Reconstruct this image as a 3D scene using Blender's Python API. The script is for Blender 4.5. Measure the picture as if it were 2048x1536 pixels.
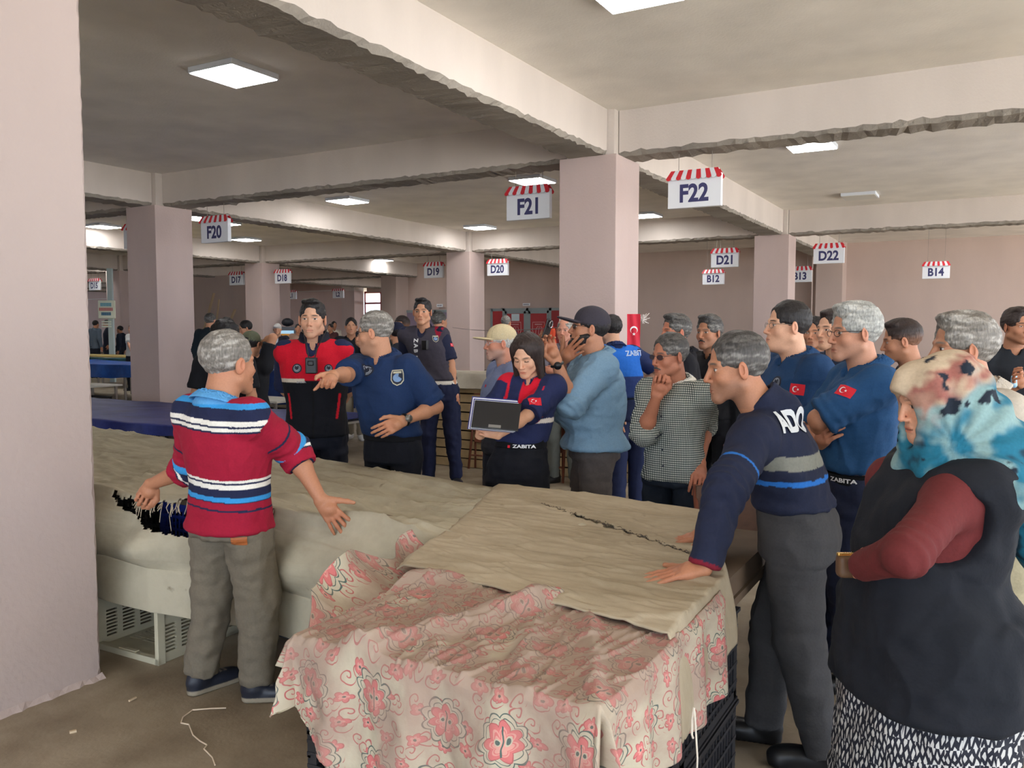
import bpy, bmesh, math, random
import numpy as np
from mathutils import Vector, Matrix
from mathutils.bvhtree import BVHTree
PI = math.pi
scene = bpy.context.scene
for o in list(bpy.data.objects): bpy.data.objects.remove(o)
COL = scene.collection

# ---------------------------------------------------------------- camera
FPX = 1680.0; CAMH = 1.55; YAW = math.radians(29.7); PITCH = math.radians(3.75)
cam = bpy.data.cameras.new('camera'); camo = bpy.data.objects.new('camera', cam); COL.objects.link(camo)
cam.sensor_fit = 'HORIZONTAL'; cam.sensor_width = 36.0; cam.lens = FPX/2048*36.0; cam.clip_start = 0.05; cam.clip_end = 300
camo.location = (0, 0, CAMH); camo.rotation_euler = (PI/2-PITCH, 0, YAW)
scene.camera = camo
# ---------------------------------------------------------------- view, world, daylight
scene.view_settings.view_transform = 'Standard'; scene.view_settings.look = 'None'
scene.view_settings.gamma = 1.0; scene.view_settings.use_curve_mapping = False
scene.view_settings.exposure = 0.30
world = bpy.data.worlds.new('sky'); scene.world = world; world.use_nodes = True
wn = world.node_tree; bg = wn.nodes['Background']
bg.inputs[0].default_value = (0.80, 0.93, 1.12, 1); bg.inputs[1].default_value = 4.3
sun = bpy.data.lights.new('sun', 'SUN'); sun.energy = 27.0; sun.angle = math.radians(1.5); sun.color = (1, .98, .94)
suno = bpy.data.objects.new('sun', sun); COL.objects.link(suno)
suno.rotation_euler = (math.radians(38), math.radians(8), math.radians(120)); suno.location = (30, -20, 40)

# ---------------------------------------------------------------- pixel helpers
Rcam = camo.rotation_euler.to_matrix()
FW = Vector((-math.sin(YAW), math.cos(YAW), 0)); RT = Vector((math.cos(YAW), math.sin(YAW), 0))
CAM = Vector((0, 0, CAMH))
def ray(px, py):
    v = Rcam @ Vector(((px-1024)/FPX, -(py-768)/FPX, -1.0))
    return v / v.dot(FW)
def at(px, py, d): return CAM + ray(px, py)*d
def atz(px, py, z): r = ray(px, py); return CAM + r*((z-CAMH)/r.z)
def aty(px, py, Y): r = ray(px, py); return CAM + r*(Y/r.y)
def atx(px, py, X): r = ray(px, py); return CAM + r*(X/r.x)

def srgb(r, g, b):
    f = lambda c: (c/255/12.92) if c/255 <= .04045 else ((c/255+.055)/1.055)**2.4
    return (f(r), f(g), f(b))
def c4(c): return (c[0], c[1], c[2], 1.0)

# ---------------------------------------------------------------- materials
MATS = {}
def nmat(name):
    m = bpy.data.materials.new(name); m.use_nodes = True
    nt = m.node_tree; b = nt.nodes['Principled BSDF']
    return m, nt, b
def plain(name, col, rough=.6, metal=0.0, noise=0.0, nscale=20.0, bump=0.0, emit=0, spec=.5):
    if name in MATS: return MATS[name]
    m, nt, b = nmat(name)
    b.inputs['Base Color'].default_value = c4(col); b.inputs['Roughness'].default_value = rough
    b.inputs['Metallic'].default_value = metal; b.inputs['Specular IOR Level'].default_value = spec
    if noise or bump:
        tc = nt.nodes.new('ShaderNodeTexCoord'); nz = nt.nodes.new('ShaderNodeTexNoise')
        nz.inputs['Scale'].default_value = nscale; nz.inputs['Detail'].default_value = 6
        nt.links.new(tc.outputs['Object'], nz.inputs['Vector'])
        if noise:
            mx = nt.nodes.new('ShaderNodeMixRGB'); mx.blend_type = 'MIX'
            mx.inputs[1].default_value = c4([x*(1-noise) for x in col]); mx.inputs[2].default_value = c4([min(1, x*(1+noise)) for x in col])
            cr = nt.nodes.new('ShaderNodeMapRange'); cr.inputs[1].default_value = .3; cr.inputs[2].default_value = .7
            nt.links.new(nz.outputs[0], cr.inputs[0]); nt.links.new(cr.outputs[0], mx.inputs[0]); nt.links.new(mx.outputs[0], b.inputs['Base Color'])
        if bump:
            bp = nt.nodes.new('ShaderNodeBump'); bp.inputs['Strength'].default_value = bump; bp.inputs['Distance'].default_value = .02
            nt.links.new(nz.outputs[0], bp.inputs['Height']); nt.links.new(bp.outputs[0], b.inputs['Normal'])
    if emit:
        b.inputs['Emission Color'].default_value = c4(col); b.inputs['Emission Strength'].default_value = emit
    MATS[name] = m; return m

def attr_mat(name, rough=.8, bump=.15, bscale=300., stretch=(1, 1, 1), sheen=0.0, mott=.06, sss=0.0, spec=.3):
    m, nt, b = nmat(name)
    a = nt.nodes.new('ShaderNodeAttribute'); a.attribute_name = 'Col'
    tc = nt.nodes.new('ShaderNodeTexCoord'); mp = nt.nodes.new('ShaderNodeMapping'); mp.inputs['Scale'].default_value = stretch
    nz = nt.nodes.new('ShaderNodeTexNoise'); nz.inputs['Scale'].default_value = bscale; nz.inputs['Detail'].default_value = 4
    nt.links.new(tc.outputs['Object'], mp.inputs[0]); nt.links.new(mp.outputs[0], nz.inputs['Vector'])
    hs = nt.nodes.new('ShaderNodeHueSaturation'); mr = nt.nodes.new('ShaderNodeMapRange')
    mr.inputs[1].default_value = .3; mr.inputs[2].default_value = .7; mr.inputs[3].default_value = 1-mott; mr.inputs[4].default_value = 1+mott
    nt.links.new(nz.outputs[0], mr.inputs[0]); nt.links.new(mr.outputs[0], hs.inputs['Value']); nt.links.new(a.outputs['Color'], hs.inputs['Color'])
    nt.links.new(hs.outputs[0], b.inputs['Base Color'])
    b.inputs['Roughness'].default_value = rough; b.inputs['Specular IOR Level'].default_value = spec
    if sheen: b.inputs['Sheen Weight'].default_value = sheen
    if sss:
        b.inputs['Subsurface Weight'].default_value = sss; b.inputs['Subsurface Radius'].default_value = (.02, .008, .004)
        b.inputs['Subsurface Scale'].default_value = .5
    bp = nt.nodes.new('ShaderNodeBump'); bp.inputs['Strength'].default_value = bump; bp.inputs['Distance'].default_value = .004
    nt.links.new(nz.outputs[0], bp.inputs['Height']); nt.links.new(bp.outputs[0], b.inputs['Normal'])
    return m
M_SKIN = attr_mat('skin', .55, .12, 160, mott=.05, spec=.4)
M_CLOTH = attr_mat('woven_cloth', .88, .25, 120, mott=.07, sheen=.0)
M_HAIR = attr_mat('hair', .55, .9, 160, stretch=(1, 1, .25), mott=.35, spec=.4)
M_PLASTIC = attr_mat('moulded_plastic', .45, .05, 40, mott=.08, spec=.5)

# ---------------------------------------------------------------- object helpers
def tag(o, label=None, cat=None, group=None, kind=None):
    if label: o['label'] = label
    if cat: o['category'] = cat
    if group: o['group'] = group
    if kind: o['kind'] = kind
    return o
def empty(name, loc, label=None, cat=None, group=None, rz=0.0):
    o = bpy.data.objects.new(name, None); COL.objects.link(o); o.location = loc; o.rotation_euler = (0, 0, rz)
    o.empty_display_size = .1
    return tag(o, label, cat, group)
def mesh_obj(name, V, F, mat, parent=None, smooth=True, col=None, attrs=None, mi=None):
    """V (n,3) array, F list of tuples or (m,4) array"""
    me = bpy.data.meshes.new(name)
    V = np.asarray(V, dtype=np.float32)
    if isinstance(F, np.ndarray):
        n = F.shape[0]; k = F.shape[1]
        me.vertices.add(len(V)); me.vertices.foreach_set('co', V.ravel())
        me.loops.add(n*k); me.loops.foreach_set('vertex_index', F.astype(np.int32).ravel())
        me.polygons.add(n); me.polygons.foreach_set('loop_start', np.arange(0, n*k, k, dtype=np.int32))
        me.update(calc_edges=True); me.validate()
    else:
        me.from_pydata([tuple(v) for v in V], [], [tuple(f) for f in F]); me.update()
    if smooth: me.polygons.foreach_set('use_smooth', [True]*len(me.polygons))
    if col is not None:
        ca = me.attributes.new('Col', 'FLOAT_COLOR', 'POINT')
        c = np.ones((len(V), 4), np.float32); c[:, :3] = col
        ca.data.foreach_set('color', c.ravel())
    if attrs:
        for k, a in attrs.items():
            a = np.asarray(a, np.float32)
            if a.ndim == 1: t = me.attributes.new(k, 'FLOAT', 'POINT'); t.data.foreach_set('value', a)
            else: t = me.attributes.new(k, 'FLOAT_VECTOR', 'POINT'); t.data.foreach_set('vector', a.ravel())
    for m in (mat if isinstance(mat, (list, tuple)) else [mat]): me.materials.append(m)
    if mi is not None: me.polygons.foreach_set('material_index', mi)
    o = bpy.data.objects.new(name, me); COL.objects.link(o)
    if parent is not None: o.parent = parent
    return o

class MB:
    """mesh builder collecting simple solids into one mesh"""
    def __init__(s): s.v = []; s.f = []; s.m = []
    def quadmesh(s, vs, fs, mi=0):
        n = len(s.v); s.v += [tuple(v) for v in vs]; s.f += [tuple(i+n for i in f) for f in fs]; s.m += [mi]*len(fs); return s
    def box(s, lo, hi, mi=0, R=None, o=(0, 0, 0), b=0.0):
        x0, y0, z0 = lo; x1, y1, z1 = hi
        vs = [Vector(p) for p in ((x0, y0, z0), (x1, y0, z0), (x1, y1, z0), (x0, y1, z0), (x0, y0, z1), (x1, y0, z1), (x1, y1, z1), (x0, y1, z1))]
        if R is not None: vs = [R @ v + Vector(o) for v in vs]
        elif any(o): vs = [v+Vector(o) for v in vs]
        return s.quadmesh(vs, [(0, 3, 2, 1), (4, 5, 6, 7), (0, 1, 5, 4), (1, 2, 6, 5), (2, 3, 7, 6), (3, 0, 4, 7)], mi)
    def bar(s, a, b, w, h=None, mi=0, up=(0, 0, 1)):
        a = Vector(a); b = Vector(b); h = h or w; d = (b-a).normalized(); u = Vector(up)
        if abs(d.dot(u)) > .95: u = Vector((1, 0, 0))
        sx = d.cross(u).normalized(); u = sx.cross(d).normalized()
        vs = [p + sx*i*w/2 + u*j*h/2 for p in (a, b) for i, j in ((-1, -1), (1, -1), (1, 1), (-1, 1))]
        return s.quadmesh(vs, [(0, 1, 2, 3), (7, 6, 5, 4), (0, 4, 5, 1), (1, 5, 6, 2), (2, 6, 7, 3), (3, 7, 4, 0)], mi)
    def tube(s, pts, r, n=8, mi=0, closed=False, cap=True):
        pts = [Vector(p) for p in pts]; rr = r if isinstance(r, (list, tuple)) else [r]*len(pts)
        vs = []; N = len(pts); prev = None
        for i, p in enumerate(pts):
            if closed: d = (pts[(i+1) % N]-pts[i-1])
            else: d = pts[min(i+1, N-1)]-pts[max(i-1, 0)]
            d = d.normalized() if d.length > 1e-9 else Vector((0, 0, 1))
            if prev is None: a = d.orthogonal().normalized()
            else:
                a = prev - d*prev.dot(d); a = a.normalized() if a.length > 1e-6 else d.orthogonal().normalized()
            prev = a; bb = d.cross(a)
            vs += [p + (a*math.cos(2*PI*k/n)+bb*math.sin(2*PI*k/n))*rr[i] for k in range(n)]
        fs = []
        for i in range(N if closed else N-1):
            j = (i+1) % N
            fs += [(i*n+k, i*n+(k+1) % n, j*n+(k+1) % n, j*n+k) for k in range(n)]
        if not closed and cap: fs += [tuple(range(n))[::-1], tuple(range((N-1)*n, N*n))]
        return s.quadmesh(vs, fs, mi)
    def build(s, name, mat, parent=None, smooth=False, bevel=0.0):
        o = mesh_obj(name, s.v, s.f, mat, parent, smooth, mi=s.m)
        if bevel:
            bv = o.modifiers.new('bevel', 'BEVEL'); bv.width = bevel; bv.segments = 2; bv.limit_method = 'ANGLE'
        return o

_tc = {}
def text_geo(s, bold=0.0):
    if (s, bold) in _tc: return _tc[(s, bold)]
    cu = bpy.data.curves.new('t', 'FONT'); cu.body = s; cu.align_x = 'CENTER'; cu.align_y = 'CENTER'; cu.offset = bold; cu.resolution_u = 4
    ob = bpy.data.objects.new('t', cu); me = bpy.data.meshes.new_from_object(ob)
    V = np.array([v.co[:] for v in me.vertices]); F = [tuple(p.vertices) for p in me.polygons]
    bpy.data.objects.remove(ob); bpy.data.curves.remove(cu); bpy.data.meshes.remove(me)
    V = V[:, :2]; V -= (V.min(0)+V.max(0))/2; h = V[:, 1].max()-V[:, 1].min(); V /= h
    _tc[(s, bold)] = (V, F); return V, F

# ---------------------------------------------------------------- signed-distance modelling
def smin(a, b, k):
    if k <= 0: return np.minimum(a, b)
    h = np.clip(.5+.5*(b-a)/k, 0, 1); return b*(1-h)+a*h-k*h*(1-h)
class RC:      # tapered capsule; flat ends optional
    def __init__(s, a, b, ra, rb, flat=False, sc=None):
        s.a = np.array(a, np.float32); s.b = np.array(b, np.float32); s.ra = ra; s.rb = rb; s.flat = flat
    def bbox(s):
        r = max(s.ra, s.rb); return np.minimum(s.a, s.b)-r, np.maximum(s.a, s.b)+r
    def d(s, P):
        ab = s.b-s.a; L2 = max(float(ab@ab), 1e-12); t = ((P-s.a)@ab)/L2; tc = np.clip(t, 0, 1)
        q = P-(s.a+tc[..., None]*ab)
        dd = np.sqrt((q*q).sum(-1))-(s.ra+(s.rb-s.ra)*tc)
        if s.flat:
            L = math.sqrt(L2)
            if s.flat in (1, 3): dd = np.maximum(dd, (t-1)*L)
            if s.flat in (2, 3): dd = np.maximum(dd, -t*L)
        return dd
class EL:
    def __init__(s, c, r, R=None): s.c = np.array(c, np.float32); s.r = np.array(r, np.float32); s.R = R
    def bbox(s):
        m = max(s.r) if s.R is not None else s.r
        return s.c-m, s.c+m
    def d(s, P):
        q = P-s.c
        if s.R is not None: q = q@s.R
        k0 = np.sqrt(((q/s.r)**2).sum(-1)); k1 = np.sqrt(((q/(s.r**2))**2).sum(-1))+1e-9
        return k0*(k0-1)/k1
class BX:
    def __init__(s, c, h, r=0.0, R=None): s.c = np.array(c, np.float32); s.h = np.array(h, np.float32)-r; s.rr = r; s.R = R
    def bbox(s):
        m = np.linalg.norm(s.h)+s.rr if s.R is not None else s.h+s.rr
        return s.c-m, s.c+m
    def d(s, P):
        q = P-s.c
        if s.R is not None: q = q@s.R
        q = np.abs(q)-s.h
        return np.sqrt((np.maximum(q, 0)**2).sum(-1))+np.minimum(q.max(-1), 0)-s.rr
class LOFT:    # stations (z, cx, cy, a, b), superellipse cross-sections
    def __init__(s, st, n=2.3, rnd=.0):
        st = np.array(sorted(st), np.float32); z = st[:, 0]
        zz = np.linspace(z[0], z[-1], 60); s.z = zz; s.st = np.stack([zz]+[np.interp(zz, z, st[:, i]) for i in range(1, 5)], 1)
        ker = np.ones(7)/7
        for i in range(1, 5):
            v = s.st[:, i]; p = np.concatenate([[v[0]]*3, v, [v[-1]]*3]); s.st[:, i] = np.convolve(p, ker, 'valid')
        s.n = n; s.rnd = rnd
    def bbox(s):
        t = s.st
        return np.array([(t[:, 1]-t[:, 3]).min(), (t[:, 2]-t[:, 4]).min(), s.z[0]]), np.array([(t[:, 1]+t[:, 3]).max(), (t[:, 2]+t[:, 4]).max(), s.z[-1]])
    def d(s, P):
        z = P[..., 2]; g = [np.interp(z, s.z, s.st[:, i]) for i in range(1, 5)]
        x = np.abs(P[..., 0]-g[0])/g[2]; y = np.abs(P[..., 1]-g[1])/g[3]
        q = ((x**s.n+y**s.n)**(1/s.n)-1)*np.minimum(g[2], g[3])
        zt = z-s.z[-1]; zb = s.z[0]-z; w = np.maximum(zt, zb)
        if s.rnd:
            a = np.maximum(q+s.rnd, 0); b = np.maximum(w+s.rnd, 0)
            return np.sqrt(a*a+b*b)+np.minimum(np.maximum(q+s.rnd, w+s.rnd), 0)-s.rnd
        return np.maximum(q, w)
class Field:
    def __init__(s, h): s.h = h; s.ops = []
    def add(s, p, k=.02): s.ops.append((p, k, 0)); return s
    def sub(s, p, k=.005): s.ops.append((p, k, 1)); return s
    def cutp(s, n, d0): s.ops.append(((np.array(n, np.float32), d0), 0, 2)); return s      # keep n.p < d0
    def mesh(s):
        h = s.h; los = []; his = []
        for p, k, m in s.ops:
            if m == 0: a, b = p.bbox(); los.append(a); his.append(b)
        lo = np.min(los, 0)-3*h; hi = np.max(his, 0)+3*h
        n = np.ceil((hi-lo)/h).astype(int)+1
        F = np.full(n, 1.0, np.float32); ax = [lo[i]+h*np.arange(n[i]) for i in range(3)]
        for p, k, m in s.ops:
            if m == 2:
                D = (ax[0][:, None, None]*p[0][0]+ax[1][None, :, None]*p[0][1]+ax[2][None, None, :]*p[0][2])-p[1]
                F = np.maximum(F, D.astype(np.float32)); continue
            a, b = p.bbox(); mg = k+3*h
            i0 = np.clip(np.floor((a-mg-lo)/h).astype(int), 0, n-1); i1 = np.clip(np.ceil((b+mg-lo)/h).astype(int)+1, 1, n)
            if (i1 <= i0).any(): continue
            sl = tuple(slice(i0[i], i1[i]) for i in range(3))
            G = np.stack(np.meshgrid(*[ax[i][sl[i]] for i in range(3)], indexing='ij'), -1).astype(np.float32)
            D = p.d(G).astype(np.float32)
            if m == 0: F[sl] = smin(F[sl], D, k)
            else: F[sl] = -smin(-F[sl], D, k)
        return surfnet(F, lo, h)
def surfnet(F, lo, h):
    S = F < 0
    nx, ny, nz = F.shape
    c = [S[i:nx-1+i, j:ny-1+j, k:nz-1+k] for i in (0, 1) for j in (0, 1) for k in (0, 1)]
    anyc = np.logical_or.reduce(c); allc = np.logical_and.reduce(c); act = anyc & ~allc
    idx = np.argwhere(act)
    if len(idx) == 0: return np.zeros((0, 3)), np.zeros((0, 4), int)
    ID = np.full(act.shape, -1, np.int64); ID[act] = np.arange(len(idx))
    corner = np.array([(i, j, k) for i in (0, 1) for j in (0, 1) for k in (0, 1)])
    vals = np.stack([F[idx[:, 0]+q[0], idx[:, 1]+q[1], idx[:, 2]+q[2]] for q in corner], 1)
    acc = np.zeros((len(idx), 3)); cnt = np.zeros(len(idx))
    for a in range(8):
        for b in range(a+1, 8):
            if np.abs(corner[a]-corner[b]).sum() != 1: continue
            va = vals[:, a]; vb = vals[:, b]; m = (va < 0) != (vb < 0)
            t = np.where(m, va/(va-vb+1e-20), 0)
            p = corner[a]+(corner[b]-corner[a])*t[:, None]
            acc += p*m[:, None]; cnt += m
    V = lo+h*(idx+acc/cnt[:, None])
    quads = []
    for axi in range(3):
        o1, o2 = [(1, 2), (2, 0), (0, 1)][axi]
        sa = [slice(1, None)]*3; sb = [slice(1, None)]*3
        sa[axi] = slice(0, -1); sb[axi] = slice(1, None)
        A = S[tuple(sa)]; B = S[tuple(sb)]
        e = np.argwhere(A != B)
        if len(e) == 0: continue
        base = e.copy(); base[:, o1] += 1; base[:, o2] += 1
        inside = A[e[:, 0], e[:, 1], e[:, 2]]
        e1 = np.zeros(3, int); e1[o1] = 1; e2 = np.zeros(3, int); e2[o2] = 1
        q0 = base-e1-e2; q1 = base-e2; q2 = base; q3 = base-e1
        ok = (base[:, o1] < ID.shape[o1]) & (base[:, o2] < ID.shape[o2])
        q0, q1, q2, q3, inside = q0[ok], q1[ok], q2[ok], q3[ok], inside[ok]
        g = lambda q: ID[q[:, 0], q[:, 1], q[:, 2]]
        Q = np.stack([g(q0), g(q1), g(q2), g(q3)], 1)
        Q[~inside] = Q[~inside][:, ::-1]; quads.append(Q)
    Q = np.concatenate(quads); Q = Q[(Q >= 0).all(1)]
    return V, Q
def vnormals(V, Q):
    a = V[Q[:, 0]]; b = V[Q[:, 1]]; c = V[Q[:, 2]]; d = V[Q[:, 3]]
    n = np.cross(c-a, d-b); N = np.zeros_like(V)
    for i in range(4): np.add.at(N, Q[:, i], n)
    return N/(np.linalg.norm(N, axis=1, keepdims=True)+1e-12)
def snoise(P, scale, seed, octs=3, rough=.55):
    rs = np.random.RandomState(seed); out = np.zeros(len(P)); amp = 1.0; f = scale; tot = 0
    for o in range(octs):
        for j in range(4):
            k = rs.randn(3); k /= np.linalg.norm(k); k2 = rs.randn(3); k2 /= np.linalg.norm(k2)
            w = 1.3*np.sin(P@k2*f*.7+rs.rand()*6.3)
            out += amp*np.sin(P@k*f+w+rs.rand()*6.3)/4
        tot += amp; amp *= rough; f *= 2.05
    return out/tot*1.6
def sstep(a, b, x):
    t = np.clip((x-a)/(b-a), 0, 1); return t*t*(3-2*t)
def lerpc(c0, c1, t): return np.asarray(c0)*(1-t[:, None])+np.asarray(c1)*t[:, None]
def merge(parts):
    Vs = []; Fs = []; Cs = []; n = 0
    for V, F, C in parts:
        if len(V) == 0: continue
        Vs.append(V); Fs.append(F+n); Cs.append(C); n += len(V)
    return np.concatenate(Vs), np.concatenate(Fs), np.concatenate(Cs)
# ================================================================ the hall
ZB, ZS = 3.62, 4.16      # beam underside, slab underside
def wall_mat(name, c_low, c_high=None, zsplit=None, streak=.07, bump=.25):
    m, nt, b = nmat(name); L = nt.links
    ge = nt.nodes.new('ShaderNodeNewGeometry'); mp = nt.nodes.new('ShaderNodeMapping'); mp.inputs['Scale'].default_value = (1, 1, .35)
    L.new(ge.outputs['Position'], mp.inputs[0])
    nz = nt.nodes.new('ShaderNodeTexNoise'); nz.inputs['Scale'].default_value = 1.4; nz.inputs['Detail'].default_value = 8; L.new(mp.outputs[0], nz.inputs['Vector'])
    n2 = nt.nodes.new('ShaderNodeTexNoise'); n2.inputs['Scale'].default_value = 38; n2.inputs['Detail'].default_value = 5; L.new(ge.outputs['Position'], n2.inputs['Vector'])
    mr = nt.nodes.new('ShaderNodeMapRange'); mr.inputs[1].default_value = .3; mr.inputs[2].default_value = .7; mr.inputs[3].default_value = 1-streak; mr.inputs[4].default_value = 1+streak
    L.new(nz.outputs[0], mr.inputs[0])
    hs = nt.nodes.new('ShaderNodeHueSaturation'); L.new(mr.outputs[0], hs.inputs['Value'])
    if zsplit is None: hs.inputs['Color'].default_value = c4(c_low)
    else:
        sx = nt.nodes.new('ShaderNodeSeparateXYZ'); L.new(ge.outputs['Position'], sx.inputs[0])
        g = nt.nodes.new('ShaderNodeMath'); g.operation = 'GREATER_THAN'; g.inputs[1].default_value = zsplit; L.new(sx.outputs[2], g.inputs[0])
        mx = nt.nodes.new('ShaderNodeMixRGB'); mx.inputs[1].default_value = c4(c_low); mx.inputs[2].default_value = c4(c_high)
        L.new(g.outputs[0], mx.inputs[0]); L.new(mx.outputs[0], hs.inputs['Color'])
    L.new(hs.outputs[0], b.inputs['Base Color']); b.inputs['Roughness'].default_value = .85; b.inputs['Specular IOR Level'].default_value = .25
    bp = nt.nodes.new('ShaderNodeBump'); bp.inputs['Strength'].default_value = bump; bp.inputs['Distance'].default_value = .01
    L.new(n2.outputs[0], bp.inputs['Height']); L.new(bp.outputs[0], b.inputs['Normal'])
    return m
PINK = srgb(200, 179, 172); CREAM = srgb(208, 197, 188); MAUVE = srgb(198, 177, 166)
m_col = wall_mat('column_paint', PINK, CREAM, ZB); m_beam = wall_mat('beam_paint', CREAM); m_wall = wall_mat('mauve_wall_paint', MAUVE, streak=.05)
m_nearcol = wall_mat('pale_column_paint', srgb(179, 163, 156), streak=.04)
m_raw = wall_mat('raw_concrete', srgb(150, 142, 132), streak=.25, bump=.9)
m_slab = wall_mat('slab_paint', srgb(238, 232, 222), streak=.08, bump=.3)
m_lwall = wall_mat('pink_wall_paint', srgb(200, 174, 165), streak=.05)

def floor_material():
    m, nt, b = nmat('worn_concrete_floor'); L = nt.links
    ge = nt.nodes.new('ShaderNodeNewGeometry')
    def noise(s, d, w=None):
        n = nt.nodes.new('ShaderNodeTexNoise'); n.inputs['Scale'].default_value = s; n.inputs['Detail'].default_value = d; L.new(ge.outputs['Position'], n.inputs['Vector']); return n
    a = noise(.5, 6); bq = noise(4, 8); c = noise(60, 4)
    r = nt.nodes.new('ShaderNodeValToRGB'); e = r.color_ramp.elements
    e[0].position = .3; e[0].color = c4(srgb(116, 98, 74)); e[1].position = .68; e[1].color = c4(srgb(172, 160, 140))
    L.new(a.outputs[0], r.inputs[0])
    r2 = nt.nodes.new('ShaderNodeValToRGB'); e = r2.color_ramp.elements
    e[0].position = .28; e[0].color = (.55, .5, .45, 1); e[1].position = .6; e[1].color = (1, 1, 1, 1); L.new(bq.outputs[0], r2.inputs[0])
    mx = nt.nodes.new('ShaderNodeMixRGB'); mx.blend_type = 'MULTIPLY'; mx.inputs[0].default_value = .8
    L.new(r.outputs[0], mx.inputs[1]); L.new(r2.outputs[0], mx.inputs[2]); L.new(mx.outputs[0], b.inputs['Base Color'])
    b.inputs['Roughness'].default_value = .6
    bp = nt.nodes.new('ShaderNodeBump'); bp.inputs['Strength'].default_value = .3; bp.inputs['Distance'].default_value = .005
    L.new(c.outputs[0], bp.inputs['Height']); L.new(bp.outputs[0], b.inputs['Normal'])
    return m
m_floor = floor_material()
def sbox(name, lo, hi, mat, bevel=0.0):
    o = MB().box(lo, hi).build(name, mat, None, False, bevel); o['kind'] = 'structure'; return o
XR, YB = 8.5, -9.0
sbox('floor', (-75, YB, -.2), (XR+1, 60, 0), m_floor)
sbox('ground', (XR+1, -60, -.25), (90, 90, -.05), plain('outside_concrete', srgb(196, 192, 184), .9))
sbox('ground', (-75, -60, -.25), (XR+1, YB, -.05), plain('outside_concrete', srgb(196, 192, 184), .9))
sbox('ceiling', (-75, YB, ZS), (XR+1, 50, ZS+.25), m_slab)

XL = [-3.92, -12.2, -19.9, -26.9, -35.0, -43.0]; YR = [9.36, 19.1]
def rough_beam(name, axis, p, q, w, seedv):
    """beam along x or y: painted sides, rough raw underside, slightly wavy lower arris"""
    rs = np.random.RandomState(seedv); n = max(4, int((q-p)/.07)); V = []; F = []; mi = []
    for i in range(n+1):
        t = p+(q-p)*i/n; j = rs.randn(4)*.012
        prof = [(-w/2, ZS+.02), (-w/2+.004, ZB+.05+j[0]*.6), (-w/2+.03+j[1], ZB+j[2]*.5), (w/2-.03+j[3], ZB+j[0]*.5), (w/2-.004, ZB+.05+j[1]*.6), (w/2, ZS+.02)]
        for a, z in prof: V.append((t, a, z) if axis == 'x' else (a, t, z))
    for i in range(n):
        for k in range(5):
            f = (i*6+k, i*6+k+1, (i+1)*6+k+1, (i+1)*6+k)
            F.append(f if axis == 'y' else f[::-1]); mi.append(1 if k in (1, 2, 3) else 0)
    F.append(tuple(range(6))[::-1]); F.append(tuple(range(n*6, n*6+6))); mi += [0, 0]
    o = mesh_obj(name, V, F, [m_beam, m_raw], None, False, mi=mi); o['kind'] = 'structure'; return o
bw = .5
for i, x in enumerate(XL):
    cx = x-.375-.02
    for a, b in ((YB, 9.42), (10.05, 19.15), (19.8, 27.5 if x > -21 else 36)):
        o = rough_beam('ceiling_beam', 'y', a, b, bw, i*7+int(a+20)); o.location.x = cx
for j, y in enumerate(YR+[26.7]):
    xs = [XR]+[x for x in XL]+[-60]
    for i in range(len(xs)-1):
        hi = xs[i] if i == 0 else xs[i]-.70; lo = xs[i+1]-.05
        if j == 2 and i < 3: continue
        o = rough_beam('ceiling_beam', 'x', lo, hi, .45, 50+j*9+i); o.location.y = y+.42
def column(x, y, w=.75, mat=None):
    n = 60; rs = np.random.RandomState(int(abs(x*10+y)))
    o = sbox('concrete_column', (x-w, y, 0), (x, y+w, ZB), mat or m_col, .008)
    o2 = sbox('concrete_column', (x-w+.07, y+.07, ZB), (x-.06, y+w-.07, ZS), m_beam)
    return o
for x in XL:
    for y in YR:
        column(x, y)
    if x > -25: xq = -20.5 if x < -19 else x; sbox('concrete_column', (xq-.75, 26.7, 0), (xq, 27.6, ZS), m_wall)
    else: column(x, 26.7)
# the big column at the left edge, with chipped far arris
def near_column():
    x1, y0, y1 = -3.40, 1.05, 2.27; x0 = -4.5
    rs = np.random.RandomState(5); n = 170; V = []; F = []
    for i in range(n+1):
        z = ZS*i/n; j = abs(rs.randn())*.004; k = abs(rs.randn())*.003
        V += [(x0, y0, z), (x1, y0, z), (x1, y1-.012-j, z), (x1-.012-k, y1, z), (x0, y1, z)]
    for i in range(n):
        for k in range(5): F.append((i*5+k, i*5+(k+1) % 5, (i+1)*5+(k+1) % 5, (i+1)*5+k))
    o = mesh_obj('concrete_column', V, F, m_nearcol, None, False); o['kind'] = 'structure'
    V = []; F = []
    for i in range(40):     # plaster crumbs along the foot
        a = i/39; V += [(x1-.01, y0+(y1-y0)*a, 0.0), (x1+.012+.02*rs.rand(), y0+(y1-y0)*a, 0.0), (x1, y0+(y1-y0)*a, .012+.012*rs.rand())]
    for i in range(39): F += [(i*3+1, i*3+4, i*3+5, i*3+2)]
    o = mesh_obj('baseboard_left', V, F, m_nearcol, None, False); o['kind'] = 'structure'
near_column()

# back walls
sbox('wall_back', (-21.5, 27.5, 0), (XR+8, 27.8, ZS), m_wall)
sbox('wall_partition', (-21.5, 27.8, 0), (-21.2, 36, ZS), m_wall)
sbox('wall_far_left', (-75, 36, 0), (-30.9, 36.3, ZS), m_lwall)
sbox('concrete_column', (-31.0, 35.5, 0), (-30.1, 36.3, ZS), m_col)
sbox('added_rear_wall', (-62, YB-.3, 0), (-4.6, YB, ZS), m_wall)  # unseen wall, added to keep light from behind off the left bays
sbox('trim_1', (-29.8, 36.2, 3.55), (-21.2, 36.35, ZS), m_wall)
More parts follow.
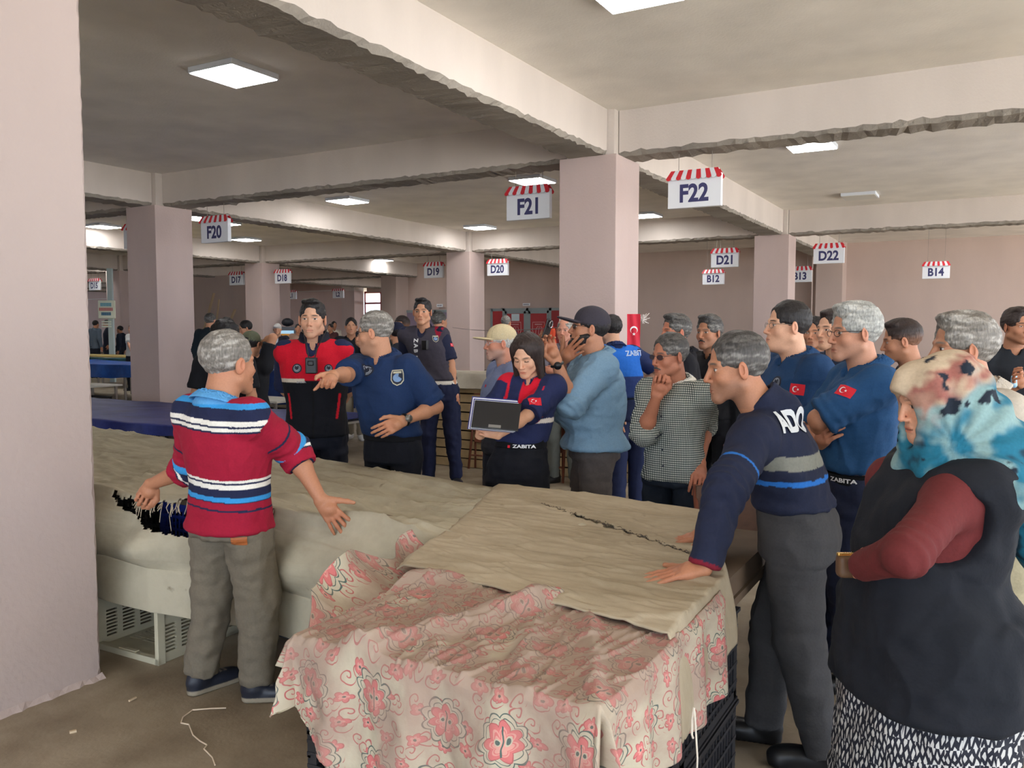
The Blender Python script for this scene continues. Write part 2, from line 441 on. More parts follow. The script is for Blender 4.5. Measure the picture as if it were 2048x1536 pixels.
# slim pipe and pipe duct lines on the back walls
mb = MB(); mb.tube([(-4.05-.72, 26.66, 0), (-4.05-.72, 26.66, ZS)], .02)
tag(mb.build('wall_pipe', m_wall), 'thin painted pipe running up the wall pilaster behind D22 sign', 'pipe')
mb = MB(); mb.tube([(-60, 35.94, 3.55), (-30.9, 35.94, 3.7)], .02)
tag(mb.build('wall_cable', plain('white_cable', srgb(225, 220, 214))), 'pale cable strung high along the far pink wall', 'cable')

# ceiling lamps -----------------------------------------------------------
m_lamp = plain('lamp_diffuser', (1, 1, 1), .5, emit=26); m_lframe = plain('lamp_frame', srgb(215, 220, 228), .5)
m_lampoff = plain('lamp_diffuser_off', srgb(225, 222, 212), .5)
lamps = [((468, 152), 'square ceiling lamp nearest the camera, above the big left column', 1),
 ((695, 403), 'square ceiling lamp in the bay between signs F20 and F21', 1),
 ((1065, 363), 'square ceiling lamp just above sign F21', 1),
 ((960, 456), 'square ceiling lamp above sign D20, left of the central column', 1),
 ((1290, 432), 'square ceiling lamp peeping out right of the central column', 1),
 ((1622, 293), 'square ceiling lamp lit in the right bay above sign D22', 1),
 ((1720, 394), 'switched off square ceiling lamp above sign D22', 0),
 ((206, 454), 'square ceiling lamp beside the big left column, nearer of that pair', 1),
 ((185, 513), 'square ceiling lamp beside the big left column, farther of that pair', 1),
 ((492, 480), 'square ceiling lamp right below sign F20', 1),
 ((474, 537), 'small square ceiling lamp just above sign D17', 1),
 ((764, 521), 'thin ceiling lamp far off, left of sign D19', 1),
 ((393, 437), 'square ceiling lamp half hidden by the column left of F20 sign', 1),
 ((1268, -14), 'square ceiling lamp cut by the top edge of the picture', 1)]
for (px, py), lab, on in lamps:
    c = atz(px, py, ZS-.055)
    r = empty('ceiling_lamp', (c.x, c.y, ZS-.06), lab, 'lamp')
    w = .31
    mb = MB(); mb.box((-w, -w, 0), (w, w, .058)); mb.build('lamp_frame', m_lframe, r, bevel=.003)
    mb = MB(); mb.box((-w+.014, -w+.014, -.006), (w-.014, w-.014, .001)); mb.build('diffuser', m_lamp if on else m_lampoff, r)

for (X, Y) in [(-16.4, 14.5), (-24.8, 14.5), (-33, 14.5), (-33, 23.5), (-41, 23.5), (-24.8, 31.2), (-33, 31.5), (-41, 31.5), (-8, 23.4), (-16.4, 23.4), (-.2, 23.4), (5, 14.5), (-8, -4), (-.5, -4), (-16.4, -4), (-24.8, 5), (-16.4, 5)]:  # extra lamps added to brighten the hall, none known at these spots
    rowt = {-4: 'in the row behind the camera', 5: 'in the row above the big left column', 14.5: 'between the F and D sign rows', 23.4: 'beyond the D signs', 23.5: 'beyond the D signs', 31.2: 'before the far pink wall', 31.5: 'before the far pink wall'}[Y]
    bayt = {-.2: 'right bay', -.5: 'right bay', 5: 'rightmost bay', -8: 'central bay', -16.4: 'bay left of F20 column', -24.8: 'third bay leftwards', -33: 'fourth bay leftwards', -41: 'last bay leftwards'}[X]
    r = empty('ceiling_lamp', (X, Y, ZS-.06), 'added square fill lamp %s, %s' % (rowt, bayt), 'lamp', 'added fill lamps')
    MB().box((-.31, -.31, 0), (.31, .31, .058)).build('lamp_frame', m_lframe, r); MB().box((-.296, -.296, -.006), (.296, .296, .001)).build('diffuser', m_lamp, r)
# hanging stall signs -----------------------------------------------------
m_white = plain('sign_white', srgb(232, 234, 238), .45); m_red = plain('sign_red', srgb(214, 44, 56), .5); m_navy = plain('sign_navy', srgb(52, 52, 100), .5)
m_rod = plain('rod_metal', srgb(150, 140, 130), .4, .6)
def stall_sign(txt, px, py, Y, label, w=.64, ztop=3.42, rodtop=ZB, rz=0.0):
    c = aty(px, py, Y); r = empty('stall_sign', (c.x, Y, ztop-.44), label, 'sign', rz=rz)
    H = .44; hp = .33
    mb = MB(); mb.box((-w/2, -.035, 0), (w/2, .035, hp+.05)); mb.build('sign_panel', m_white, r, bevel=.004)
    # awning: eleven flared stripes with rounded feet, red and white by turns
    for colr, mat, nm in ((0, m_red, 'red_awning_stripes'), (1, m_white, 'white_awning_stripes')):
        mb = MB(); n = 11
        for i in range(n):
            if i % 2 != colr: continue
            xa, xb = -w*.44+w*.88*i/n, -w*.44+w*.88*(i+1)/n
            ya, yb = -w*.52+w*1.04*i/n, -w*.52+w*1.04*(i+1)/n
            for sgn in (-1, 1):
                poly = [(xa, H), (xb, H)]; m_ = (ya+yb)/2; rr = (yb-ya)/2; z0 = hp+.02
                poly += [(m_+rr*math.cos(-PI*k/8), z0+rr*math.sin(-PI*k/8)) for k in range(9)]
                front = [(x, sgn*(.035+.04*(H-z)/(H-hp)), z) for x, z in poly]; back = [(x, sgn*(.028+.04*(H-z)/(H-hp)), z) for x, z in poly]
                N = len(poly); vs = front+back
                fs = [tuple(range(N)) if sgn < 0 else tuple(range(N))[::-1], tuple(range(N, 2*N))[::-1] if sgn < 0 else tuple(range(N, 2*N))]
                fs += [(k, (k+1) % N, (k+1) % N+N, k+N) for k in range(N)]
                mb.quadmesh(vs, fs)
        mb.box((-w*.44, -.033, H-.012), (w*.44, .033, H-.002)) if colr else None
        mb.build(nm, mat, r)
    V, F = text_geo(txt, .035); hh = .215; sx = .86
    for sgn in (-1, 1):
        vs = [((x*hh*sx)*(1 if sgn < 0 else -1), sgn*.037, y*hh+.17) for x, y in V]
        if sgn < 0:
            mesh_obj('lettering', vs, F, m_navy, r, False)
    for sx in (-.2, .2): MB().tube([(sx, 0, H-.02), (sx, 0, rodtop-(ztop-.44))], .004, 6).build('hanging_rod', m_rod, r)
    return r
signs = [('F22', 1390, 380, 9.78, 1), ('F21', 1058, 410, 9.78, 1), ('F20', 432, 466, 9.78, 1), ('D22', 1658, 505, 19.52, 1), ('D21', 1450, 514, 19.52, 1),
 ('D20', 996, 535, 19.52, 1), ('D19', 868, 541, 19.52, 1), ('D18', 566, 553, 19.52, 1), ('D17', 474, 555, 19.52, 1), ('D15', 190, 568, 19.52, 1),
 ('B12', 1427, 558, 24.6, .0), ('B14', 1872, 544, 24.6, .0), ('B13', 1600, 553, 24.6, 0), ('L1', 583, 593, 30.0, 2), ('L2', 677, 596, 30.0, 2), ('F19', 274, 480, 9.78, 1)]
for t, px, py, Y, k in signs:
    stall_sign(t, px, py, Y, 'white hanging stall sign reading %s under a red striped awning top' % t, ztop=3.42 if k else 3.30, rodtop=ZB if k == 1 else ZS)

# red doors, grey door, wall plaques
m_alu = plain('aluminium_frame', srgb(150, 160, 162), .4, .3); m_rdoor = plain('red_door_film', srgb(170, 52, 56), .4, noise=.06, nscale=3); m_emb = plain('pale_print', srgb(205, 150, 150), .5)
Y0 = 27.42
def wx(px, Y=Y0): return aty(px, 650, Y).x
def wz(px, py, Y=Y0): return aty(px, py, Y).z
r = empty('door_2', (wx(1050), Y0, 0)); r['kind'] = 'structure'
x0 = wx(984); zt = wz(1000, 617); px_ = [984, 1008, 1055, 1101, 1145]
xs = [wx(p)-wx(1050) for p in px_]
mb = MB()
for x in xs: mb.box((x-.05, -.04, 0), (x+.05, .04, zt))
mb.box((xs[0], -.04, zt-.1), (xs[-1], .04, zt)); mb.box((xs[0], -.04, .0), (xs[-1], .04, .1)); mb.build('door_frame', m_alu, r)
for i in range(4):
    lo, hi = xs[i]+.05, xs[i+1]-.05
    f = MB().box((lo, -.03, .1), (hi, .01, zt-.1)).build('door_leaf' if i in (1, 2) else 'side_panel', m_rdoor, r)
    if i in (1, 2):
        mb = MB(); 
        w_ = .09
        mb.box((lo, -.036, .1), (lo+w_, -.02, zt-.1)); mb.box((hi-w_, -.036, .1), (hi, -.02, zt-.1)); mb.box((lo, -.036, zt-.2), (hi, -.02, zt-.1)); mb.build('leaf_rail', m_alu, f)
        cx = (lo+hi)/2; cz = zt-.82; mb = MB()
        sh = [(cx-.24, cz+.3), (cx+.24, cz+.3), (cx+.25, cz), (cx+.17, cz-.2), (cx, cz-.34), (cx-.17, cz-.2), (cx-.25, cz)]
        mb.tube([(x, -.036, z) for x, z in sh], .014, 5, closed=True)
        for a in range(3): mb.tube([(cx-.12+.12*a, -.036, cz-.15), (cx-.1+.12*a, -.036, cz+.05), (cx-.02+.06*a, -.036, cz+.15)], .012, 5)
        mb.box((cx-.15, -.04, cz+.2), (cx+.15, -.034, cz+.24)); mb.box((cx-.22, -.04, cz-.62), (cx+.22, -.034, cz-.5)); mb.build('shield_emblem', m_emb, f)
tag(MB().box((-.17, 0, 0), (.17, .004, .26)).build('paper_notice', plain('paper', srgb(200, 215, 220))), 'white paper notice taped to the left red door', 'notice').location = (wx(1032), Y0-.045, wz(1032, 642))
def plaque(px, py, w, h, lab):
    r = empty('wall_plaque', (wx(px), Y0-.02, wz(px, py)), lab, 'sign')
    MB().box((-w/2, 0, -h/2), (w/2, .02, h/2)).build('plate', m_white, r)
    mb = MB()
    for i in range(7): mb.box((-w*.38+i*w*.11, -.003, -h*.2), (-w*.38+i*w*.11+w*.07, 0, h*.2))
    mb.build('lettering', plain('plaque_grey', srgb(120, 120, 130)), r)
plaque(1053, 609, .3, .1, 'small white plaque on the wall above the red doors')
plaque(880, 611, .28, .12, 'small white plaque on the wall above the lavender door')
r = empty('door_1', (wx(855), Y0, 0)); r['kind'] = 'structure'
zt = wz(855, 620); a = wx(806)-wx(855); b_ = wx(915)-wx(855)
mb = MB(); mb.box((a-.1, -.05, 0), (a, .04, zt)); mb.box((b_, -.05, 0), (b_+.1, .04, zt)); mb.box((a-.1, -.05, zt-.1), (b_+.1, .04, zt)); mb.box((.35, -.05, 0), (.43, .04, zt)); mb.build('door_frame', m_alu, r)
MB().box((a, -.02, 0), (.35, .02, zt-.1)).build('door_leaf', plain('lavender_door', srgb(140, 125, 145), .5), r)
MB().box((.43, -.02, 0), (b_, .02, zt-.1)).build('side_panel', plain('lavender_door', srgb(140, 125, 145), .5), r)
MB().box((b_-.3, -.06, 1.35), (b_-.15, -.02, 1.7)).build('push_plate', m_white, r)
# window in the gap at the far left: red mullions
r = empty('window_1', (-26, 36.25, 0)); r['kind'] = 'structure'
mb = MB()
for i in range(8): mb.box((-4+i*1.1, -.03, 0), (-3.93+i*1.1, .03, 3.55))
for z in (2.9, 3.5): mb.box((-4, -.03, z), (4.6, .03, z+.1))
mb.build('window_frame', plain('red_mullion', srgb(190, 60, 60), .5), r)
# national flag hung beside the central column
def crescent_star(sz, cx=0.0, cz=0.0, n=36, rot=0.0, mirror=1):
    """crescent and star as 2-D polygons; sz = crescent diameter"""
    R = sz/2; r2 = R*.8; off = R*.25; V = []; F = []
    # outer arc angles where circles intersect
    xi = (R*R-r2*r2+off*off)/(2*off); yi = math.sqrt(max(R*R-xi*xi, 0)); a0 = math.atan2(yi, xi); b0 = math.atan2(yi, xi-off)
    for i in range(n+1):
        a = a0+(2*PI-2*a0)*i/n; b = b0+(2*PI-2*b0)*i/n
        V += [(R*math.cos(a), R*math.sin(a)), (off+r2*math.cos(b), r2*math.sin(b))]
    F += [(2*i, 2*i+2, 2*i+3, 2*i+1) for i in range(n)]
    k = len(V); sr = R*.5; sxx = R*1.12; V.append((sxx, 0))
    for i in range(10):
        a = PI+2*PI*i/10; q = sr if i % 2 == 0 else sr*.4; V.append((sxx+q*math.cos(a), q*math.sin(a)))
    F += [(k, k+1+i, k+1+(i+1) % 10) for i in range(10)]
    c, s = math.cos(rot), math.sin(rot)
    return [((x*c-y*s)*mirror+cx, x*s+y*c+cz) for x, y in V], F
fp = at(1267, 665, 9.6); r = empty('wall_flag', fp, 'red flag with white crescent and star hung by the central column', 'flag')
nx_, nz_ = 8, 20; V = []; F = []
Rf = RT
for j in range(nz_+1):
    for i in range(nx_+1):
        x = (i/nx_-.5)*.15; z = (j/nz_-.5)*.42
        p = Rf*x-FW*(.012*math.sin(i*1.3+j*.2)+.01); V.append((p.x, p.y, z-.0))
for j in range(nz_):
    for i in range(nx_): F.append((j*(nx_+1)+i, j*(nx_+1)+i+1, (j+1)*(nx_+1)+i+1, (j+1)*(nx_+1)+i))
mesh_obj('flag_cloth', V, F, plain('flag_red', srgb(216, 36, 60), .7), r)
P, Fc = crescent_star(.085, rot=-PI/2)
mesh_obj('crescent_and_star', [((Rf*x-FW*.032)[0], (Rf*x-FW*.032)[1], z+.03) for x, z in P], Fc, plain('flag_white', srgb(240, 236, 236), .7), r, False)
a = at(1285, 640, 9.75); mb = MB(); rs = random.Random(3)
for i in range(26):
    mb.tube([a, a+Vector((rs.uniform(-.08, .08), rs.uniform(-.05, .05), rs.uniform(-.05, .08)))], .004, 4)
mb.v = [tuple(Vector(v)-fp) for v in mb.v]; mb.build('ribbon_knot', plain('tinsel', srgb(235, 228, 220)), r)
mb = MB(); p0 = at(975, 655, 20); p1 = at(1115, 658, 10.3); p1.z = 1.6
a_ = at(905, 655, 22.6); b_ = at(1120, 655, 10.35)
mb.tube([a_.lerp(b_, t/12)-Vector((0, 0, .06*math.sin(PI*t/12))) for t in range(13)], .006, 5)
tag(mb.build('line_rope', plain('rope_grey', srgb(120, 105, 100))), 'thin cord strung between the central column and the one behind', 'rope')
# pole with poster
pp = at(224, 690, 24.5); pz = 0
r = empty('poster_pole', (pp.x, pp.y, 0), 'pale pole carrying a poster in the left background', 'pole', rz=YAW)
MB().box((-.07, -.05, 0), (.07, .05, 3.3)).build('pole', plain('pale_blue_paint', srgb(172, 186, 186)), r)
r = empty('poster', (pp.x-.02*FW.x, pp.y-.1, 2.1), 'pastel rounded poster fixed to the pale pole', 'poster', rz=YAW)
MB().box((-.24, -.11, -.25), (.26, -.07, .27)).build('poster_board', plain('poster_cream', srgb(214, 218, 200)), r, bevel=.02)
for nm, z0, z1, w, c in (('top_lettering', .1, .2, .16, (110, 170, 190)), ('red_lettering', -.03, .06, .2, (190, 110, 110)), ('blue_lettering', -.16, -.07, .14, (60, 110, 140))):
    mb = MB()
    for i in range(9): mb.box((-w+i*w*2/9, -.118, z0), (-w+i*w*2/9+w*.17, -.112, z1))
    mb.build(nm, plain('poster_'+nm, srgb(*c)), r)
mb = MB()
for i in range(3): mb.box((-.15, -.1, -.36-i*.07), (.12, -.08, -.32-i*.07))
mb.build('lower_strips', plain('poster_cream', srgb(214, 218, 200)), r)
# ================================================================ people
def nrm(v): v = np.asarray(v, float); return v/(np.linalg.norm(v)+1e-12)
def hand_prims(W, X, T, side, pose='relax', s=1.0):
    """W wrist, X finger direction, T thumb-side direction; side +1 own left, -1 own right"""
    X = nrm(X); T = nrm(np.asarray(T)-X*np.dot(T, X)); N = np.cross(X, T)*side
    W = np.asarray(W, float)
    P = lambda x, t, n: W+(X*x+T*t+N*n)*s
    pr = []
    kn = [(.092, .031), (.096, .010), (.091, -.012), (.082, -.031)]
    for (x, t) in kn: pr.append((RC(P(.0, t*.55, 0), P(x, t, 0), .0155*s, .0115*s), .012))
    pr.append((EL(P(.045, .0, .004), (np.array([.042, .032, .032])*s)), .01))
    curls = {'relax': (.25, .35, .25), 'flat': (.04, .04, .03), 'fist': (1.35, 1.6, 1.0), 'grip': (.9, 1.0, .6), 'hold': (.55, .7, .4), 'point': (.5, .9, .5), 'open': (.08, .1, .06), 'droop': (.75, .35, .2)}[pose]
    L = [(.040, .024, .020), (.044, .028, .021), (.041, .026, .020), (.032, .020, .018)]
    spread = {'open': .16, 'flat': .10}.get(pose, .03)
    for i, (x, t) in enumerate(kn):
        p = P(x, t, 0); ang = 0.0; sp = (1.5-i)*spread; c = list(curls)
        if pose == 'point' and i == 0: c = [.1, .15, .1]
        if pose == 'relax': c[0] += .08*i
        r = [.0095, .0088, .008, .0068]
        if i == 3: r = [q*.88 for q in r]
        for j in range(3):
            ang += c[j]; d = (X*math.cos(sp)+T*math.sin(sp))*math.cos(ang)+N*math.sin(ang)
            q = p+d*L[i][j]*s; pr.append((RC(p, q, r[j]*s, r[j+1]*s), .004)); p = q
    if pose in ('fist', 'grip', 'hold'): th = [(.025, .030, .006), (.055, .048, .022), (.083, .040, .036), (.100, .022, .042)]
    elif pose in ('open', 'flat'): th = [(.02, .028, .004), (.048, .058, .008), (.072, .083, .008), (.092, .102, .004)]
    else: th = [(.02, .028, .006), (.050, .050, .014), (.080, .060, .020), (.104, .058, .024)]
    for a, b, ra, rb in zip(th[:-1], th[1:], (.016, .012, .0105), (.0125, .0108, .008)):
        pr.append((RC(P(*a), P(*b), ra*s, rb*s), .007))
    return pr

def ik(S, W, hint, L1, L2):
    S, W, hint = map(lambda v: np.asarray(v, float), (S, W, hint)); d = W-S; D = np.linalg.norm(d)
    if D > (L1+L2)*.995: W = S+d/D*(L1+L2)*.995; D = (L1+L2)*.995; d = W-S
    D = max(D, abs(L1-L2)*1.05+.01); u = nrm(d); a = (L1*L1-L2*L2+D*D)/(2*D); h = math.sqrt(max(L1*L1-a*a, 0))
    v = hint-S; v = v-u*np.dot(v, u); v = nrm(v) if np.linalg.norm(v) > 1e-5 else np.array([0, 0, -1.])
    return S+u*a+v*h, W

SK = {'light': srgb(214, 164, 134), 'mid': srgb(196, 142, 110), 'tan': srgb(178, 124, 94), 'dark': srgb(150, 100, 76)}
HC = {'black': srgb(30, 26, 26), 'brown': srgb(46, 34, 30), 'grey': srgb(120, 114, 106), 'silver': srgb(156, 156, 150), 'salt': srgb(84, 80, 76), 'white': srgb(190, 186, 178)}
NAVY = srgb(30, 38, 66); DNAVY = srgb(24, 28, 44); BLACK = srgb(22, 23, 28); CHAR = srgb(62, 60, 62); POLO = srgb(28, 62, 104); REDV = srgb(206, 24, 44)

class Person: pass
def person(label, px, d, head, face, H=1.72, hface=None, pitch=0.0, roll=0.0, w=1.0, fat=0.0, belly=0.0, skin='mid', female=False,
           hair=('short', 'black'), top=None, legs=None, shoes=(BLACK, BLACK), armL=None, armR=None, feet=None, res=1.0, stub=0.0, glasses=None,
           cap=None, beard=None, moust=None, hemz=None, hsc=1.0, shof=0.0, nbs=0.0, shz=0.0, seed=None, sleeves='short', group=None, collar=None, rest=None, hipd=0.0, eyes='open', closed=None):
    rs = np.random.RandomState(seed if seed is not None else int(px*7+d*100) % 9999)
    s = H/1.75
    base = at(px, 700, d); base.z = 0
    fv = -FW*math.cos(math.radians(face))+RT*math.sin(math.radians(face)); yaw = math.atan2(fv.y, fv.x)-PI/2
    Rb = np.array(Matrix.Rotation(yaw, 3, 'Z')); B = np.array(base)
    hpx, hpy = head[:2]; hd = d+(head[2] if len(head) > 2 else 0)
    hf = face if hface is None else hface
    hv = -FW*math.cos(math.radians(hf))+RT*math.sin(math.radians(hf)); hyaw = math.atan2(hv.y, hv.x)-PI/2
    Rh = np.array(Matrix.Rotation(hyaw, 3, 'Z') @ Matrix.Rotation(math.radians(-pitch), 3, 'X') @ Matrix.Rotation(math.radians(roll), 3, 'Y'))
    hs = s*(.97 if female else 1.0)*1.03*hsc
    crown = np.array(at(hpx, hpy, hd)); HCt = crown-Rh@np.array([0, -.012, .117])*hs
    toL = lambda p: Rb.T@(np.asarray(p, float)-B)           # world -> body frame
    root = empty('person', base, label, 'person', group)
    hcL = toL(HCt); RhL = Rb.T@Rh
    nb = hcL+RhL@np.array([0, -.03, -.075])*hs; nb = nb+np.array([0, -.032*s, -.070*s])+Rb.T@np.array(RT)*nbs   # base of the neck
    zsh = nb[2]-.055*s
    zhip = .52*H if zsh > .75*H else .50*H
    if hemz is not None and hemz < 0: zhip = .5*H
    cx = lambda z: nb[0]*np.clip((z-zhip)/(zsh-zhip), 0, 1.1)
    cy = lambda z: (nb[1]+.02*s)*np.clip((z-zhip)/(zsh-zhip), 0, 1.1)**1.2-hipd*(1-np.clip((z-zhip)/(zsh-zhip), 0, 1))
    SW = (.142 if female else .168)*s*w       # shoulder joint half spacing
    vr = lambda f: zhip+(zsh-zhip)*f
    def torso(inf=0.0, zlo=None, ztop=None, flare=0.0):
        k = s
        chest = (.145 if female else .158)*k*w; hipw = (.165 if female else .158)*k*(1+fat*.5)
        st = []
        for f, a, b, oy in ((-.35, hipw*.98, .115*k, 0), (-.1, hipw, .118*k, 0), (.1, hipw*.97, .112*k, .0), (.30, (.125 if female else .138)*k*(1+fat), (.098+belly)*k, belly*.55*k), (.55, chest*.98*(1+fat*.6), (.108+belly*.75)*k, belly*.45*k),
                            (.78, chest*1.04*(1+fat*.3), (.115+belly*.2)*k*(1+.2*fat), .008), (.93, chest*1.0, .098*k, -.005), (1.0, chest*.86, .080*k, -.01), (1.055, chest*.60, .062*k, -.008), (1.10, .072*k, .058*k, .0)):
            z = vr(f); st.append([z, cx(z), cy(z)+oy, a+inf, b*(1+fat*.4)+inf])
        if zlo is not None:
            sb = sorted(st); zs = [q[0] for q in sb]; low = [np.interp(zlo, zs, [q[i] for q in sb]) for i in range(1, 5)]
            if zlo < zs[0]: low = list(sb[0][1:])
            st = [q for q in st if q[0] > zlo+.02]+[[zlo, low[0], low[1], low[2]+flare, low[3]+flare]]
        if ztop is not None: st = [q for q in st if q[0] < ztop]
        return LOFT(st, 2.35, .02)
    # arms ----------------------------------------------------------------
    tsh = np.array([cx(zsh), cy(zsh), zsh])
    arms = {}
    for nm, side, spec in (('L', -1, armL), ('R', 1, armR)):
        S = tsh+np.array([side*SW, -.005+shof, -.005*s+shz])
        L1, L2 = .285*s, .255*s
        spec = spec or ('hang',)
        T = None; pose = 'relax'; tip = None
        if spec[0] == 'hang':
            E = S+np.array([side*.055, -.03, -.28])*s; Wp = E+np.array([side*.0, .05, -.245])*s; X = nrm(Wp-E); T = np.array([0, 1., 0]); E, Wp = ik(S, Wp, E, L1, L2)
        elif spec[0] == 'back':
            Wp = S+np.array([-side*.13, -.20, -.44])*s; E = S+np.array([side*.15, -.12, -.25])*s; E, Wp = ik(S, Wp, E, L1, L2); X = nrm(Wp-E); T = np.array([0, -1., 0])
        elif spec[0] == 'cross':
            Wp = S+np.array([-side*.24, .20, -.22])*s; E = S+np.array([side*.06, .08, -.29])*s; E, Wp = ik(S, Wp, E, L1, L2); X = nrm(Wp-E+np.array([0, -.1, 0])); T = np.array([0, 0, 1.])
        elif spec[0] == 'pocket':
            Wp = S+np.array([side*.03, .04, -.50])*s; E = S+np.array([side*.12, -.12, -.27])*s; E, Wp = ik(S, Wp, E, L1, L2); X = nrm(Wp-E); T = np.array([0, 1., 0])
        else:      # ('px', elbow px, elbow py, elbow dd, wrist px, wrist py, wrist dd, {tip, T, pose})
            E = toL(at(spec[1], spec[2], d+spec[3])); Wp = toL(at(spec[4], spec[5], d+spec[6]))
            if len(spec) > 7 and spec[7].get('stretch'): L1 = max(L1, np.linalg.norm(E-S)); L2 = max(L2, np.linalg.norm(Wp-E))
            E, Wp = ik(S, Wp, E, L1, L2)
            o = spec[7] if len(spec) > 7 else {}
            X = nrm(Wp-E)
            if 'tip' in o: X = nrm(toL(at(o['tip'][0], o['tip'][1], d+o['tip'][2]))-Wp)
            T = np.array([0, 0, 1.]) if 'T' not in o else Rb.T@nrm(np.array(RT)*o['T'][0]+np.array([0, 0, 1.])*o['T'][1]-np.array(FW)*(o['T'][2] if len(o['T']) > 2 else 0))
            pose = o.get('pose', 'relax')
        if spec[0] in ('cross',): pose = 'hold'
        if T is None: T = np.array([0, 1., 0])
        arms[nm] = dict(S=S, E=E, W=Wp, X=X, T=T, side=side, pose=pose, hide=(spec[0] == 'pocket'))
    # legs ----------------------------------------------------------------
    HW = .09*s*(1+fat*.3); hipz = zhip-.02*s; lg = {}
    for nm, side in (('L', -1), ('R', 1)):
        Hj = np.array([cx(zhip)+side*HW, cy(zhip), hipz])
        if feet and nm in feet:
            fx, fy, fd = feet[nm][:3]; A = toL(at(fx, fy, d+fd)); A[2] = .085*s
            td = feet[nm][3] if len(feet[nm]) > 3 else None
        else: A = np.array([side*.115*s, -.01, .085*s]); td = None
        D = Hj-A; K = (Hj+A)/2+np.array([0, .03*s, .01]); K = K+np.array([side*.004, 0, 0])
        fdir = np.array([side*.22, 1, 0]) if td is None else Rb.T@np.array(-FW*math.cos(math.radians(td))+RT*math.sin(math.radians(td)))
        lg[nm] = dict(H=Hj, K=K, A=A, f=nrm(fdir))
    hz = {'r': res}
    # ---------------- body mesh ------------------------------------------
    sk = np.array(SK[skin]) if isinstance(skin, str) else np.array(skin)
    parts = []
    far = res > 1.8
    hh = (.0030 if res < 1.1 else .0036)*res*(1.0 if not far else 1.15)
    # head field in head frame
    f = Field(hh); q = hs
    def A_(p, k=.012): f.add(p, k*1.0)
    A_(EL((0, -.014*q, .036*q), (.074*q, .094*q, .083*q)))
    A_(EL((0, .024*q, -.03*q), (.0610*q, .062*q, .073*q)), .03*q)
    jw = .047 if female else .054
    for sg in (-1, 1):
        A_(RC((sg*jw*q, .0, -.058*q), (sg*.012*q, .066*q, -.096*q), .020*q, .017*q), .025*q)
        A_(EL((sg*.037*q, .058*q, -.028*q), (.022*q, .02*q, .022*q)), .02*q)
        A_(RC((sg*.013*q, .080*q, .020*q), (sg*.044*q, .066*q, .019*q), .010*q, .008*q), .012*q)
    A_(EL((0, .070*q, -.098*q), (.022*q, .018*q, .017*q)), .02*q)
    A_(EL((0, .068*q, -.062*q), (.030*q, .024*q, .026*q)), .015*q)
    for sg in (-1, 1): f.sub(EL((sg*.031*q, .094*q, .001*q), (.020*q, .018*q, .0125*q)), .010*q)
    if not far:
        for sg in (-1, 1):
            A_(EL((sg*.031*q, .0655*q, .001*q), (.0155*q, .0150*q, .0125*q)), .004*q)
    A_(RC((0, .083*q, .012*q), (0, .104*q, -.033*q), .0065*q, .0095*q), .010*q)
    for sg in (-1, 1): A_(EL((sg*.0115*q, .092*q, -.038*q), (.0070*q, .010*q, .007*q)), .006*q)
    A_(RC((-.016*q, .0865*q, -.0640*q), (.016*q, .0865*q, -.0640*q), .0056*q, .0056*q), .003*q)
    A_(RC((-.014*q, .0855*q, -.0755*q), (.014*q, .0855*q, -.0755*q), .0066*q, .0066*q), .003*q)
    f.sub(RC((-.021*q, .096*q, -.0692*q), (.021*q, .096*q, -.0692*q), .0030*q, .0030*q), .003*q)
    for sg in (-1, 1):
        Re = np.array(Matrix.Rotation(sg*math.radians(-22), 3, 'Z') @ Matrix.Rotation(math.radians(-8), 3, 'X'))
        A_(EL((sg*.079*q, -.008*q, -.008*q), (.008*q, .018*q, .032*q), Re), .005*q)
        if not far: f.sub(EL((sg*.086*q, -.002*q, -.004*q), (.004*q, .009*q, .017*q), Re), .003*q)
    # neck in head frame
    toH = lambda p: RhL.T@(p-hcL)
    n0 = toH(nb+np.array([0, 0, -.07*s])); nr = (.047 if female else .057)*q*(1+fat*.35)
    A_(RC((0, -.022*q, -.055*q), n0, nr, nr*1.12), .022*q)
    if fat > .1: A_(EL((0, .03*q, -.1*q), (.045*q, .045*q, .03*q)), .03*q)
    V, F = f.mesh()
    x, y, z = V[:, 0]/q, V[:, 1]/q, V[:, 2]/q
    C = np.tile(sk, (len(V), 1))
    red = np.array([1.06, .80, .76])
    def blend(mask, col): 
        nonlocal C
        C = C*(1-mask[:, None])+np.asarray(col)*mask[:, None]
    blend(.45*np.exp(-((x/.02)**2+((z+.035)/.016)**2))*(y > .07), sk*red)
    blend(.35*np.exp(-(((np.abs(x)-.04)/.02)**2+((z+.03)/.02)**2)), sk*red)
    blend(.5*sstep(.074, .08, np.abs(x))*(np.abs(z) < .04), sk*red)
    lip = np.exp(-((x/.019)**4+((z+.0695)/.0088)**4))*(y > .066)
    blend((.85 if female else .6)*lip, sk*np.array([.95, .50, .50])); blend(.75*((np.abs(z+.0692) < .0018) & (np.abs(x) < .021) & (y > .07)), sk*np.array([.30, .18, .17]))
    blend(.35*np.exp(-(((np.abs(x)-.031)/.017)**2+((z+.012)/.008)**2))*(y > .05), sk*.6)
    hcv = np.array(HC[hair[1]]) if hair else sk*.4
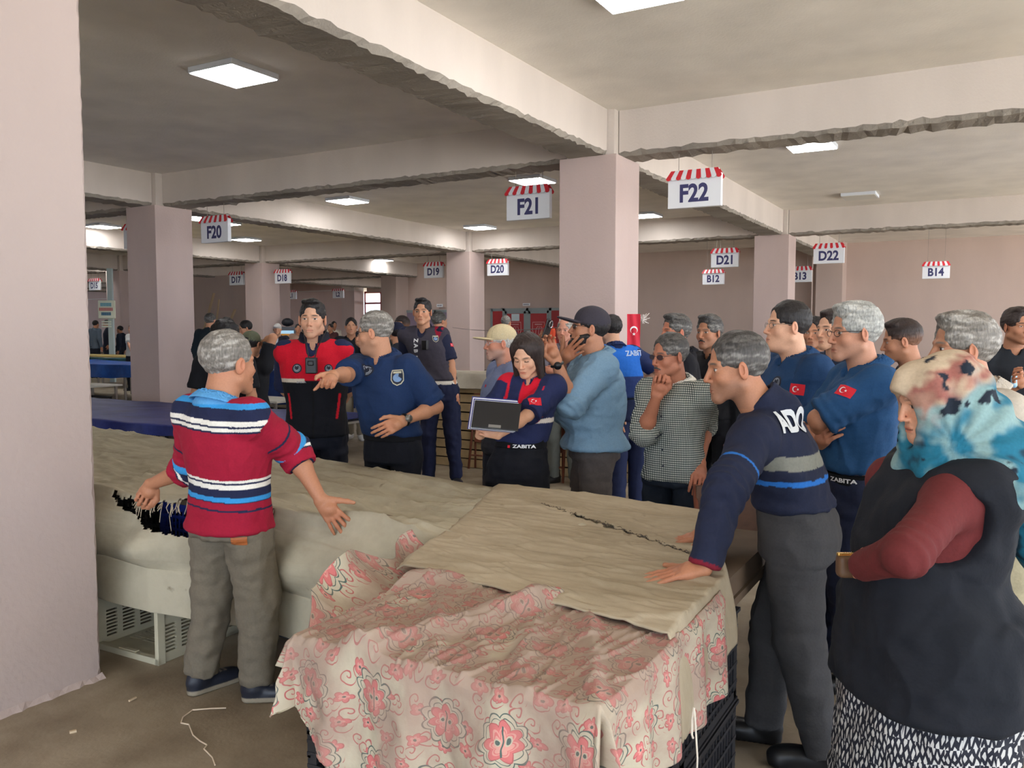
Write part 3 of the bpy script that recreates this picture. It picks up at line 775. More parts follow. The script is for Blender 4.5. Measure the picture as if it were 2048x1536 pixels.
    if not far:
        # iris and eye white painted on the lid-framed ball; brows
        ex = np.abs(x)-.031; open_ = .0050 if eyes == 'open' else (.0022 if eyes == 'squint' else -1)
        ee = (np.abs(z-.001) < open_*(1-(ex/.0145)**2)) & (np.abs(ex) < .0135) & (y > .06)
        blend(ee*1.0, np.array([.62, .58, .54])); blend((ee & (np.abs(ex) < .0058))*1.0, np.array([.03, .018, .012]))
        if open_ < 0: blend(1.0*((np.abs(z+.003) < .0018) & (np.abs(ex) < .013) & (y > .055)), np.array([.03, .02, .018]))
        else: blend(.7*((z > .001) & (z < .0085) & (np.abs(z-.0055+.00*ex) < .0016) & (np.abs(ex) < .014) & (y > .06)), hcv*.5)
    bm = np.exp(-((np.abs(x)-.031)/.0175)**4-((z-.0225+.16*np.maximum(np.abs(x)-.034,0)+.10*np.maximum(.022-np.abs(x),0))/(.0040))**4)*(y > .045)
    blend(np.clip(.9*bm, 0, 1), hcv*.8 if (not hair or hair[1] != 'silver') else np.array(HC['salt']))
    if stub:
        jm = sstep(-.025, -.06, z)*(z > -.14)*sstep(-.035, .01, y)*(1-.8*lip)*(1-np.exp(-((x/.014)**2+((z+.035)/.015)**2)))
        blend(stub*jm, lerpc(np.tile(sk*.45, (len(V), 1)), np.tile(HC[hair[1]] if hair else sk, (len(V), 1)), np.full(len(V), .6)))
    if hair and hair[0] in ('short', 'buzz', 'crop', 'fade'):
        pass
    Vb = (RhL@V.T).T+hcL
    parts.append((Vb, F, C))
    # arms
    for nm in 'LR':
        a = arms[nm]
        if a['hide'] and far: continue
        f = Field(.0042*res if not far else .012*res/2.2)
        k = (.86 if female else 1.0)*s*(1+fat*.25)
        f.add(RC(a['S'], a['S']*.35+a['E']*.65, .050*k, .046*k), .02)
        f.add(RC(a['S']*.45+a['E']*.55, a['E'], .044*k, .040*k), .02)
        M = a['E']*.68+a['W']*.32
        f.add(RC(a['E'], M, .039*k, .0415*k), .02); f.add(RC(M, a['W'], .0410*k, .026*k), .02)
        if not a['hide']:
            hsz = s*(.9 if female else 1.04)
            for p, kk in hand_prims(a['W'], a['X'], a['T'], -a['side'], a['pose'], hsz): f.add(p, kk*hsz)
        V, F = f.mesh(); C = np.tile(sk*np.array([.96, .93, .9]), (len(V), 1))
        dd = np.linalg.norm(V-(a['W']+a['X']*.11), axis=1)
        C = lerpc(C, np.tile(sk*red, (len(V), 1)), .5*np.clip(1-dd/.09, 0, 1))
        parts.append((V, F, C))
    # torso and legs under the clothes
    f = Field(.016*max(res, 1)); f.add(torso(-.012, zlo=hipz-.05*s), .03)
    for nm in 'LR':
        l = lg[nm]; f.add(RC(l['H'], l['K'], .072*s, .048*s), .03); f.add(RC(l['K'], l['A'], .050*s, .034*s), .02); f.add(RC(l['A']+np.array([0, 0, -.025]), l['A']+l['f']*.08*s+np.array([0, 0, -.055*s]), .028*s, .020*s), .02)
    V, F = f.mesh(); parts.append((V, F, np.tile(sk, (len(V), 1))))
    def place(V): return (Rb@V.T).T
    V, F, C = merge(parts)
    body = mesh_obj('body', place(V), F, M_SKIN, root, col=C)
    out = Person(); out.root = root; out.body = body; out.place = place; out.B = B; out.Rb = Rb; out.s = s; out.arms = arms; out.d = d
    out.head2body = lambda V: place((RhL@np.asarray(V, float).T).T+hcL); out.q = q; out.lg = lg
    h2w = out.head2body
    # ---------------- hair ------------------------------------------------
    if hair and hair[0] not in ('none',):
        hk = hair[0]; hcol = np.array(HC[hair[1]]); thick = {'short': .008, 'buzz': .004, 'crop': .007, 'quiff': .008, 'curly': .03, 'long': .010, 'bald': .005, 'fade': .005, 'thin': .006, 'wavy': .014}[hk]
        f = Field(.0045*res)
        f.add(EL((0, -.018*q, .037*q), ((.0745+thick*.8)*q, (.095+thick*.9)*q, (.0835+thick)*q)), .01)
        if hk in ('quiff', 'wavy'): f.add(EL((0, .040*q, .108*q), (.055*q, .045*q, .020*q)), .02)
        if hk == 'fade': f.add(EL((0, .01*q, .100*q), (.060*q, .07*q, .026*q)), .02)
        if hk == 'curly':
            for i in range(40):
                v = nrm(rs.randn(3)); v[2] = abs(v[2])*.9; v = nrm(v); f.add(EL((v[0]*.088*q, v[1]*.105*q-.018*q, v[2]*.10*q+.04*q), (.024*q,)*3), .012)
        if hk != 'long':
            f.sub(EL((0, .105*q, -.035*q), (.070*q, .075*q, .090*q)), .012)       # face opening
            f.sub(BX((0, .09*q, -.08*q), (.1*q, .095*q, .078*q)), .008)
            f.sub(BX((0, 0, -.16*q), (.2*q, .2*q, .085*q)), .006)                 # nape line
            f.sub(EL((0, .105*q, .045*q), (.060*q, .042*q, .052*q)), .008)
            for sg in (-1, 1): f.sub(EL((sg*.082*q, .0*q, -.022*q), (.020*q, .024*q, .034*q)), .006)
            if hk in ('thin',): 
                for sg in (-1, 1): f.sub(BX((sg*.095*q, 0, -.02*q), (.028*q, .14*q, .065*q)), .02)
            if hk == 'bald':
                f.sub(EL((0, .02*q, .115*q), (.060*q, .095*q, .05*q)), .012)
            if hk in ('recede',): pass
        else:
            f.add(RC((0, -.045*q, .03*q), (0, -.075*q, -.20*q), .085*q, .065*q), .04)
            for sg in (-1, 1): f.add(RC((sg*.066*q, -.005*q, .04*q), (sg*.082*q, .015*q, -.19*q), .032*q, .020*q), .03)
            f.sub(EL((0, .100*q, -.028*q), (.060*q, .080*q, .108*q)), .01); f.sub(EL((0, .118*q, .05*q), (.044*q, .056*q, .072*q)), .012)
            f.sub(RC((0, .02*q, -.1*q), (0, .03*q, -.25*q), .045*q, .06*q), .01)
        V, F = f.mesh(); N = vnormals(V, F)
        u = V/q
        if hk == 'long': nz = snoise(u*np.array([1, 1, .12]), 260, 3, 2)*.0022+snoise(u*np.array([1, 1, .2]), 60, 9, 2)*.004
        elif hk == 'curly': nz = snoise(u, 110, 5, 3)*.006
        elif hk in ('wavy', 'quiff'): nz = snoise(u*np.array([1, .45, 1]), 120, 7, 3)*.0045
        else: nz = snoise(u*np.array([1, .6, 1]), 170, 5, 2)*.0022
        V = V+N*(nz*q)[:, None]
        g = snoise(u*np.array([1.2, .35, 1.]), 230, 8, 2); cc = np.clip(1+.28*g, .4, 2)
        C = hcol*cc[:, None]
        if hair[1] in ('grey', 'salt', 'silver'):
            mx = sstep(-.1, .9, g+.4*snoise(u, 30, 4)); C = lerpc(C, np.tile(np.array(HC['white']), (len(V), 1)), mx*(.5 if hair[1] != 'salt' else .30))
            if hair[1] == 'salt': C = lerpc(C, np.tile(np.array(HC['black']), (len(V), 1)), sstep(.03, .09, u[:, 2])*.6)
        if hk in ('fade', 'buzz', 'thin'):
            C = lerpc(C, np.tile(sk*.7, (len(V), 1)), (1-sstep(-.02, .05, u[:, 2]))*.55)
        mesh_obj('hair', h2w(V), F, M_HAIR, root, col=C)
    if beard:
        f = Field(.0045*res)
        for sg in (-1, 1): f.add(RC((sg*.060*q, .008*q, -.045*q), (sg*.016*q, .072*q, -.100*q), .017*q, .024*q), .02)
        f.add(EL((0, .068*q, -.106*q), (.040*q, .030*q, .032*q)), .02)
        for sg in (-1, 1): f.add(EL((sg*.050*q, .036*q, -.066*q), (.020*q, .036*q, .030*q)), .02)
        for sg in (-1, 1): f.add(RC((0, .090*q, -.055*q), (sg*.026*q, .078*q, -.074*q), .007*q, .008*q), .008)
        f.sub(RC((-.015*q, .1*q, -.070*q), (.015*q, .1*q, -.070*q), .009*q, .009*q), .004)
        V, F = f.mesh(); N = vnormals(V, F); V = V+N*(snoise(V/q, 220, 3, 2)*.002)[:, None]
        mesh_obj('beard', h2w(V), F, M_HAIR, root, col=np.array(HC[beard])*np.clip(1+.3*snoise(V/q, 150, 5, 2), .4, 1.8)[:, None])
    if moust:
        f = Field(.003*res)
        for sg in (-1, 1): f.add(RC((sg*.003*q, .094*q, -.055*q), (sg*.024*q, .083*q, -.064*q), .0055*q, .0045*q), .005)
        V, F = f.mesh(); mesh_obj('moustache', h2w(V), F, M_HAIR, root, col=np.tile(HC[moust], (len(V), 1)))
    if glasses:
        mb = MB(); gy = .092; n = 14
        for sg in (-1, 1):
            mb.tube([(sg*.034*q+.0225*q*math.cos(t*2*PI/n), (gy-.10*abs(sg*.034+.0225*math.cos(t*2*PI/n))**1.0+.0)*q, (.000+.0135*math.sin(t*2*PI/n))*q) for t in range(n)], .0013*max(1, res*.8), 5, closed=True)
            mb.tube([(sg*.057*q, (gy-.012)*q, .006*q), (sg*.078*q, .05*q, .008*q), (sg*.0815*q, -.004*q, .006*q), (sg*.079*q, -.02*q, -.006*q)], .0014*max(1, res*.8), 5)
        mb.tube([(-.012*q, (gy-.002)*q, .004*q), (0, (gy+.002)*q, .007*q), (.012*q, (gy-.002)*q, .004*q)], .0013, 5)
        gc = {'black': srgb(25, 25, 28), 'wire': srgb(120, 110, 100), 'clear': srgb(205, 205, 210), 'sun': srgb(16, 14, 16), 'dim': srgb(40, 34, 36)}[glasses]
        mb.v = [tuple(v) for v in h2w(np.array([tuple(v) for v in mb.v]))]
        g = mb.build('glasses', plain('glasses_'+glasses, gc, .3), root, True)
        if glasses in ('sun', 'dim'):
            ml = MB()
            for sg in (-1, 1):
                ring = [(sg*.034*q+.021*q*math.cos(t*2*PI/n), (gy-.10*abs(sg*.034+.021*math.cos(t*2*PI/n)))*q, (.012*math.sin(t*2*PI/n))*q) for t in range(n)]
                bk = [(a, b-.002*q, c) for a, b, c in ring]
                ml.quadmesh(ring+bk, [tuple(range(n)), tuple(range(n, 2*n))[::-1]])
            ml.v = [tuple(v) for v in h2w(np.array([tuple(v) for v in ml.v]))]
            ml.build('dark_lenses', plain('lens_'+glasses, srgb(18, 16, 20) if glasses == 'sun' else srgb(74, 56, 58), .15), g)
    if cap:
        kind, cc = cap[0], np.array(cap[1]); f = Field(.0045*res)
        f.add(EL((0, -.016*q, .044*q), (.083*q, .104*q, .090*q)), .01); f.sub(BX((0, 0, -.07*q), (.2*q, .2*q, .092*q)), .004)
        f.sub(EL((0, -.016*q, .030*q), (.074*q, .095*q, .082*q)), .003)
        if kind == 'cap':
            fl = Field(.0045*res)
            f.add(EL((0, .105*q, .030*q), (.068*q, .085*q, .009*q), np.array(Matrix.Rotation(math.radians(6), 3, 'X'))), .006)
            f.sub(EL((0, -.01*q, .025*q), (.074*q, .092*q, .03*q)), .003)
        elif kind == 'flat':
            f.add(EL((0, .055*q, .058*q), (.078*q, .07*q, .022*q)), .015)
        V, F = f.mesh(); N = vnormals(V, F); u = V/q; V = V+N*(snoise(u, 35, 6, 2)*.0022*q)[:, None]
        ln = np.minimum(np.abs(np.arctan2(u[:, 0], u[:, 1]+.016) % (PI/3)-PI/6), 1); seam = 1-.25*(ln < .02)*(u[:, 2] > .035)*(u[:, 1] < .09)
        C = np.tile(cc, (len(V), 1))*seam[:, None]
        mesh_obj('cap', h2w(V), F, M_CLOTH, root, col=C)
    # ---------------- garments -------------------------------------------
    def garment(name, prims, h, colf, folds=.006, fseed=1, mat=M_CLOTH, cuts=None, fscale=1.0, extra=None, parent=None, jf=True):
        f = Field(h)
        for p, k in prims: f.add(p, k)
        for c in (cuts or []):
            if c[0] == 'p': f.cutp(c[1], c[2])
            else: f.sub(c[1], c[2])
        V, F = f.mesh()
        if len(V) == 0: return None
        N = vnormals(V, F)
        al = np.zeros(len(V)); reg = np.zeros(len(V), int); dist0 = np.full(len(V), 1e9)
        for nm, side in (('L', 1), ('R', 2)):
            a = arms[nm]; S, E, W = a['S'], a['E'], a['W']
            def seg(A, B_):
                ab = B_-A; t = np.clip(((V-A)@ab)/(ab@ab), 0, 1); return np.linalg.norm(V-(A+t[:, None]*ab), axis=1), t
            d1, t1 = seg(S, E); d2, t2 = seg(E, W); dm = np.minimum(d1, d2)
            out_ = np.abs(V[:, 0]-tsh[0]) > SW*.82
            isarm = (dm < .085*s) & (((V-S)@nrm(E-S) > .02) | (d2 < .08)) & (out_ | (d2 < .075) | ((V[:, 1]-tsh[1]) > .16)) & (dm < dist0)
            reg[isarm] = side; al[isarm] = np.where(d1 < d2, t1, 1+t2)[isarm]; dist0[isarm] = dm[isarm]
        if folds:
            g = snoise(V*np.array([1, 1, .6]), 27*fscale, fseed+rs.randint(50), 3); r1 = 1-np.abs(g)*1.6
            g2 = snoise(V*np.array([.6, .6, 1.5]), 40*fscale, fseed+7+rs.randint(50), 2)
            dsp = folds*1.25*(.6*r1+.4*g2)
            if jf:
                for nm in 'LR':
                    e = arms[nm]['E']; de = np.linalg.norm(V-e, axis=1); dsp += folds*.8*np.exp(-(de/.09)**2)*np.sin((V@nrm(arms[nm]['S']-e))*170+2*g)
            V = V+N*dsp[:, None]
        C = colf(V, reg, al, N)
        attrs = {'pat': V.copy(), 'al': al}
        o = mesh_obj(name, place(V), F, mat, parent or root, col=C, attrs=attrs)
        return o
    out.garment = garment; out.torso = torso; out.vr = vr; out.nb = nb; out.cx = cx; out.cy = cy; out.tsh = tsh; out.SW = SW; out.zhip = zhip; out.zsh = zsh; out.toL = toL
    gh = .0075*res
    # trousers
    lc = legs or dict(col=DNAVY)
    if lc.get('kind') != 'none':
        baggy = lc.get('bag', .012); zt = (hemz+.015*s) if (hemz and hemz > 0 and 'belt' not in lc and 'top' not in lc) else vr(lc.get('top', .22)); pr = []
        cz = lc.get('crotch', None)
        tl = torso(.008+lc.get('inf', 0), zlo=hipz-.09*s, ztop=None); st = [list(r_) for r_ in tl.st if r_[0] < zt]
        if lc.get('kind') == 'skirt':
            bz = lc.get('hem', .12); b0 = st[0]
            L_ = LOFT([[zt, b0[1], b0[2], .15*s, .12*s], [zhip, cx(zhip), cy(zhip), .19*s*(1+fat), .165*s*(1+fat)], [zhip-.3, cx(zhip), cy(zhip), .21*s*(1+fat), .19*s*(1+fat)], [bz, cx(zhip), 0, .23*s*(1+fat), .21*s*(1+fat)]])
            pr.append((L_, .01))
        else:
            pr.append((LOFT(st+[[hipz-.10*s, cx(zhip), cy(zhip), .13*s*(1+fat*.5), .105*s*(1+fat*.5)]], 2.4, .015), .02))
            cutz = lc.get('cut', None)
            for nm in 'LR':
                l = lg[nm]; A = l['A']; K = l['K']; Hj = l['H']
                pr.append((RC(Hj+np.array([0, 0, -.02]), K, (.088+baggy*.5)*s*(1+fat*.25), (.062+baggy)*s), .02))
                if cutz: 
                    t = (K[2]-cutz)/(K[2]-A[2]+1e-6); e = K+(A-K)*max(t, .02); pr.append((RC(K, e, (.062+baggy)*s, (.066+baggy)*s, 1), .01))
                else: pr.append((RC(K, A+np.array([0, -.01, -.015*s+lc.get('short', 0)]), (.062+baggy)*s, (.046+baggy*.9)*s, 1), .02))
        tc = np.array(lc['col'])
        def tcol(V, reg, al, N):
            C = np.tile(tc, (len(V), 1)).astype(float)
            if lc.get('fade'): C = C*(1+lc['fade']*np.clip(snoise(V, 9, 4, 3), -1, 1))[:, None]
            return C
        tr = garment('skirt' if lc.get('kind') == 'skirt' else ('shorts' if lc.get('cut') else 'trousers'), pr, gh*1.15, tcol, lc.get('folds', .007), 11, cuts=[('p', (0, 0, 1), zt)], mat=lc.get('mat', M_CLOTH), fscale=lc.get('fs', 1.0), jf=False)
        out.trousers = tr
        if lc.get('belt') is not None:
            tb = torso(.018+lc.get('inf', 0)); b = LOFT([list(r_) for r_ in tb.st if zt-.045 < r_[0] < zt+.01], 2.35)
            out.belt = garment('belt', [(b, 0)], .006*res, lambda V, r, a, N: np.tile(lc['belt'], (len(V), 1)), 0)
    # shoes
    if shoes and lc.get('kind') != 'skirt2':
        for nm in 'LR':
            l = lg[nm]; A = l['A']; fd = l['f']; sd = np.cross(fd, [0, 0, 1.]); f = Field(.006*res)
            g0 = np.array([A[0], A[1], 0]); s_ = s*1.1; P = lambda a, b, c: g0+fd*a*s_+sd*b*s_+np.array([0, 0, c*s_])
            R_ = np.stack([sd, fd, np.array([0, 0, 1.])], 1)
            f.add(EL(P(-.02, 0, .05), (.040*s, .062*s, .048*s), R_), .01); f.add(EL(P(.085, 0, .036), (.046*s, .095*s, .036*s), R_), .03); f.add(RC(P(-.022, 0, .06), P(-.026, 0, .130), .043*s, .044*s, 1), .02)
            f.add(RC(P(-.04, 0, .018), P(.13, 0, .018), .036*s, .044*s), .01)
            f.cutp((0, 0, -1), -.0015)
            V, F = f.mesh(); so = V[:, 2] < .026*s; C = np.tile(shoes[0], (len(V), 1)).astype(float); C[so] = shoes[1]
            if len(shoes) > 2: 
                la = (np.abs(((V-g0)@fd)/s-.06) < .05) & (V[:, 2] > .05*s) & ((((V-g0)@fd*90).astype(int) % 2) == 0) & (np.abs((V-g0)@sd) < .02*s); C[la] = shoes[2]
            mesh_obj('shoe', place(V), F, M_PLASTIC, root, col=C)
    # top
    if top:
        hz_ = hemz if (hemz is not None and hemz > 0) else vr(.05)
        inf = top.get('inf', .016); tp = torso(inf, zlo=hz_, flare=top.get('flare', .008)); pr = [(tp, .03)]
        for nm, sd_ in (('L', -1), ('R', 1)): pr.append((RC(nb+np.array([sd_*.045*s, -.012*s, -.050*s]), arms[nm]['S']+np.array([0, 0, -.004]), .040*s+inf, .043*s+inf), .04))
        sl = top.get('sleeve', 'short'); ks = (.88 if female else 1.0)*s*(1+fat*.25)
        for nm in 'LR':
            a = arms[nm]; S, E, W = a['S'], a['E'], a['W']; si = top.get('sinf', .014)
            pr.append((EL(S+np.array([0, 0, -.012]), (.047*ks+si,)*3), .055))
            if sl == 'none': continue
            if sl == 'short': e = S+(E-S)*top.get('slen', .78); pr.append((RC(S, e, .054*ks+si, .055*ks+si*1.6, 1), .03))
            elif sl == 'elbow': pr.append((RC(S, E, .055*ks+si, .052*ks+si*1.3), .03)); e = E+(W-E)*.3; pr.append((RC(E, e, .052*ks+si*1.3, .050*ks+si*1.2, 1), .02))
            elif sl == 'rolled': pr.append((RC(S, E, .056*ks+si, .052*ks+si*1.2), .03)); e = E+(W-E)*top.get('rl', .18); pr.append((RC(E, e, .052*ks+si, .052*ks+si*1.4, 1), .02))
            elif sl == 'long': pr.append((RC(S, E, .056*ks+si, .050*ks+si), .03)); e = E+(W-E)*.97; pr.append((RC(E, e, .048*ks+si, .036*ks+si*.7, 1), .02))
        ctop = np.array(top['col'])
        nbase = nb+np.array([0, .0, -.0])
        neckaxis = nrm(hcL+RhL@np.array([0, -.025, -.06])*q-nb)
        if top.get('neck', 'polo') in ('polo', 'crew', 'tall'):
            hgt = {'polo': .024, 'crew': .006, 'tall': .060}[top.get('neck', 'polo')]*s
            pr.append((RC(nb-neckaxis*.03*s, nb+neckaxis*hgt, nr+.020*s, nr+.011*s, 1), .012))
        cuts = [('s', RC(nb+neckaxis*top.get('cl', -.02)*s+np.array([0, .015, 0]), nb+neckaxis*.2*s, nr+.003, nr+.009*s), .003)]
        if top.get('vneck', .5): 
            fr = np.array([cx(zsh), cy(zsh)+.13*s, nb[2]-.035*s]); cuts.append(('s', EL(nb+np.array([0, .085*s, .0*s]), (.022*s*(1+top.get('vneck', .5)), .05*s, (.035+.04*top.get('vneck', .5))*s)), .004))
        for cpt in top.get('cuts', []): cuts.append(cpt)
        colf = top.get('colf')
        def ccol(V, reg, al, N):
            C = np.tile(ctop, (len(V), 1)).astype(float)
            if colf: C = colf(C, V, reg, al, N, out)
            return C
        if top.get('neck', 'polo') == 'polo' and res <= 1.2:
            fc_ = Field(.0045*res); ca = nb+neckaxis*.030*s+np.array([0, -.004, 0]); cb = nb-neckaxis*.014*s+np.array([0, -.002, 0])
            fc_.add(RC(cb, ca, nr+.046*s, nr+.015*s, 3), .0); fc_.sub(RC(cb-neckaxis*.012*s, ca+neckaxis*.01*s, nr+.043*s, nr+.0075*s, 0), .001)
            fv_ = np.array([0, 1., 0]); fc_.sub(EL(nb+np.array([0, .10*s, .0]), (.020*s, .06*s, .06*s)), .003)
            Vc, Fc_ = fc_.mesh()
            if len(Vc): mesh_obj('collar', place(Vc+vnormals(Vc, Fc_)*.0015), Fc_, M_CLOTH, root, col=np.tile(np.array(top.get('ccol', ctop))*1.06, (len(Vc), 1)))
        out.top = garment(top.get('name', 'shirt'), pr, gh*top.get('hres', 1.0), ccol, top.get('folds', .006), 3, mat=top.get('mat', M_CLOTH), cuts=cuts, fscale=top.get('fs', 1))
    return out

# decals wrapped onto clothing --------------------------------------------
def bvh_world(o):
    me = o.data; off = Vector(o.parent.location) if o.parent and o.parent.type == 'EMPTY' else Vector((0, 0, 0))
    if o.parent and o.parent.type == 'MESH' and o.parent.parent: off = Vector(o.parent.parent.location)
    return BVHTree.FromPolygons([v.co+off for v in me.vertices], [tuple(p.vertices) for p in me.polygons]), off
_bc = {}
def decal(target, px, py, pieces, rot=0.0, off=.0035, name='patch', up=(0, 0, 1), nhint=None, skew=1.0):
    """pieces: list of (name, verts2d, faces, material); wraps shapes onto the target where the camera ray px,py meets it"""
    key = target.name
    if key not in _bc: _bc[key] = bvh_world(target)
    tree, offv = _bc[key]
    r = ray(px, py).normalized(); loc, nor, i, dist = tree.ray_cast(CAM, r)
    if loc is None: return None
    # averaged normal
    ns = Vector((0, 0, 0))
    for a in range(-2, 3):
        for b in range(-2, 3):
            l2, n2, _, _ = tree.ray_cast(CAM, ray(px+a*4, py+b*4).normalized())
            if l2 is not None and (l2-loc).length < .1: ns += n2
    n = ns.normalized() if ns.length > .01 else nor
    if n.dot(r) > 0: n = -n
    if nhint: n = (n+Vector(nhint)).normalized()
    upv = Vector(up); x = upv.cross(n).normalized(); u = n.cross(x).normalized()
    c, s_ = math.cos(rot), math.sin(rot); X = x*c+u*s_; U = u*c-x*s_
    first = None
    for k, (nm, V2, F, mat) in enumerate(pieces):
        vs = []
        for vx, vy in V2:
            p = loc+X*vx+U*vy; l, nn, _, dd = tree.ray_cast(p+n*.12, -n, .24)
            q = (l if l is not None else p)+n*(off+.0012*k); vs.append(q-offv)
        par = target.parent if target.parent else None
        o = mesh_obj(nm if k else name, vs, F, mat, target if target.parent is None or target.parent.type == 'EMPTY' else target.parent, False)
        if first is None: first = o
    return first
def rect_grid(w, h, n=6, m=4):
    V = [((i/n-.5)*w, (j/m-.5)*h) for j in range(m+1) for i in range(n+1)]
    return V, [(j*(n+1)+i, j*(n+1)+i+1, (j+1)*(n+1)+i+1, (j+1)*(n+1)+i) for j in range(m) for i in range(n)]
def disc(r1, r2=0.0, n=20, sy=1.0, sx=1.0):
    V = [(r*math.cos(2*PI*i/n)*sx, r*math.sin(2*PI*i/n)*sy) for r in (r1, r2) for i in range(n)]
    return V, [(i, (i+1) % n, n+(i+1) % n, n+i) for i in range(n)]
m_patchred = plain('patch_red', srgb(214, 22, 44), .7); m_patchwhite = plain('patch_white', srgb(232, 232, 232), .7); m_grey = plain('patch_grey', srgb(150, 155, 165), .7)
m_pblue = plain('patch_blue', srgb(120, 150, 190), .7); m_pcream = plain('patch_cream', srgb(196, 190, 165), .7); m_pdark = plain('patch_dark', srgb(30, 34, 52), .7)
def flag_patch(t, px, py, w=.075, rot=0.0):
    P, F = crescent_star(w*.36, -w*.14, 0)
    V, G = rect_grid(w, w*.66)
    return decal(t, px, py, [('flag_patch', V, G, m_patchred), ('crescent_and_star', P, F, m_patchwhite)], rot, name='flag_patch')
def badge(t, px, py, h=.09, style=0, rot=0):
    if style == 0:     # shield with rim and round device
        sh = [(-.36, .5), (.36, .5), (.42, .25), (.40, -.15), (.25, -.38), (0, -.5), (-.25, -.38), (-.40, -.15), (-.42, .25)]
        def fan(k): return [(0, 0)]+[(x*h*k, y*h*k) for x, y in sh], [(0, i+1, (i+1) % 9+1) for i in range(9)]
        a, b, c = fan(1), fan(.86), disc(h*.27, .001)
        bar = rect_grid(h*.55, h*.12, 3, 1); bar = ([(x, y+h*.33) for x, y in bar[0]], bar[1])
        return decal(t, px, py, [('shield_badge', a[0], a[1], m_pcream), ('badge_field', b[0], b[1], m_pdark), ('badge_disc', c[0], c[1], m_pblue), ('badge_bar', bar[0], bar[1], m_pcream)], rot, name='shield_badge')
    a, b = disc(h*.5, .001), disc(h*.36, .30*h, 20); c = crescent_star(h*.5, 0, 0, rot=PI/2)
    return decal(t, px, py, [('round_badge', a[0], a[1], m_pdark), ('badge_ring', b[0], b[1], m_grey), ('badge_device', [(x, y-.02*h) for x, y in c[0]], c[1], m_grey)], rot, name='round_badge')
def subdiv2d(V, F, it=1):
    bm = bmesh.new(); vs = [bm.verts.new((x, y, 0)) for x, y in V]
    for f in F:
        try: bm.faces.new([vs[i] for i in f])
        except ValueError: pass
    bmesh.ops.triangulate(bm, faces=bm.faces[:])
    for _ in range(it): bmesh.ops.subdivide_edges(bm, edges=bm.edges[:], cuts=1, use_grid_fill=True)
    bm.verts.index_update(); V = [(v.co.x, v.co.y) for v in bm.verts]; F = [tuple(v.index for v in f.verts) for f in bm.faces]; bm.free(); return V, F
def letters(t, px, py, s, h, mat=None, rot=0.0, sx=1.0, bold=.03, sub=1, **kw):
    V, F = text_geo(s, bold); V = [(x*h*sx, y*h) for x, y in V]; V, F = subdiv2d(V, F, sub)
    return decal(t, px, py, [('lettering', V, F, mat or m_patchwhite)], rot, name='lettering', **kw)
# ================================================================ tables, tarpaulins and crates
def fabric_mat(name, col, dark, scale=1.0, wov=350., rough=.9):
    m, nt, b = nmat(name); L = nt.links
    tc = nt.nodes.new('ShaderNodeTexCoord')
    n1 = nt.nodes.new('ShaderNodeTexNoise'); n1.inputs['Scale'].default_value = 2.2*scale; n1.inputs['Detail'].default_value = 9; n1.inputs['Roughness'].default_value = .65
    mp = nt.nodes.new('ShaderNodeMapping'); mp.inputs['Scale'].default_value = (1, 1.6, 1); L.new(tc.outputs['Object'], mp.inputs[0]); L.new(mp.outputs[0], n1.inputs['Vector'])
    r = nt.nodes.new('ShaderNodeValToRGB'); e = r.color_ramp.elements; e[0].position = .33; e[0].color = c4(dark); e[1].position = .62; e[1].color = c4(col)
    L.new(n1.outputs[0], r.inputs[0])
    n3 = nt.nodes.new('ShaderNodeTexNoise'); n3.inputs['Scale'].default_value = 9; n3.inputs['Detail'].default_value = 4; L.new(tc.outputs['Object'], n3.inputs['Vector'])
    r3 = nt.nodes.new('ShaderNodeValToRGB'); e = r3.color_ramp.elements; e[0].position = .70; e[0].color = (1, 1, 1, 1); e[1].position = .78; e[1].color = (.55, .5, .45, 1); L.new(n3.outputs[0], r3.inputs[0])
    mx = nt.nodes.new('ShaderNodeMixRGB'); mx.blend_type = 'MULTIPLY'; mx.inputs[0].default_value = 1; L.new(r.outputs[0], mx.inputs[1]); L.new(r3.outputs[0], mx.inputs[2])
    L.new(mx.outputs[0], b.inputs['Base Color']); b.inputs['Roughness'].default_value = rough; b.inputs['Specular IOR Level'].default_value = .2
    n2 = nt.nodes.new('ShaderNodeTexNoise'); n2.inputs['Scale'].default_value = wov; n2.inputs['Detail'].default_value = 2; L.new(tc.outputs['Object'], n2.inputs['Vector'])
    m2 = nt.nodes.new('ShaderNodeTexNoise'); m2.inputs['Scale'].default_value = 14; m2.inputs['Detail'].default_value = 5; mp2 = nt.nodes.new('ShaderNodeMapping'); mp2.inputs['Scale'].default_value = (.8, 1.8, 1)
    L.new(tc.outputs['Object'], mp2.inputs[0]); L.new(mp2.outputs[0], m2.inputs['Vector'])
    ad = nt.nodes.new('ShaderNodeMath'); ad.operation = 'MULTIPLY_ADD'; ad.inputs[1].default_value = .12; L.new(n2.outputs[0], ad.inputs[0]); L.new(m2.outputs[0], ad.inputs[2])
    bp = nt.nodes.new('ShaderNodeBump'); bp.inputs['Strength'].default_value = .32; bp.inputs['Distance'].default_value = .010; L.new(ad.outputs[0], bp.inputs['Height']); L.new(bp.outputs[0], b.inputs['Normal'])
    return m
m_tan = fabric_mat('tan_tarpaulin', srgb(184, 176, 154), srgb(158, 149, 128))
m_tan2 = fabric_mat('brown_tan_tarpaulin', srgb(180, 166, 142), srgb(154, 140, 116))
ZT = .77
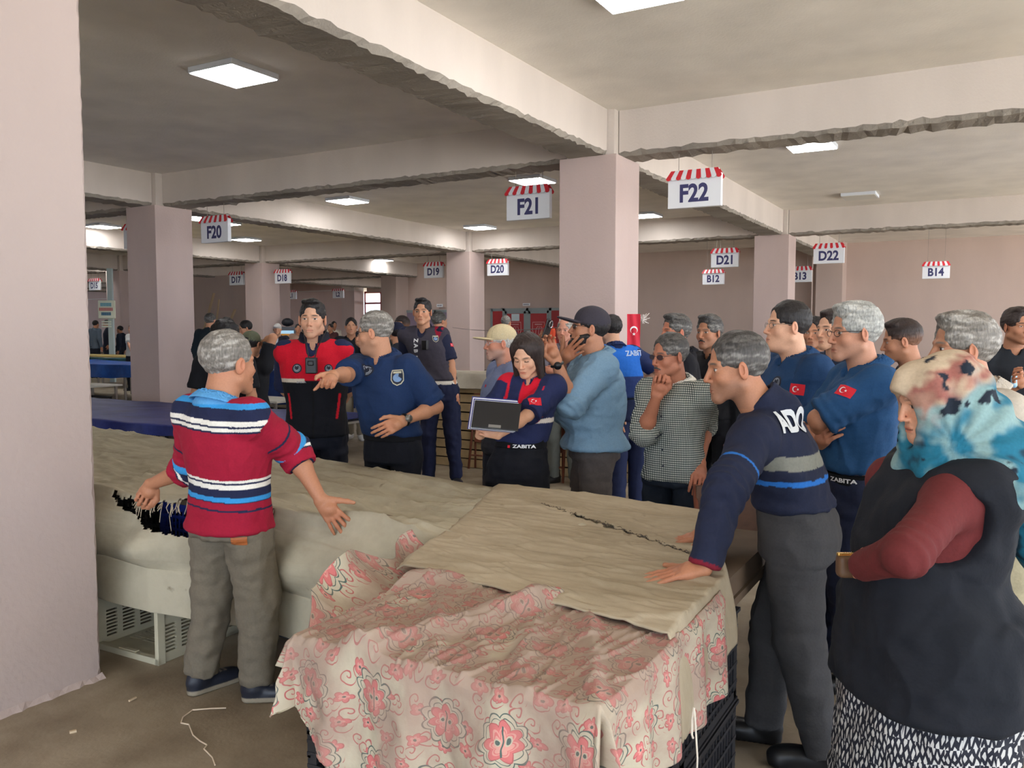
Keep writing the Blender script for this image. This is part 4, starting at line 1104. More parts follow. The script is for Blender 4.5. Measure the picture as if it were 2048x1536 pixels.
def sheet(name, fn, nu, nv, mat, parent=None, skip=None, thick=.004, uv=None):
    u = np.linspace(0, 1, nu+1); v = np.linspace(0, 1, nv+1); U, W = np.meshgrid(u, v, indexing='ij'); P = fn(U, W)
    V = P.reshape(-1, 3); ids = np.arange((nu+1)*(nv+1)).reshape(nu+1, nv+1)
    Q = np.stack([ids[:-1, :-1], ids[1:, :-1], ids[1:, 1:], ids[:-1, 1:]], -1).reshape(-1, 4)
    if skip is not None:
        uc = (U[:-1, :-1]+U[1:, 1:])/2; wc = (W[:-1, :-1]+W[1:, 1:])/2; Q = Q[~skip(uc, wc).reshape(-1)]
    at_ = {'pat': uv(U, W).reshape(-1, 3)} if uv else None
    if uv and name == 'cloth_sheet':
        a_ = uv(U, W); at_['al'] = np.exp(-(np.hypot(np.clip(-1.515-a_[..., 0], 0, None)+np.clip(a_[..., 0]+.675, 0, None), np.clip(1.545-a_[..., 1], 0, None))/.04)**2).reshape(-1)
    o = mesh_obj(name, V, Q, mat, parent, True, attrs=at_)
    if thick: sd = o.modifiers.new('thickness', 'SOLIDIFY'); sd.thickness = thick; sd.offset = -1
    return o
def plerp(pts, t):
    pts = np.array(pts, float); return [np.interp(t, pts[:, 0], pts[:, i]) for i in range(1, pts.shape[1])]
# ---- long tarpaulin over the left stand; u runs left to right (x), v from far drop over the top to the skirt foot
def far_y(x): return np.interp(x, [-6.6, -3.7, -2.1, -1.2, -.8], [4.10, 3.80, 3.50, 3.50, 3.50])
def near_y(x): return np.interp(x, [-6.6, -3.3, -2.95, -2.6, -2.1, -1.6, -.8], [2.48, 2.50, 2.62, 2.66, 2.60, 2.5, 2.4])
def tarp(U, W):
    x = -6.6+U*5.4
    fy, ny = far_y(x), near_y(x)
    y = np.zeros_like(x); z = np.zeros_like(x)
    # path: far drop .12, top, hang to .42 bulging, board face to foot
    L0, L1, L2, L3 = .10, .52, .80, 1.0
    a = W < L0; t = W/L0
    y = np.where(a, fy+.03+.01*np.sin(x*9), y); z = np.where(a, ZT-.14*(1-t), z)
    b = (W >= L0) & (W < L1); t = (W-L0)/(L1-L0)
    n1 = snoise(np.stack([x*.7, fy*0+W*8, 0*x], -1).reshape(-1, 3), 7.0, 4, 3).reshape(x.shape)
    sag = .026*n1+.012*np.clip(1-np.abs(snoise(np.stack([x*.6+fy*0, W*4, 0*x], -1).reshape(-1, 3), 24, 44, 2).reshape(x.shape))*3.5, 0, 1)-.05*np.sin(PI*t)*np.exp(-((x+2.4)/.6)**2)
    # folds running to the raised corner near the man's fist
    fo = .02*np.sin((x+3.4)*7+t*5)*np.exp(-((x+2.9)/.9)**2)*t+.022*np.sin((x*4.5+t*11))*np.exp(-((x+2.0)/.6)**2)*t**.7
    y = np.where(b, fy+(ny-fy)*t, y); z = np.where(b, ZT+sag+fo, z)
    c = (W >= L1) & (W < L2); t = (W-L1)/(L2-L1)
    low = np.interp(x, [-6.6, -3.6, -2.6, -2.0, -1.2], [.48, .48, .42, .40, .38])
    bul = .07*np.sin(PI*t)+.03*np.sin(x*8+t*4)*t*(1-t)*3+.02*np.sin(x*17+t*2)*np.sin(PI*t)
    zt = ZT+.022*n1+.02*np.sin((x+3.4)*7+5)*np.exp(-((x+2.9)/.9)**2)
    y = np.where(c, ny-.0-bul-.05*t, y); z = np.where(c, zt*(1-t**.8)+low*t**.8, z)
    dct = (W >= L2); t = (W-L2)/(L3-L2); foot = np.interp(x, [-6.6, -3.9, -2.6, -1.9, -1.2], [.30, .29, .22, .22, .24])
    y = np.where(dct, ny-.06+.012*np.sin(x*11)*t, y); z = np.where(dct, low+(foot-low)*t, z)
    return np.stack([x, y, z], -1)
def tear(u, w):
    x = -6.6+u*5.4
    t = np.clip((x+3.60)/.95, 0, 1); lo = .524+.004*np.sin(x*60)+.002*np.sin(x*170); hi = .526+.17*t**.8+.003*np.sin(x*120)
    return (w > lo) & (w < hi) & (x > -3.60) & (x < -2.70)
tr = empty('tarpaulin', (-3.5, 3.2, 0), 'long tan tarpaulin draped over the left stall, torn at its front edge', 'tarpaulin')
def shifted(fn, off): return lambda U, W: fn(U, W)-np.array(off)
TO = (-3.5, 3.2, 0)
sheet('tarpaulin_sheet', shifted(tarp, TO), 420, 260, m_tan, tr, skip=tear)
# frayed threads along the tear
rs = random.Random(4); mb = MB()
for i in range(70):
    x = -3.45+.75*rs.random(); u = np.array([[(x+6.6)/5.4]]); c = .524; hw = 0
    p = tarp(u, np.array([[c-hw]]))[0, 0]-np.array(TO); l = rs.uniform(.02, .07)*(2.2 if rs.random() < .08 else 1)
    mb.tube([p, p+np.array([rs.uniform(-.01, .01), -.012, -l*.5]), p+np.array([rs.uniform(-.015, .015), -.014, -l])], .0016, 4)
o = mb.build('frayed_threads', plain('thread', srgb(196, 182, 156)), tr); o['kind'] = 'stuff'
# board stand below: table of boards on crates
m_board = plain('stall_boards', srgb(92, 74, 56), .8, noise=.3, nscale=4)
st = empty('stall_table', (-3.6, 3.2, 0), 'long board stall under the tan tarpaulin', 'table')
mb = MB(); mb.box((-2.9, -.48, ZT-.075), (2.35, .42, ZT-.05)); mb.build('table_board', m_board, st)
mb = MB(); mb.box((-2.9, -.555, .26), (1.9, -.53, .40)); mb.build('front_board', m_board, st)

# ---- plastic crates --------------------------------------------------------
def crate_geo(w=.58, dpt=.40, h=.31, t=.012, nv=9, nh=5, diag=False):
    """ventilated produce crate, open at the top, origin at the bottom centre"""
    mb = MB(); W, D = w/2, dpt/2
    for z in (0, h-.035):
        for sx in (-1, 1): mb.box((sx*W-(t if sx > 0 else 0), -D, z), (sx*W+(0 if sx > 0 else t), D, z+.035))
        for sy in (-1, 1): mb.box((-W, sy*D-(t if sy > 0 else 0), z), (W, sy*D+(0 if sy > 0 else t), z+.035))
    for sx in (-1, 1):
        for sy in (-1, 1): mb.box((sx*W-(.03 if sx > 0 else 0), sy*D-(.03 if sy > 0 else 0), 0), (sx*W+(0 if sx > 0 else .03), sy*D+(0 if sy > 0 else .03), h))
    mb.box((-W-.008, -D-.008, h-.012), (W+.008, -D+.01, h)); mb.box((-W-.008, D-.01, h-.012), (W+.008, D+.008, h)); mb.box((-W-.008, -D, h-.012), (-W+.01, D, h)); mb.box((W-.01, -D, h-.012), (W+.008, D, h))
    for sy in (-1, 1):
        y0 = sy*D-(t*.7 if sy > 0 else 0)
        for i in range(1, nv*2): x = -W+w*i/(nv*2); mb.box((x-.004, y0, .03), (x+.004, y0+t*.7, h-.03))
        for j in range(1, nh): z = h*j/nh; mb.box((-W, y0-.002, z-.006), (W, y0+t*.7+.002, z+.006))
    for sx in (-1, 1):
        x0 = sx*W-(t*.7 if sx > 0 else 0)
        if diag:
            for j in range(9): z = h*(j+.3)/9.5; mb.bar((x0+t*.35, -D, z+.01), (x0+t*.35, D, z-.01), t*1.1, .009)
            for i in (1, 2): y = -D+dpt*i/3; mb.box((x0-.003, y-.012, 0), (x0+t*.7+.003, y+.012, h))
        else:
            for i in range(1, nv+3): y = -D+dpt*i/(nv+3); mb.box((x0, y-.004, .03), (x0+t*.7, y+.004, h-.03))
            for j in range(1, nh): z = h*j/nh; mb.box((x0-.002, -D, z-.006), (x0+t*.7+.002, D, z+.006))
    for i in range(0, 15): x = -W+w*i/14; mb.box((x-.005, -D, 0), (x+.005, D, .008))
    for j in range(0, 9): y = -D+dpt*j/8; mb.box((-W, y-.005, 0), (W, y+.005, .008))
    return mb
m_blackp = plain('black_crate_plastic', srgb(34, 34, 38), .5, noise=.25, nscale=9)
m_bluep = plain('blue_crate_plastic', srgb(28, 44, 120), .5)
_cr = {}
def crate(name, loc, label, mat=None, group=None, rz=0.0, kind='a', cat='crate'):
    mat = mat or m_blackp; key = (kind, mat.name)
    if key not in _cr:
        g = crate_geo(diag=(kind == 'b'), w=.58, dpt=.40, h=.31 if kind != 'l' else .33); o = g.build(name, mat); _cr[key] = o
    else: o = _cr[key].copy(); o.name = name; COL.objects.link(o)
    for k in list(o.keys()): del o[k]
    o.location = loc; o.rotation_euler = (0, 0, rz); tag(o, label, cat, group); return o
# crates under the right block: x -1.5..-.7 , y 1.56..2.5
pos = [(-.905, 1.87, PI/2), (-.905, 2.46, PI/2), (-1.315, 1.87, PI/2), (-1.315, 2.46, PI/2), (-1.62, 3.05, 0), (-1.2, 2.98, PI/2)]
nm_ = ['front right pile', 'rear right pile', 'front left pile', 'rear left pile', 'far left pile', 'far right pile']
for (x, y, rz), nmx in zip(pos, nm_):
    for k in range(2):
        crate('plastic_crate', (x, y, .002+k*.315), 'black slatted plastic crate under the flowered cloth, %s, %s one' % (nmx, 'lower' if k == 0 else 'upper'), group='black crates under the flowered cloth', rz=rz, kind='b' if rz else 'a')
blk = empty('block_table', (-1.25, 2.5, 0), 'board laid on the black crates under the right tarpaulin', 'table')
mb = MB(); mb.box((-.22, -.93, .632), (.54, .9, .66)); mb.box((-.24, -.95, .66), (.56, -.2, ZT-.016)); mb.box((-.24, -.2, .66), (.53, .9, ZT-.035)); mb.build('table_board', m_board, blk)
# crates under the left stall
for i, (x, y) in enumerate([(-2.15, 3.1), (-2.78, 3.22), (-3.42, 3.27), (-4.1, 3.27), (-4.8, 3.27), (-5.5, 3.27)]):
    for k in range(2):
        crate('plastic_crate', (x, y, .002+k*.315), 'black crate carrying the long stall, %s crate of the %s pile from the right' % (['lower', 'upper'][k], ['first', 'second', 'third', 'fourth', 'fifth', 'sixth'][i]), group='crates under the long stall')
# blue crates glimpsed through the tear
for i, x in enumerate((-3.35, -2.8)):
    c = crate('plastic_crate', (x, 2.86, .36), 'blue plastic crate seen through the tear in the tarpaulin, %s one' % ['left', 'right'][i], m_bluep, rz=0); c.scale = (.9, .55, 1.05)
# ---- white slotted crate lying on its side -----------------------------------
def white_crate():
    r = empty('plastic_crate', (-3.52, 2.73, 0), 'dirty white slotted crate lying on its side beneath the tarpaulin', 'crate', rz=math.radians(1))
    m = plain('dirty_white_plastic', srgb(188, 182, 158), .5, noise=.12, nscale=5)
    W, Dp, H = .44, .50, .32; t = .014
    def panel(name, o, du, dv, nrmv, slots, taper=True):
        # panel from o spanning du, dv with slot rows cut; built of bars between slots
        o = Vector(o); du = Vector(du); dv = Vector(dv); n = Vector(nrmv)*t; mb = MB()
        cu = slots['cols']; nr = slots['rows']; cuts = slots.get('skip', lambda c, r: False)
        us = [0.0]+[x for a in cu for x in a]+[1.0]
        def blk_(u0, u1, v0, v1):
            p = [o+du*u+dv*v for u, v in ((u0, v0), (u1, v0), (u1, v1), (u0, v1))]
            mb.quadmesh(p+[q+n for q in p], [(0, 1, 2, 3), (7, 6, 5, 4), (0, 4, 5, 1), (1, 5, 6, 2), (2, 6, 7, 3), (3, 7, 4, 0)])
        for i in range(0, len(us)-1, 2): blk_(us[i], us[i+1], 0, 1)
        v0, v1 = slots['v']
        for ci, (a, b_) in enumerate(cu):
            blk_(a, b_, 0, v0); blk_(a, b_, v1, 1); st_ = (v1-v0)/nr
            for k in range(nr):
                if cuts(ci, k): blk_(a, b_, v0+k*st_, v0+(k+1)*st_)
                else: blk_(a, b_, v0+(k+.55)*st_, v0+(k+1)*st_)
        return mb.build(name, m, r)
    sc = dict(cols=[(.08, .2), (.26, .4), (.46, .6), (.66, .8), (.84, .94)], rows=14, v=(.14, .9), skip=lambda c, k: (c == 0 and k > 7) or (c == 1 and k > 11))
    panel('left_wall', (-W/2, -Dp/2, 0), (0, Dp, 0), (0, 0, H), (1, 0, 0), sc)
    panel('right_wall', (W/2, -Dp/2, 0), (0, Dp, 0), (0, 0, H), (-1, 0, 0), sc)
    panel('crate_base', (-W/2, Dp/2, 0), (W, 0, 0), (0, 0, H), (0, -1, 0), dict(cols=[(.1, .26), (.32, .48), (.52, .68), (.74, .9)], rows=12, v=(.1, .92)))
    panel('lower_wall', (-W/2, -Dp/2, 0), (W, 0, 0), (0, Dp, 0), (0, 0, 1), dict(cols=[(.1, .28), (.32, .5), (.54, .7), (.74, .9)], rows=14, v=(.28, .92)))
    panel('upper_wall', (-W/2, -Dp/2, H), (W, 0, 0), (0, Dp, 0), (0, 0, -1), dict(cols=[(.1, .28), (.32, .5), (.54, .7), (.74, .9)], rows=14, v=(.2, .92)))
    mb = MB()
    for sx in (-1, 1): mb.box((sx*W/2-.012, -Dp/2-.012, 0), (sx*W/2+.012, -Dp/2+.03, H))
    mb.box((-W/2-.012, -Dp/2-.012, -.0), (W/2+.012, -Dp/2+.02, .03)); mb.box((-.06, -Dp/2-.004, .03), (.06, -Dp/2+.02, .035)); mb.build('crate_rim', m, r, bevel=.004)
    return r
white_crate()

# ---- second tan tarpaulin over the right block, with a frayed slit ----------
def tan2(U, W):
    # u: left edge to the right drop; v: far to near
    far = np.array([-1.95, 3.42]); x0n = -1.50
    ymix = W
    xl = -2.10+.42*W+.12*np.sin(PI*W)*.3
    xr = -.985+.30*np.clip(W*1.6, 0, 1)
    y0 = np.interp(U, [0, .8, 1], [3.50, 3.42, 3.38]); y1 = np.interp(U, [0, .85, 1], [2.18, 1.99, 1.97])
    y = y0+(y1-y0)*W
    Ue = np.clip(U/.86, 0, 1); x = xl+(xr-xl)*Ue
    n1 = snoise(np.stack([x*.55, y*1.8, 0*x], -1).reshape(-1, 3), 11, 9, 3).reshape(x.shape)
    n2 = snoise(np.stack([x*.4, y*2.0, 0*x], -1).reshape(-1, 3), 34, 19, 2).reshape(x.shape)
    z = ZT+.022+.008*n1+.003*n2*np.clip(W*1.5, 0, 1)+.006*np.clip(1-np.abs(snoise(np.stack([x*.5+y*.3, y*1.6, 0*x], -1).reshape(-1, 3), 26, 77, 2).reshape(x.shape))*4, 0, 1)-.012*np.clip(W-.93, 0, 1)/.07
    z = z-.02*np.clip(1-Ue/.03, 0, 1)
    dn = np.clip((U-.86)/.14, 0, 1); hang = (.15+.10*W+.03*np.sin(W*9))
    z = z-hang*dn**1.05*(dn > 0); x = x+.03*np.sin(dn*PI/2)+.015*dn*np.sin(W*14)
    return np.stack([x, y, z], -1)
def slit(u, w):
    c = np.interp(u, [.24, .44, .78], [.22, .34, .50]); hw = np.interp(u, [.28, .36, .44, .5, .78, .80], [0, .006, .016, .010, .004, 0]); return (np.abs(w-c+.006*np.sin(u*170)) < hw) & (u > .28) & (u < .8)
t2 = empty('tarpaulin', (-1.3, 2.7, 0), 'brownish tan tarpaulin with a long frayed slit over the right block', 'tarpaulin')
sheet('tarpaulin_sheet', shifted(tan2, (-1.3, 2.7, 0)), 200, 200, m_tan2, t2, skip=slit, thick=.006)
mb = MB(); rs = random.Random(9)
for i in range(160):
    u = rs.uniform(.25, .8); c = np.interp(u, [.24, .44, .78], [.22, .34, .50])+rs.uniform(-.012, .012)
    p = tan2(np.array([[u]]), np.array([[c]]))[0, 0]-np.array((-1.3, 2.7, -.004)); a = rs.uniform(0, 6.3); l = rs.uniform(.006, .022)
    mb.tube([p, p+np.array([l*math.cos(a)*.6, l*math.sin(a)*.4, .004]), p+np.array([l*math.cos(a), l*math.sin(a)*.6, 0])], .0011, 3)
o = mb.build('frayed_threads', plain('thread_dark', srgb(74, 62, 48)), t2); o['kind'] = 'stuff'

# ---- flowered cloth ---------------------------------------------------------
def floral_mat():
    m, nt, b = nmat('flowered_cotton'); L = nt.links
    N = lambda t: nt.nodes.new(t)
    def math_(op, a, b_=None, c=None):
        n = N('ShaderNodeMath'); n.operation = op
        for i, x in enumerate((a, b_, c)):
            if x is None: continue
            if isinstance(x, (int, float)): n.inputs[i].default_value = x
            else: L.new(x, n.inputs[i])
        return n.outputs[0]
    at_ = N('ShaderNodeAttribute'); at_.attribute_name = 'pat'
    wn_ = N('ShaderNodeTexNoise'); wn_.inputs['Scale'].default_value = 15; wn_.inputs['Detail'].default_value = 2; L.new(at_.outputs['Vector'], wn_.inputs['Vector'])
    wv = N('ShaderNodeVectorMath'); wv.operation = 'MULTIPLY_ADD'; wv.inputs[1].default_value = (.036, .036, 0); L.new(wn_.outputs['Color'], wv.inputs[0]); L.new(at_.outputs['Vector'], wv.inputs[2])
    base = srgb(190, 183, 160); pink = srgb(208, 112, 112); pale = srgb(216, 154, 142); dpink = srgb(176, 92, 92); teal = srgb(58, 92, 88); 
    col = N('ShaderNodeRGB'); col.outputs[0].default_value = c4(base); cur = col.outputs[0]
    def mixc(fac, c):
        nonlocal cur
        mx = N('ShaderNodeMixRGB'); L.new(fac, mx.inputs[0]); L.new(cur, mx.inputs[1]); mx.inputs[2].default_value = c4(c); cur = mx.outputs[0]
    def cells(scale, rnd, off=(0, 0, 0), src=None):
        ad = N('ShaderNodeVectorMath'); ad.operation = 'MULTIPLY_ADD'; ad.inputs[1].default_value = (scale, scale, 0); ad.inputs[2].default_value = off; L.new(src or wv.outputs[0], ad.inputs[0])
        vo = N('ShaderNodeTexVoronoi'); vo.voronoi_dimensions = '2D'; vo.inputs['Scale'].default_value = 1; vo.inputs['Randomness'].default_value = rnd; L.new(ad.outputs[0], vo.inputs['Vector'])
        sb = N('ShaderNodeVectorMath'); sb.operation = 'SUBTRACT'; L.new(ad.outputs[0], sb.inputs[0]); L.new(vo.outputs['Position'], sb.inputs[1])
        sx = N('ShaderNodeSeparateXYZ'); L.new(sb.outputs[0], sx.inputs[0]); return sx.outputs[0], sx.outputs[1], vo
    def lt(a, b_): return math_('LESS_THAN', a, b_)
    def band(r, c, w): return lt(math_('ABSOLUTE', math_('SUBTRACT', r, c)), w)
    def petals(x, y, n, ph=0.0): 
        th = math_('ARCTAN2', y, x); return math_('ABSOLUTE', math_('COSINE', math_('MULTIPLY_ADD', th, n/2.0, ph)))
    # vine scrolls and small paisleys between the flowers
    x, y, vo = cells(21, .9, (3.3, 1.2, 0)); r = math_('SQRT', math_('ADD', math_('MULTIPLY', x, x), math_('MULTIPLY', y, y)))
    th = math_('ARCTAN2', y, x); sp = math_('SUBTRACT', math_('MULTIPLY', r, 3.2), math_('MULTIPLY', th, 1/(2*PI))); sp = math_('FRACT', sp)
    mixc(math_('MULTIPLY', lt(math_('ABSOLUTE', math_('SUBTRACT', sp, .5)), .11), lt(r, .44)), dpink)
    x, y, vo = cells(13, .6, (1.7, .4, 0)); r = math_('SQRT', math_('ADD', math_('MULTIPLY', x, x), math_('MULTIPLY', math_('MULTIPLY', y, y), 2.2)))
    p = petals(x, y, 5); e = math_('MULTIPLY_ADD', p, .12, .17)
    mixc(lt(r, e), pink); mixc(band(r, e, .02), dpink); mixc(lt(r, math_('MULTIPLY', e, .52)), pale); mixc(lt(r, .05), teal)
    # large blossoms: scalloped cream petals with teal outline, pink lobes, striped heart
    x, y, vo = cells(5.6, .22); r = math_('SQRT', math_('ADD', math_('MULTIPLY', x, x), math_('MULTIPLY', y, y)))
    p8 = petals(x, y, 9, .4); e = math_('MULTIPLY_ADD', p8, .07, .27)
    mixc(lt(r, e), base); mixc(band(r, e, .010), teal); mixc(band(r, math_('MULTIPLY', e, .80), .006), teal)
    up = math_('GREATER_THAN', math_('ADD', y, math_('MULTIPLY', x, .4)), -.07)
    p6 = petals(x, y, 7, 1.1); e2 = math_('MULTIPLY_ADD', p6, .085, .16)
    mixc(math_('MULTIPLY', lt(r, e2), 1), pink); mixc(band(r, e2, .009), dpink)
    e3 = math_('MULTIPLY', e2, .66); mixc(lt(r, e3), pale); mixc(band(r, math_('MULTIPLY', e3, .8), .008), pink)
    xa = math_('SUBTRACT', math_('ABSOLUTE', x), .065); ya = math_('SUBTRACT', y, .03); rr = math_('SQRT', math_('ADD', math_('MULTIPLY', xa, xa), math_('MULTIPLY', ya, ya)))
    mixc(lt(rr, .042), base); mixc(lt(rr, .028), teal); mixc(math_('MULTIPLY', lt(math_('ABSOLUTE', x), .010), lt(r, .16)), teal)
    # ingrained brown dust, thick where the cloth lies flat, in broad smears elsewhere
    mpd = N('ShaderNodeMapping'); mpd.inputs['Scale'].default_value = (3.2, 1.5, 1); mpd.inputs['Rotation'].default_value = (0, 0, .5); L.new(at_.outputs['Vector'], mpd.inputs[0])
    nz = N('ShaderNodeTexNoise'); nz.inputs['Scale'].default_value = 2.2; nz.inputs['Detail'].default_value = 6; L.new(mpd.outputs[0], nz.inputs['Vector'])
    du = N('ShaderNodeAttribute'); du.attribute_name = 'al'
    s1 = math_('MULTIPLY_ADD', du.outputs['Fac'], .16, nz.outputs[0])
    mr = N('ShaderNodeMapRange'); mr.inputs[1].default_value = .42; mr.inputs[2].default_value = .60; mr.inputs[3].default_value = .16; mr.inputs[4].default_value = .74; L.new(s1, mr.inputs[0])
    mx = N('ShaderNodeMixRGB'); L.new(mr.outputs[0], mx.inputs[0]); L.new(cur, mx.inputs[1]); mx.inputs[2].default_value = c4(srgb(150, 122, 110)); cur = mx.outputs[0]
    L.new(cur, b.inputs['Base Color']); b.inputs['Roughness'].default_value = .85; b.inputs['Specular IOR Level'].default_value = .25
    n2 = N('ShaderNodeTexNoise'); n2.inputs['Scale'].default_value = 25; n2.inputs['Detail'].default_value = 5; L.new(at_.outputs['Vector'], n2.inputs['Vector'])
    bp = N('ShaderNodeBump'); bp.inputs['Strength'].default_value = .35; bp.inputs['Distance'].default_value = .01; L.new(n2.outputs[0], bp.inputs['Height']); L.new(bp.outputs[0], b.inputs['Normal'])
    return m
m_floral = floral_mat()
def drape_ab(U, W):
    b = 1.02+W*1.40; amin = np.interp(b, [1.0, 1.5, 1.60, 1.68, 1.95, 2.42], [-1.585, -1.60, -1.64, -1.84, -1.90, -1.86]); a = amin+(-.38-amin)*U
    lowb = 1.02+.33*np.clip((-1.10-a)/.42, 0, 1)+.10*np.clip((a+.7)/.3, 0, 1); return a, np.maximum(b, lowb)
def drape(U, W):
    # cloth plane a (x), b (y); box x -1.52..-.685, y 1.55.. ; cloth extends past it on three sides
    X0, X1, Yf = -1.515, -.675, 1.545
    a, b = drape_ab(U, W)
    exl = np.clip(X0-a, 0, None); exr = np.clip(a-X1, 0, None); ey = np.clip(Yf-b, 0, None)
    ex = exl+exr; sgn = np.where(exr > 0, 1., -1.)
    dist = np.sqrt(ex**2+ey**2); ang = np.arctan2(ey, ex+1e-9)
    nzp = np.stack([a, b, 0*a], -1).reshape(-1, 3)
    n1 = snoise(nzp, 17, 31, 3).reshape(a.shape); n2 = snoise(nzp*np.array([2.2, .7, 1])@np.array([[.8, -.6, 0], [.6, .8, 0], [0, 0, 1.]]), 20, 37, 3).reshape(a.shape)
    ridge = np.abs(n2)
    # flare of the hanging part, with folds concentrated at the corners
    corner = np.sin(2*ang)*np.clip(dist/.12, 0, 1)*(ex > 0)*(ey > 0)
    fold = .020*np.sin(a*26+1.5*n1)*np.clip(ey/.15, 0, 1)*(ey > 0)+.016*np.sin(b*30)*np.clip(ex/.15, 0, 1)*(ex > 0)
    out = .018+.10*dist*(.4+.6*corner)+fold+.05*corner*np.sin(ang*6)
    ux = np.where(dist > 0, ex/(dist+1e-9), 0)*sgn; uy = np.where(dist > 0, ey/(dist+1e-9), 0)
    bl = np.clip(dist/.03, 0, 1)
    x = np.clip(a, X0, X1)+ux*out*bl; y = np.maximum(b, Yf)-uy*out*bl
    drop = np.clip(dist-.008, 0, None)*.97
    # thick folds of loose cloth lying on the top, running from the back left to the front
    def rid(cx0, cy0, cx1, cy1, w, h_):
        dx, dy = cx1-cx0, cy1-cy0; t = ((a-cx0)*dx+(b-cy0)*dy)/(dx*dx+dy*dy); q = np.hypot(a-cx0-t*dx, b-cy0-t*dy)+.010*n1; tt = np.clip(t, 0, 1); return h_*np.exp(-(q/w)**2)*np.exp(-((t-tt)/.18)**2)*(.75+.25*np.sin(t*9+cx0*20))
    top = .006*n1+.008*np.clip(1-ridge*5, 0, 1)+rid(-1.02, 2.25, -1.30, 1.55, .045, .05)+rid(-1.25, 2.3, -1.55, 2.0, .05, .045)+rid(-1.07, 2.0, -.84, 1.5, .022, .018)+rid(-.95, 2.1, -.70, 1.58, .022, .016)+rid(-1.35, 1.95, -1.15, 1.62, .03, .018)
    z = ZT+.004+np.maximum(top, -.004)*np.exp(-(dist/.05)**2)-drop*1.0
    # under the tan tarpaulin the cloth lies flat
    under = np.clip((b-2.12)/.08, 0, 1)*(dist <= 0); z = z*(1-under)+(ZT-.004)*under
    # stiff flap lifting away at the left
    fl = np.clip((-1.56-a)/.22, 0, 1)*np.clip((b-1.66)/.2, 0, 1); z = z+fl*(.26+.03*np.sin(b*16))*np.clip(exl/.25, 0, 1.1); x = x-fl*.20*np.clip(exl/.2, 0, 1.2)-.02*fl*np.sin(b*19)
    return np.stack([x, y, z], -1)
fc = empty('flowered_cloth', (-1.1, 1.9, 0), 'pink and cream flowered cloth heaped over the front crates', 'cloth')
sheet('cloth_sheet', shifted(drape, (-1.1, 1.9, 0)), 300, 290, m_floral, fc, thick=.003, uv=lambda U, W: np.stack([*drape_ab(U, W), 0*U], -1))
# tie cords hanging at the right hem
mb = MB(); p = at(1388, 1415, 1.93)-Vector((-1.1, 1.9, 0))
mb.tube([p, p+Vector((.004, 0, -.04)), p+Vector((.010, 0, -.12)), p+Vector((.006, .0, -.3))], .0022, 5)
mb.tube([p, p+Vector((-.004, 0, -.03)), p+Vector((-.003, -.004, -.065)), p+Vector((-.001, 0, -.075))], .0026, 5)
mb.build('tie_cord', plain('cord_white', srgb(214, 206, 190)), fc)
# string and twig on the floor
mb = MB(); pts = [(452, 1416), (420, 1417), (385, 1420), (366, 1434), (362, 1446), (378, 1449), (386, 1470), (400, 1482), (414, 1490), (408, 1498), (425, 1515), (430, 1530)]
mb.tube([atz(x, y, .006) for x, y in pts], .0028, 5)
tag(mb.build('loose_string', plain('string', srgb(214, 196, 172))), 'thin white string curling on the floor behind the striped man', 'string')
mb = MB(); mb.tube([atz(258, 1402, .008), atz(266, 1398, .008), atz(272, 1395, .006)], .005, 5)
tag(mb.build('twig', plain('twig', srgb(200, 180, 150))), 'small pale scrap on the floor near the left column', 'scrap')
mb = MB(); mb.box((-.012, -.006, .0), (.012, .006, .008)); o = mb.build('twig', plain('twig', srgb(200, 180, 150))); o.location = atz(146, 1465, 0); o.rotation_euler.z = 1.1
tag(o, 'tiny pale scrap on the floor at the lower left', 'scrap')

# ---- wooden crate wall with white sheet behind the group ----------------------
m_wood = plain('greenish_wood', srgb(166, 142, 104), .8, noise=.22, nscale=6, bump=.3); m_woodd = plain('dark_wood_gap', srgb(92, 76, 54), .9)
YC = 8.1
def wood_box(loc, w, label, h=.205, dpt=.5, group='wooden boxes stacked before the central column'):
    r = empty('wooden_box', loc, label, 'crate', group)
    for k in range(2):
        mb = MB(); z = .008+k*h/2; mb.box((-w/2, -dpt/2, z), (w/2, -dpt/2+.018, z+h/2-.014)); mb.build('front_plank', m_wood, r)
    mb = MB(); mb.box((-w/2, -dpt/2+.018, 0), (-w/2+.02, dpt/2, h-.006)); mb.box((w/2-.02, -dpt/2+.018, 0), (w/2, dpt/2, h-.006)); mb.box((-w/2, dpt/2-.02, 0), (w/2, dpt/2, h-.006)); mb.box((-w/2+.02, -dpt/2+.02, 0), (w/2-.02, dpt/2-.02, .015)); mb.build('box_body', m_woodd, r)
    for x in (-w/2+.05, w/2-.07): MB().box((x, -dpt/2-.012, 0), (x+.05, -dpt/2, h-.004)).build('corner_batten', m_wood, r)
    return r
ordw = ['lowest', 'second', 'third', 'fourth', 'top']
# stack runs along x
xs0 = aty(876, 900, YC).x
for j in range(3):
    xx = xs0+.62+j*1.27
    for k in range(5):
        wood_box((xx+(.03 if k % 2 else -.02), YC, k*.208), 1.22, '%s wooden box in the %s pile from the left, under the white sheet' % (ordw[k], ['first', 'second', 'third', 'fourth'][j]))
m_sheetw = fabric_mat('off_white_sheet', srgb(214, 206, 190), srgb(184, 174, 156))
def wsheet(U, W):
    x = xs0-.04+U*3.88; z = np.full_like(x, 1.045); y = YC-.28+0*x
    a = W < .5; t = W/.5; n = snoise(np.stack([x, W*2, 0*x], -1).reshape(-1, 3), 6, 5, 3).reshape(x.shape)
    y = np.where(a, YC+.26-.54*t, YC-.28-.02*np.sin(x*13)*(W-.5)*2-.012); z = np.where(a, 1.06+.012*n, 1.06-(.17+.02*n)*(W-.5)*2+.012*n)
    return np.stack([x, y, z], -1)
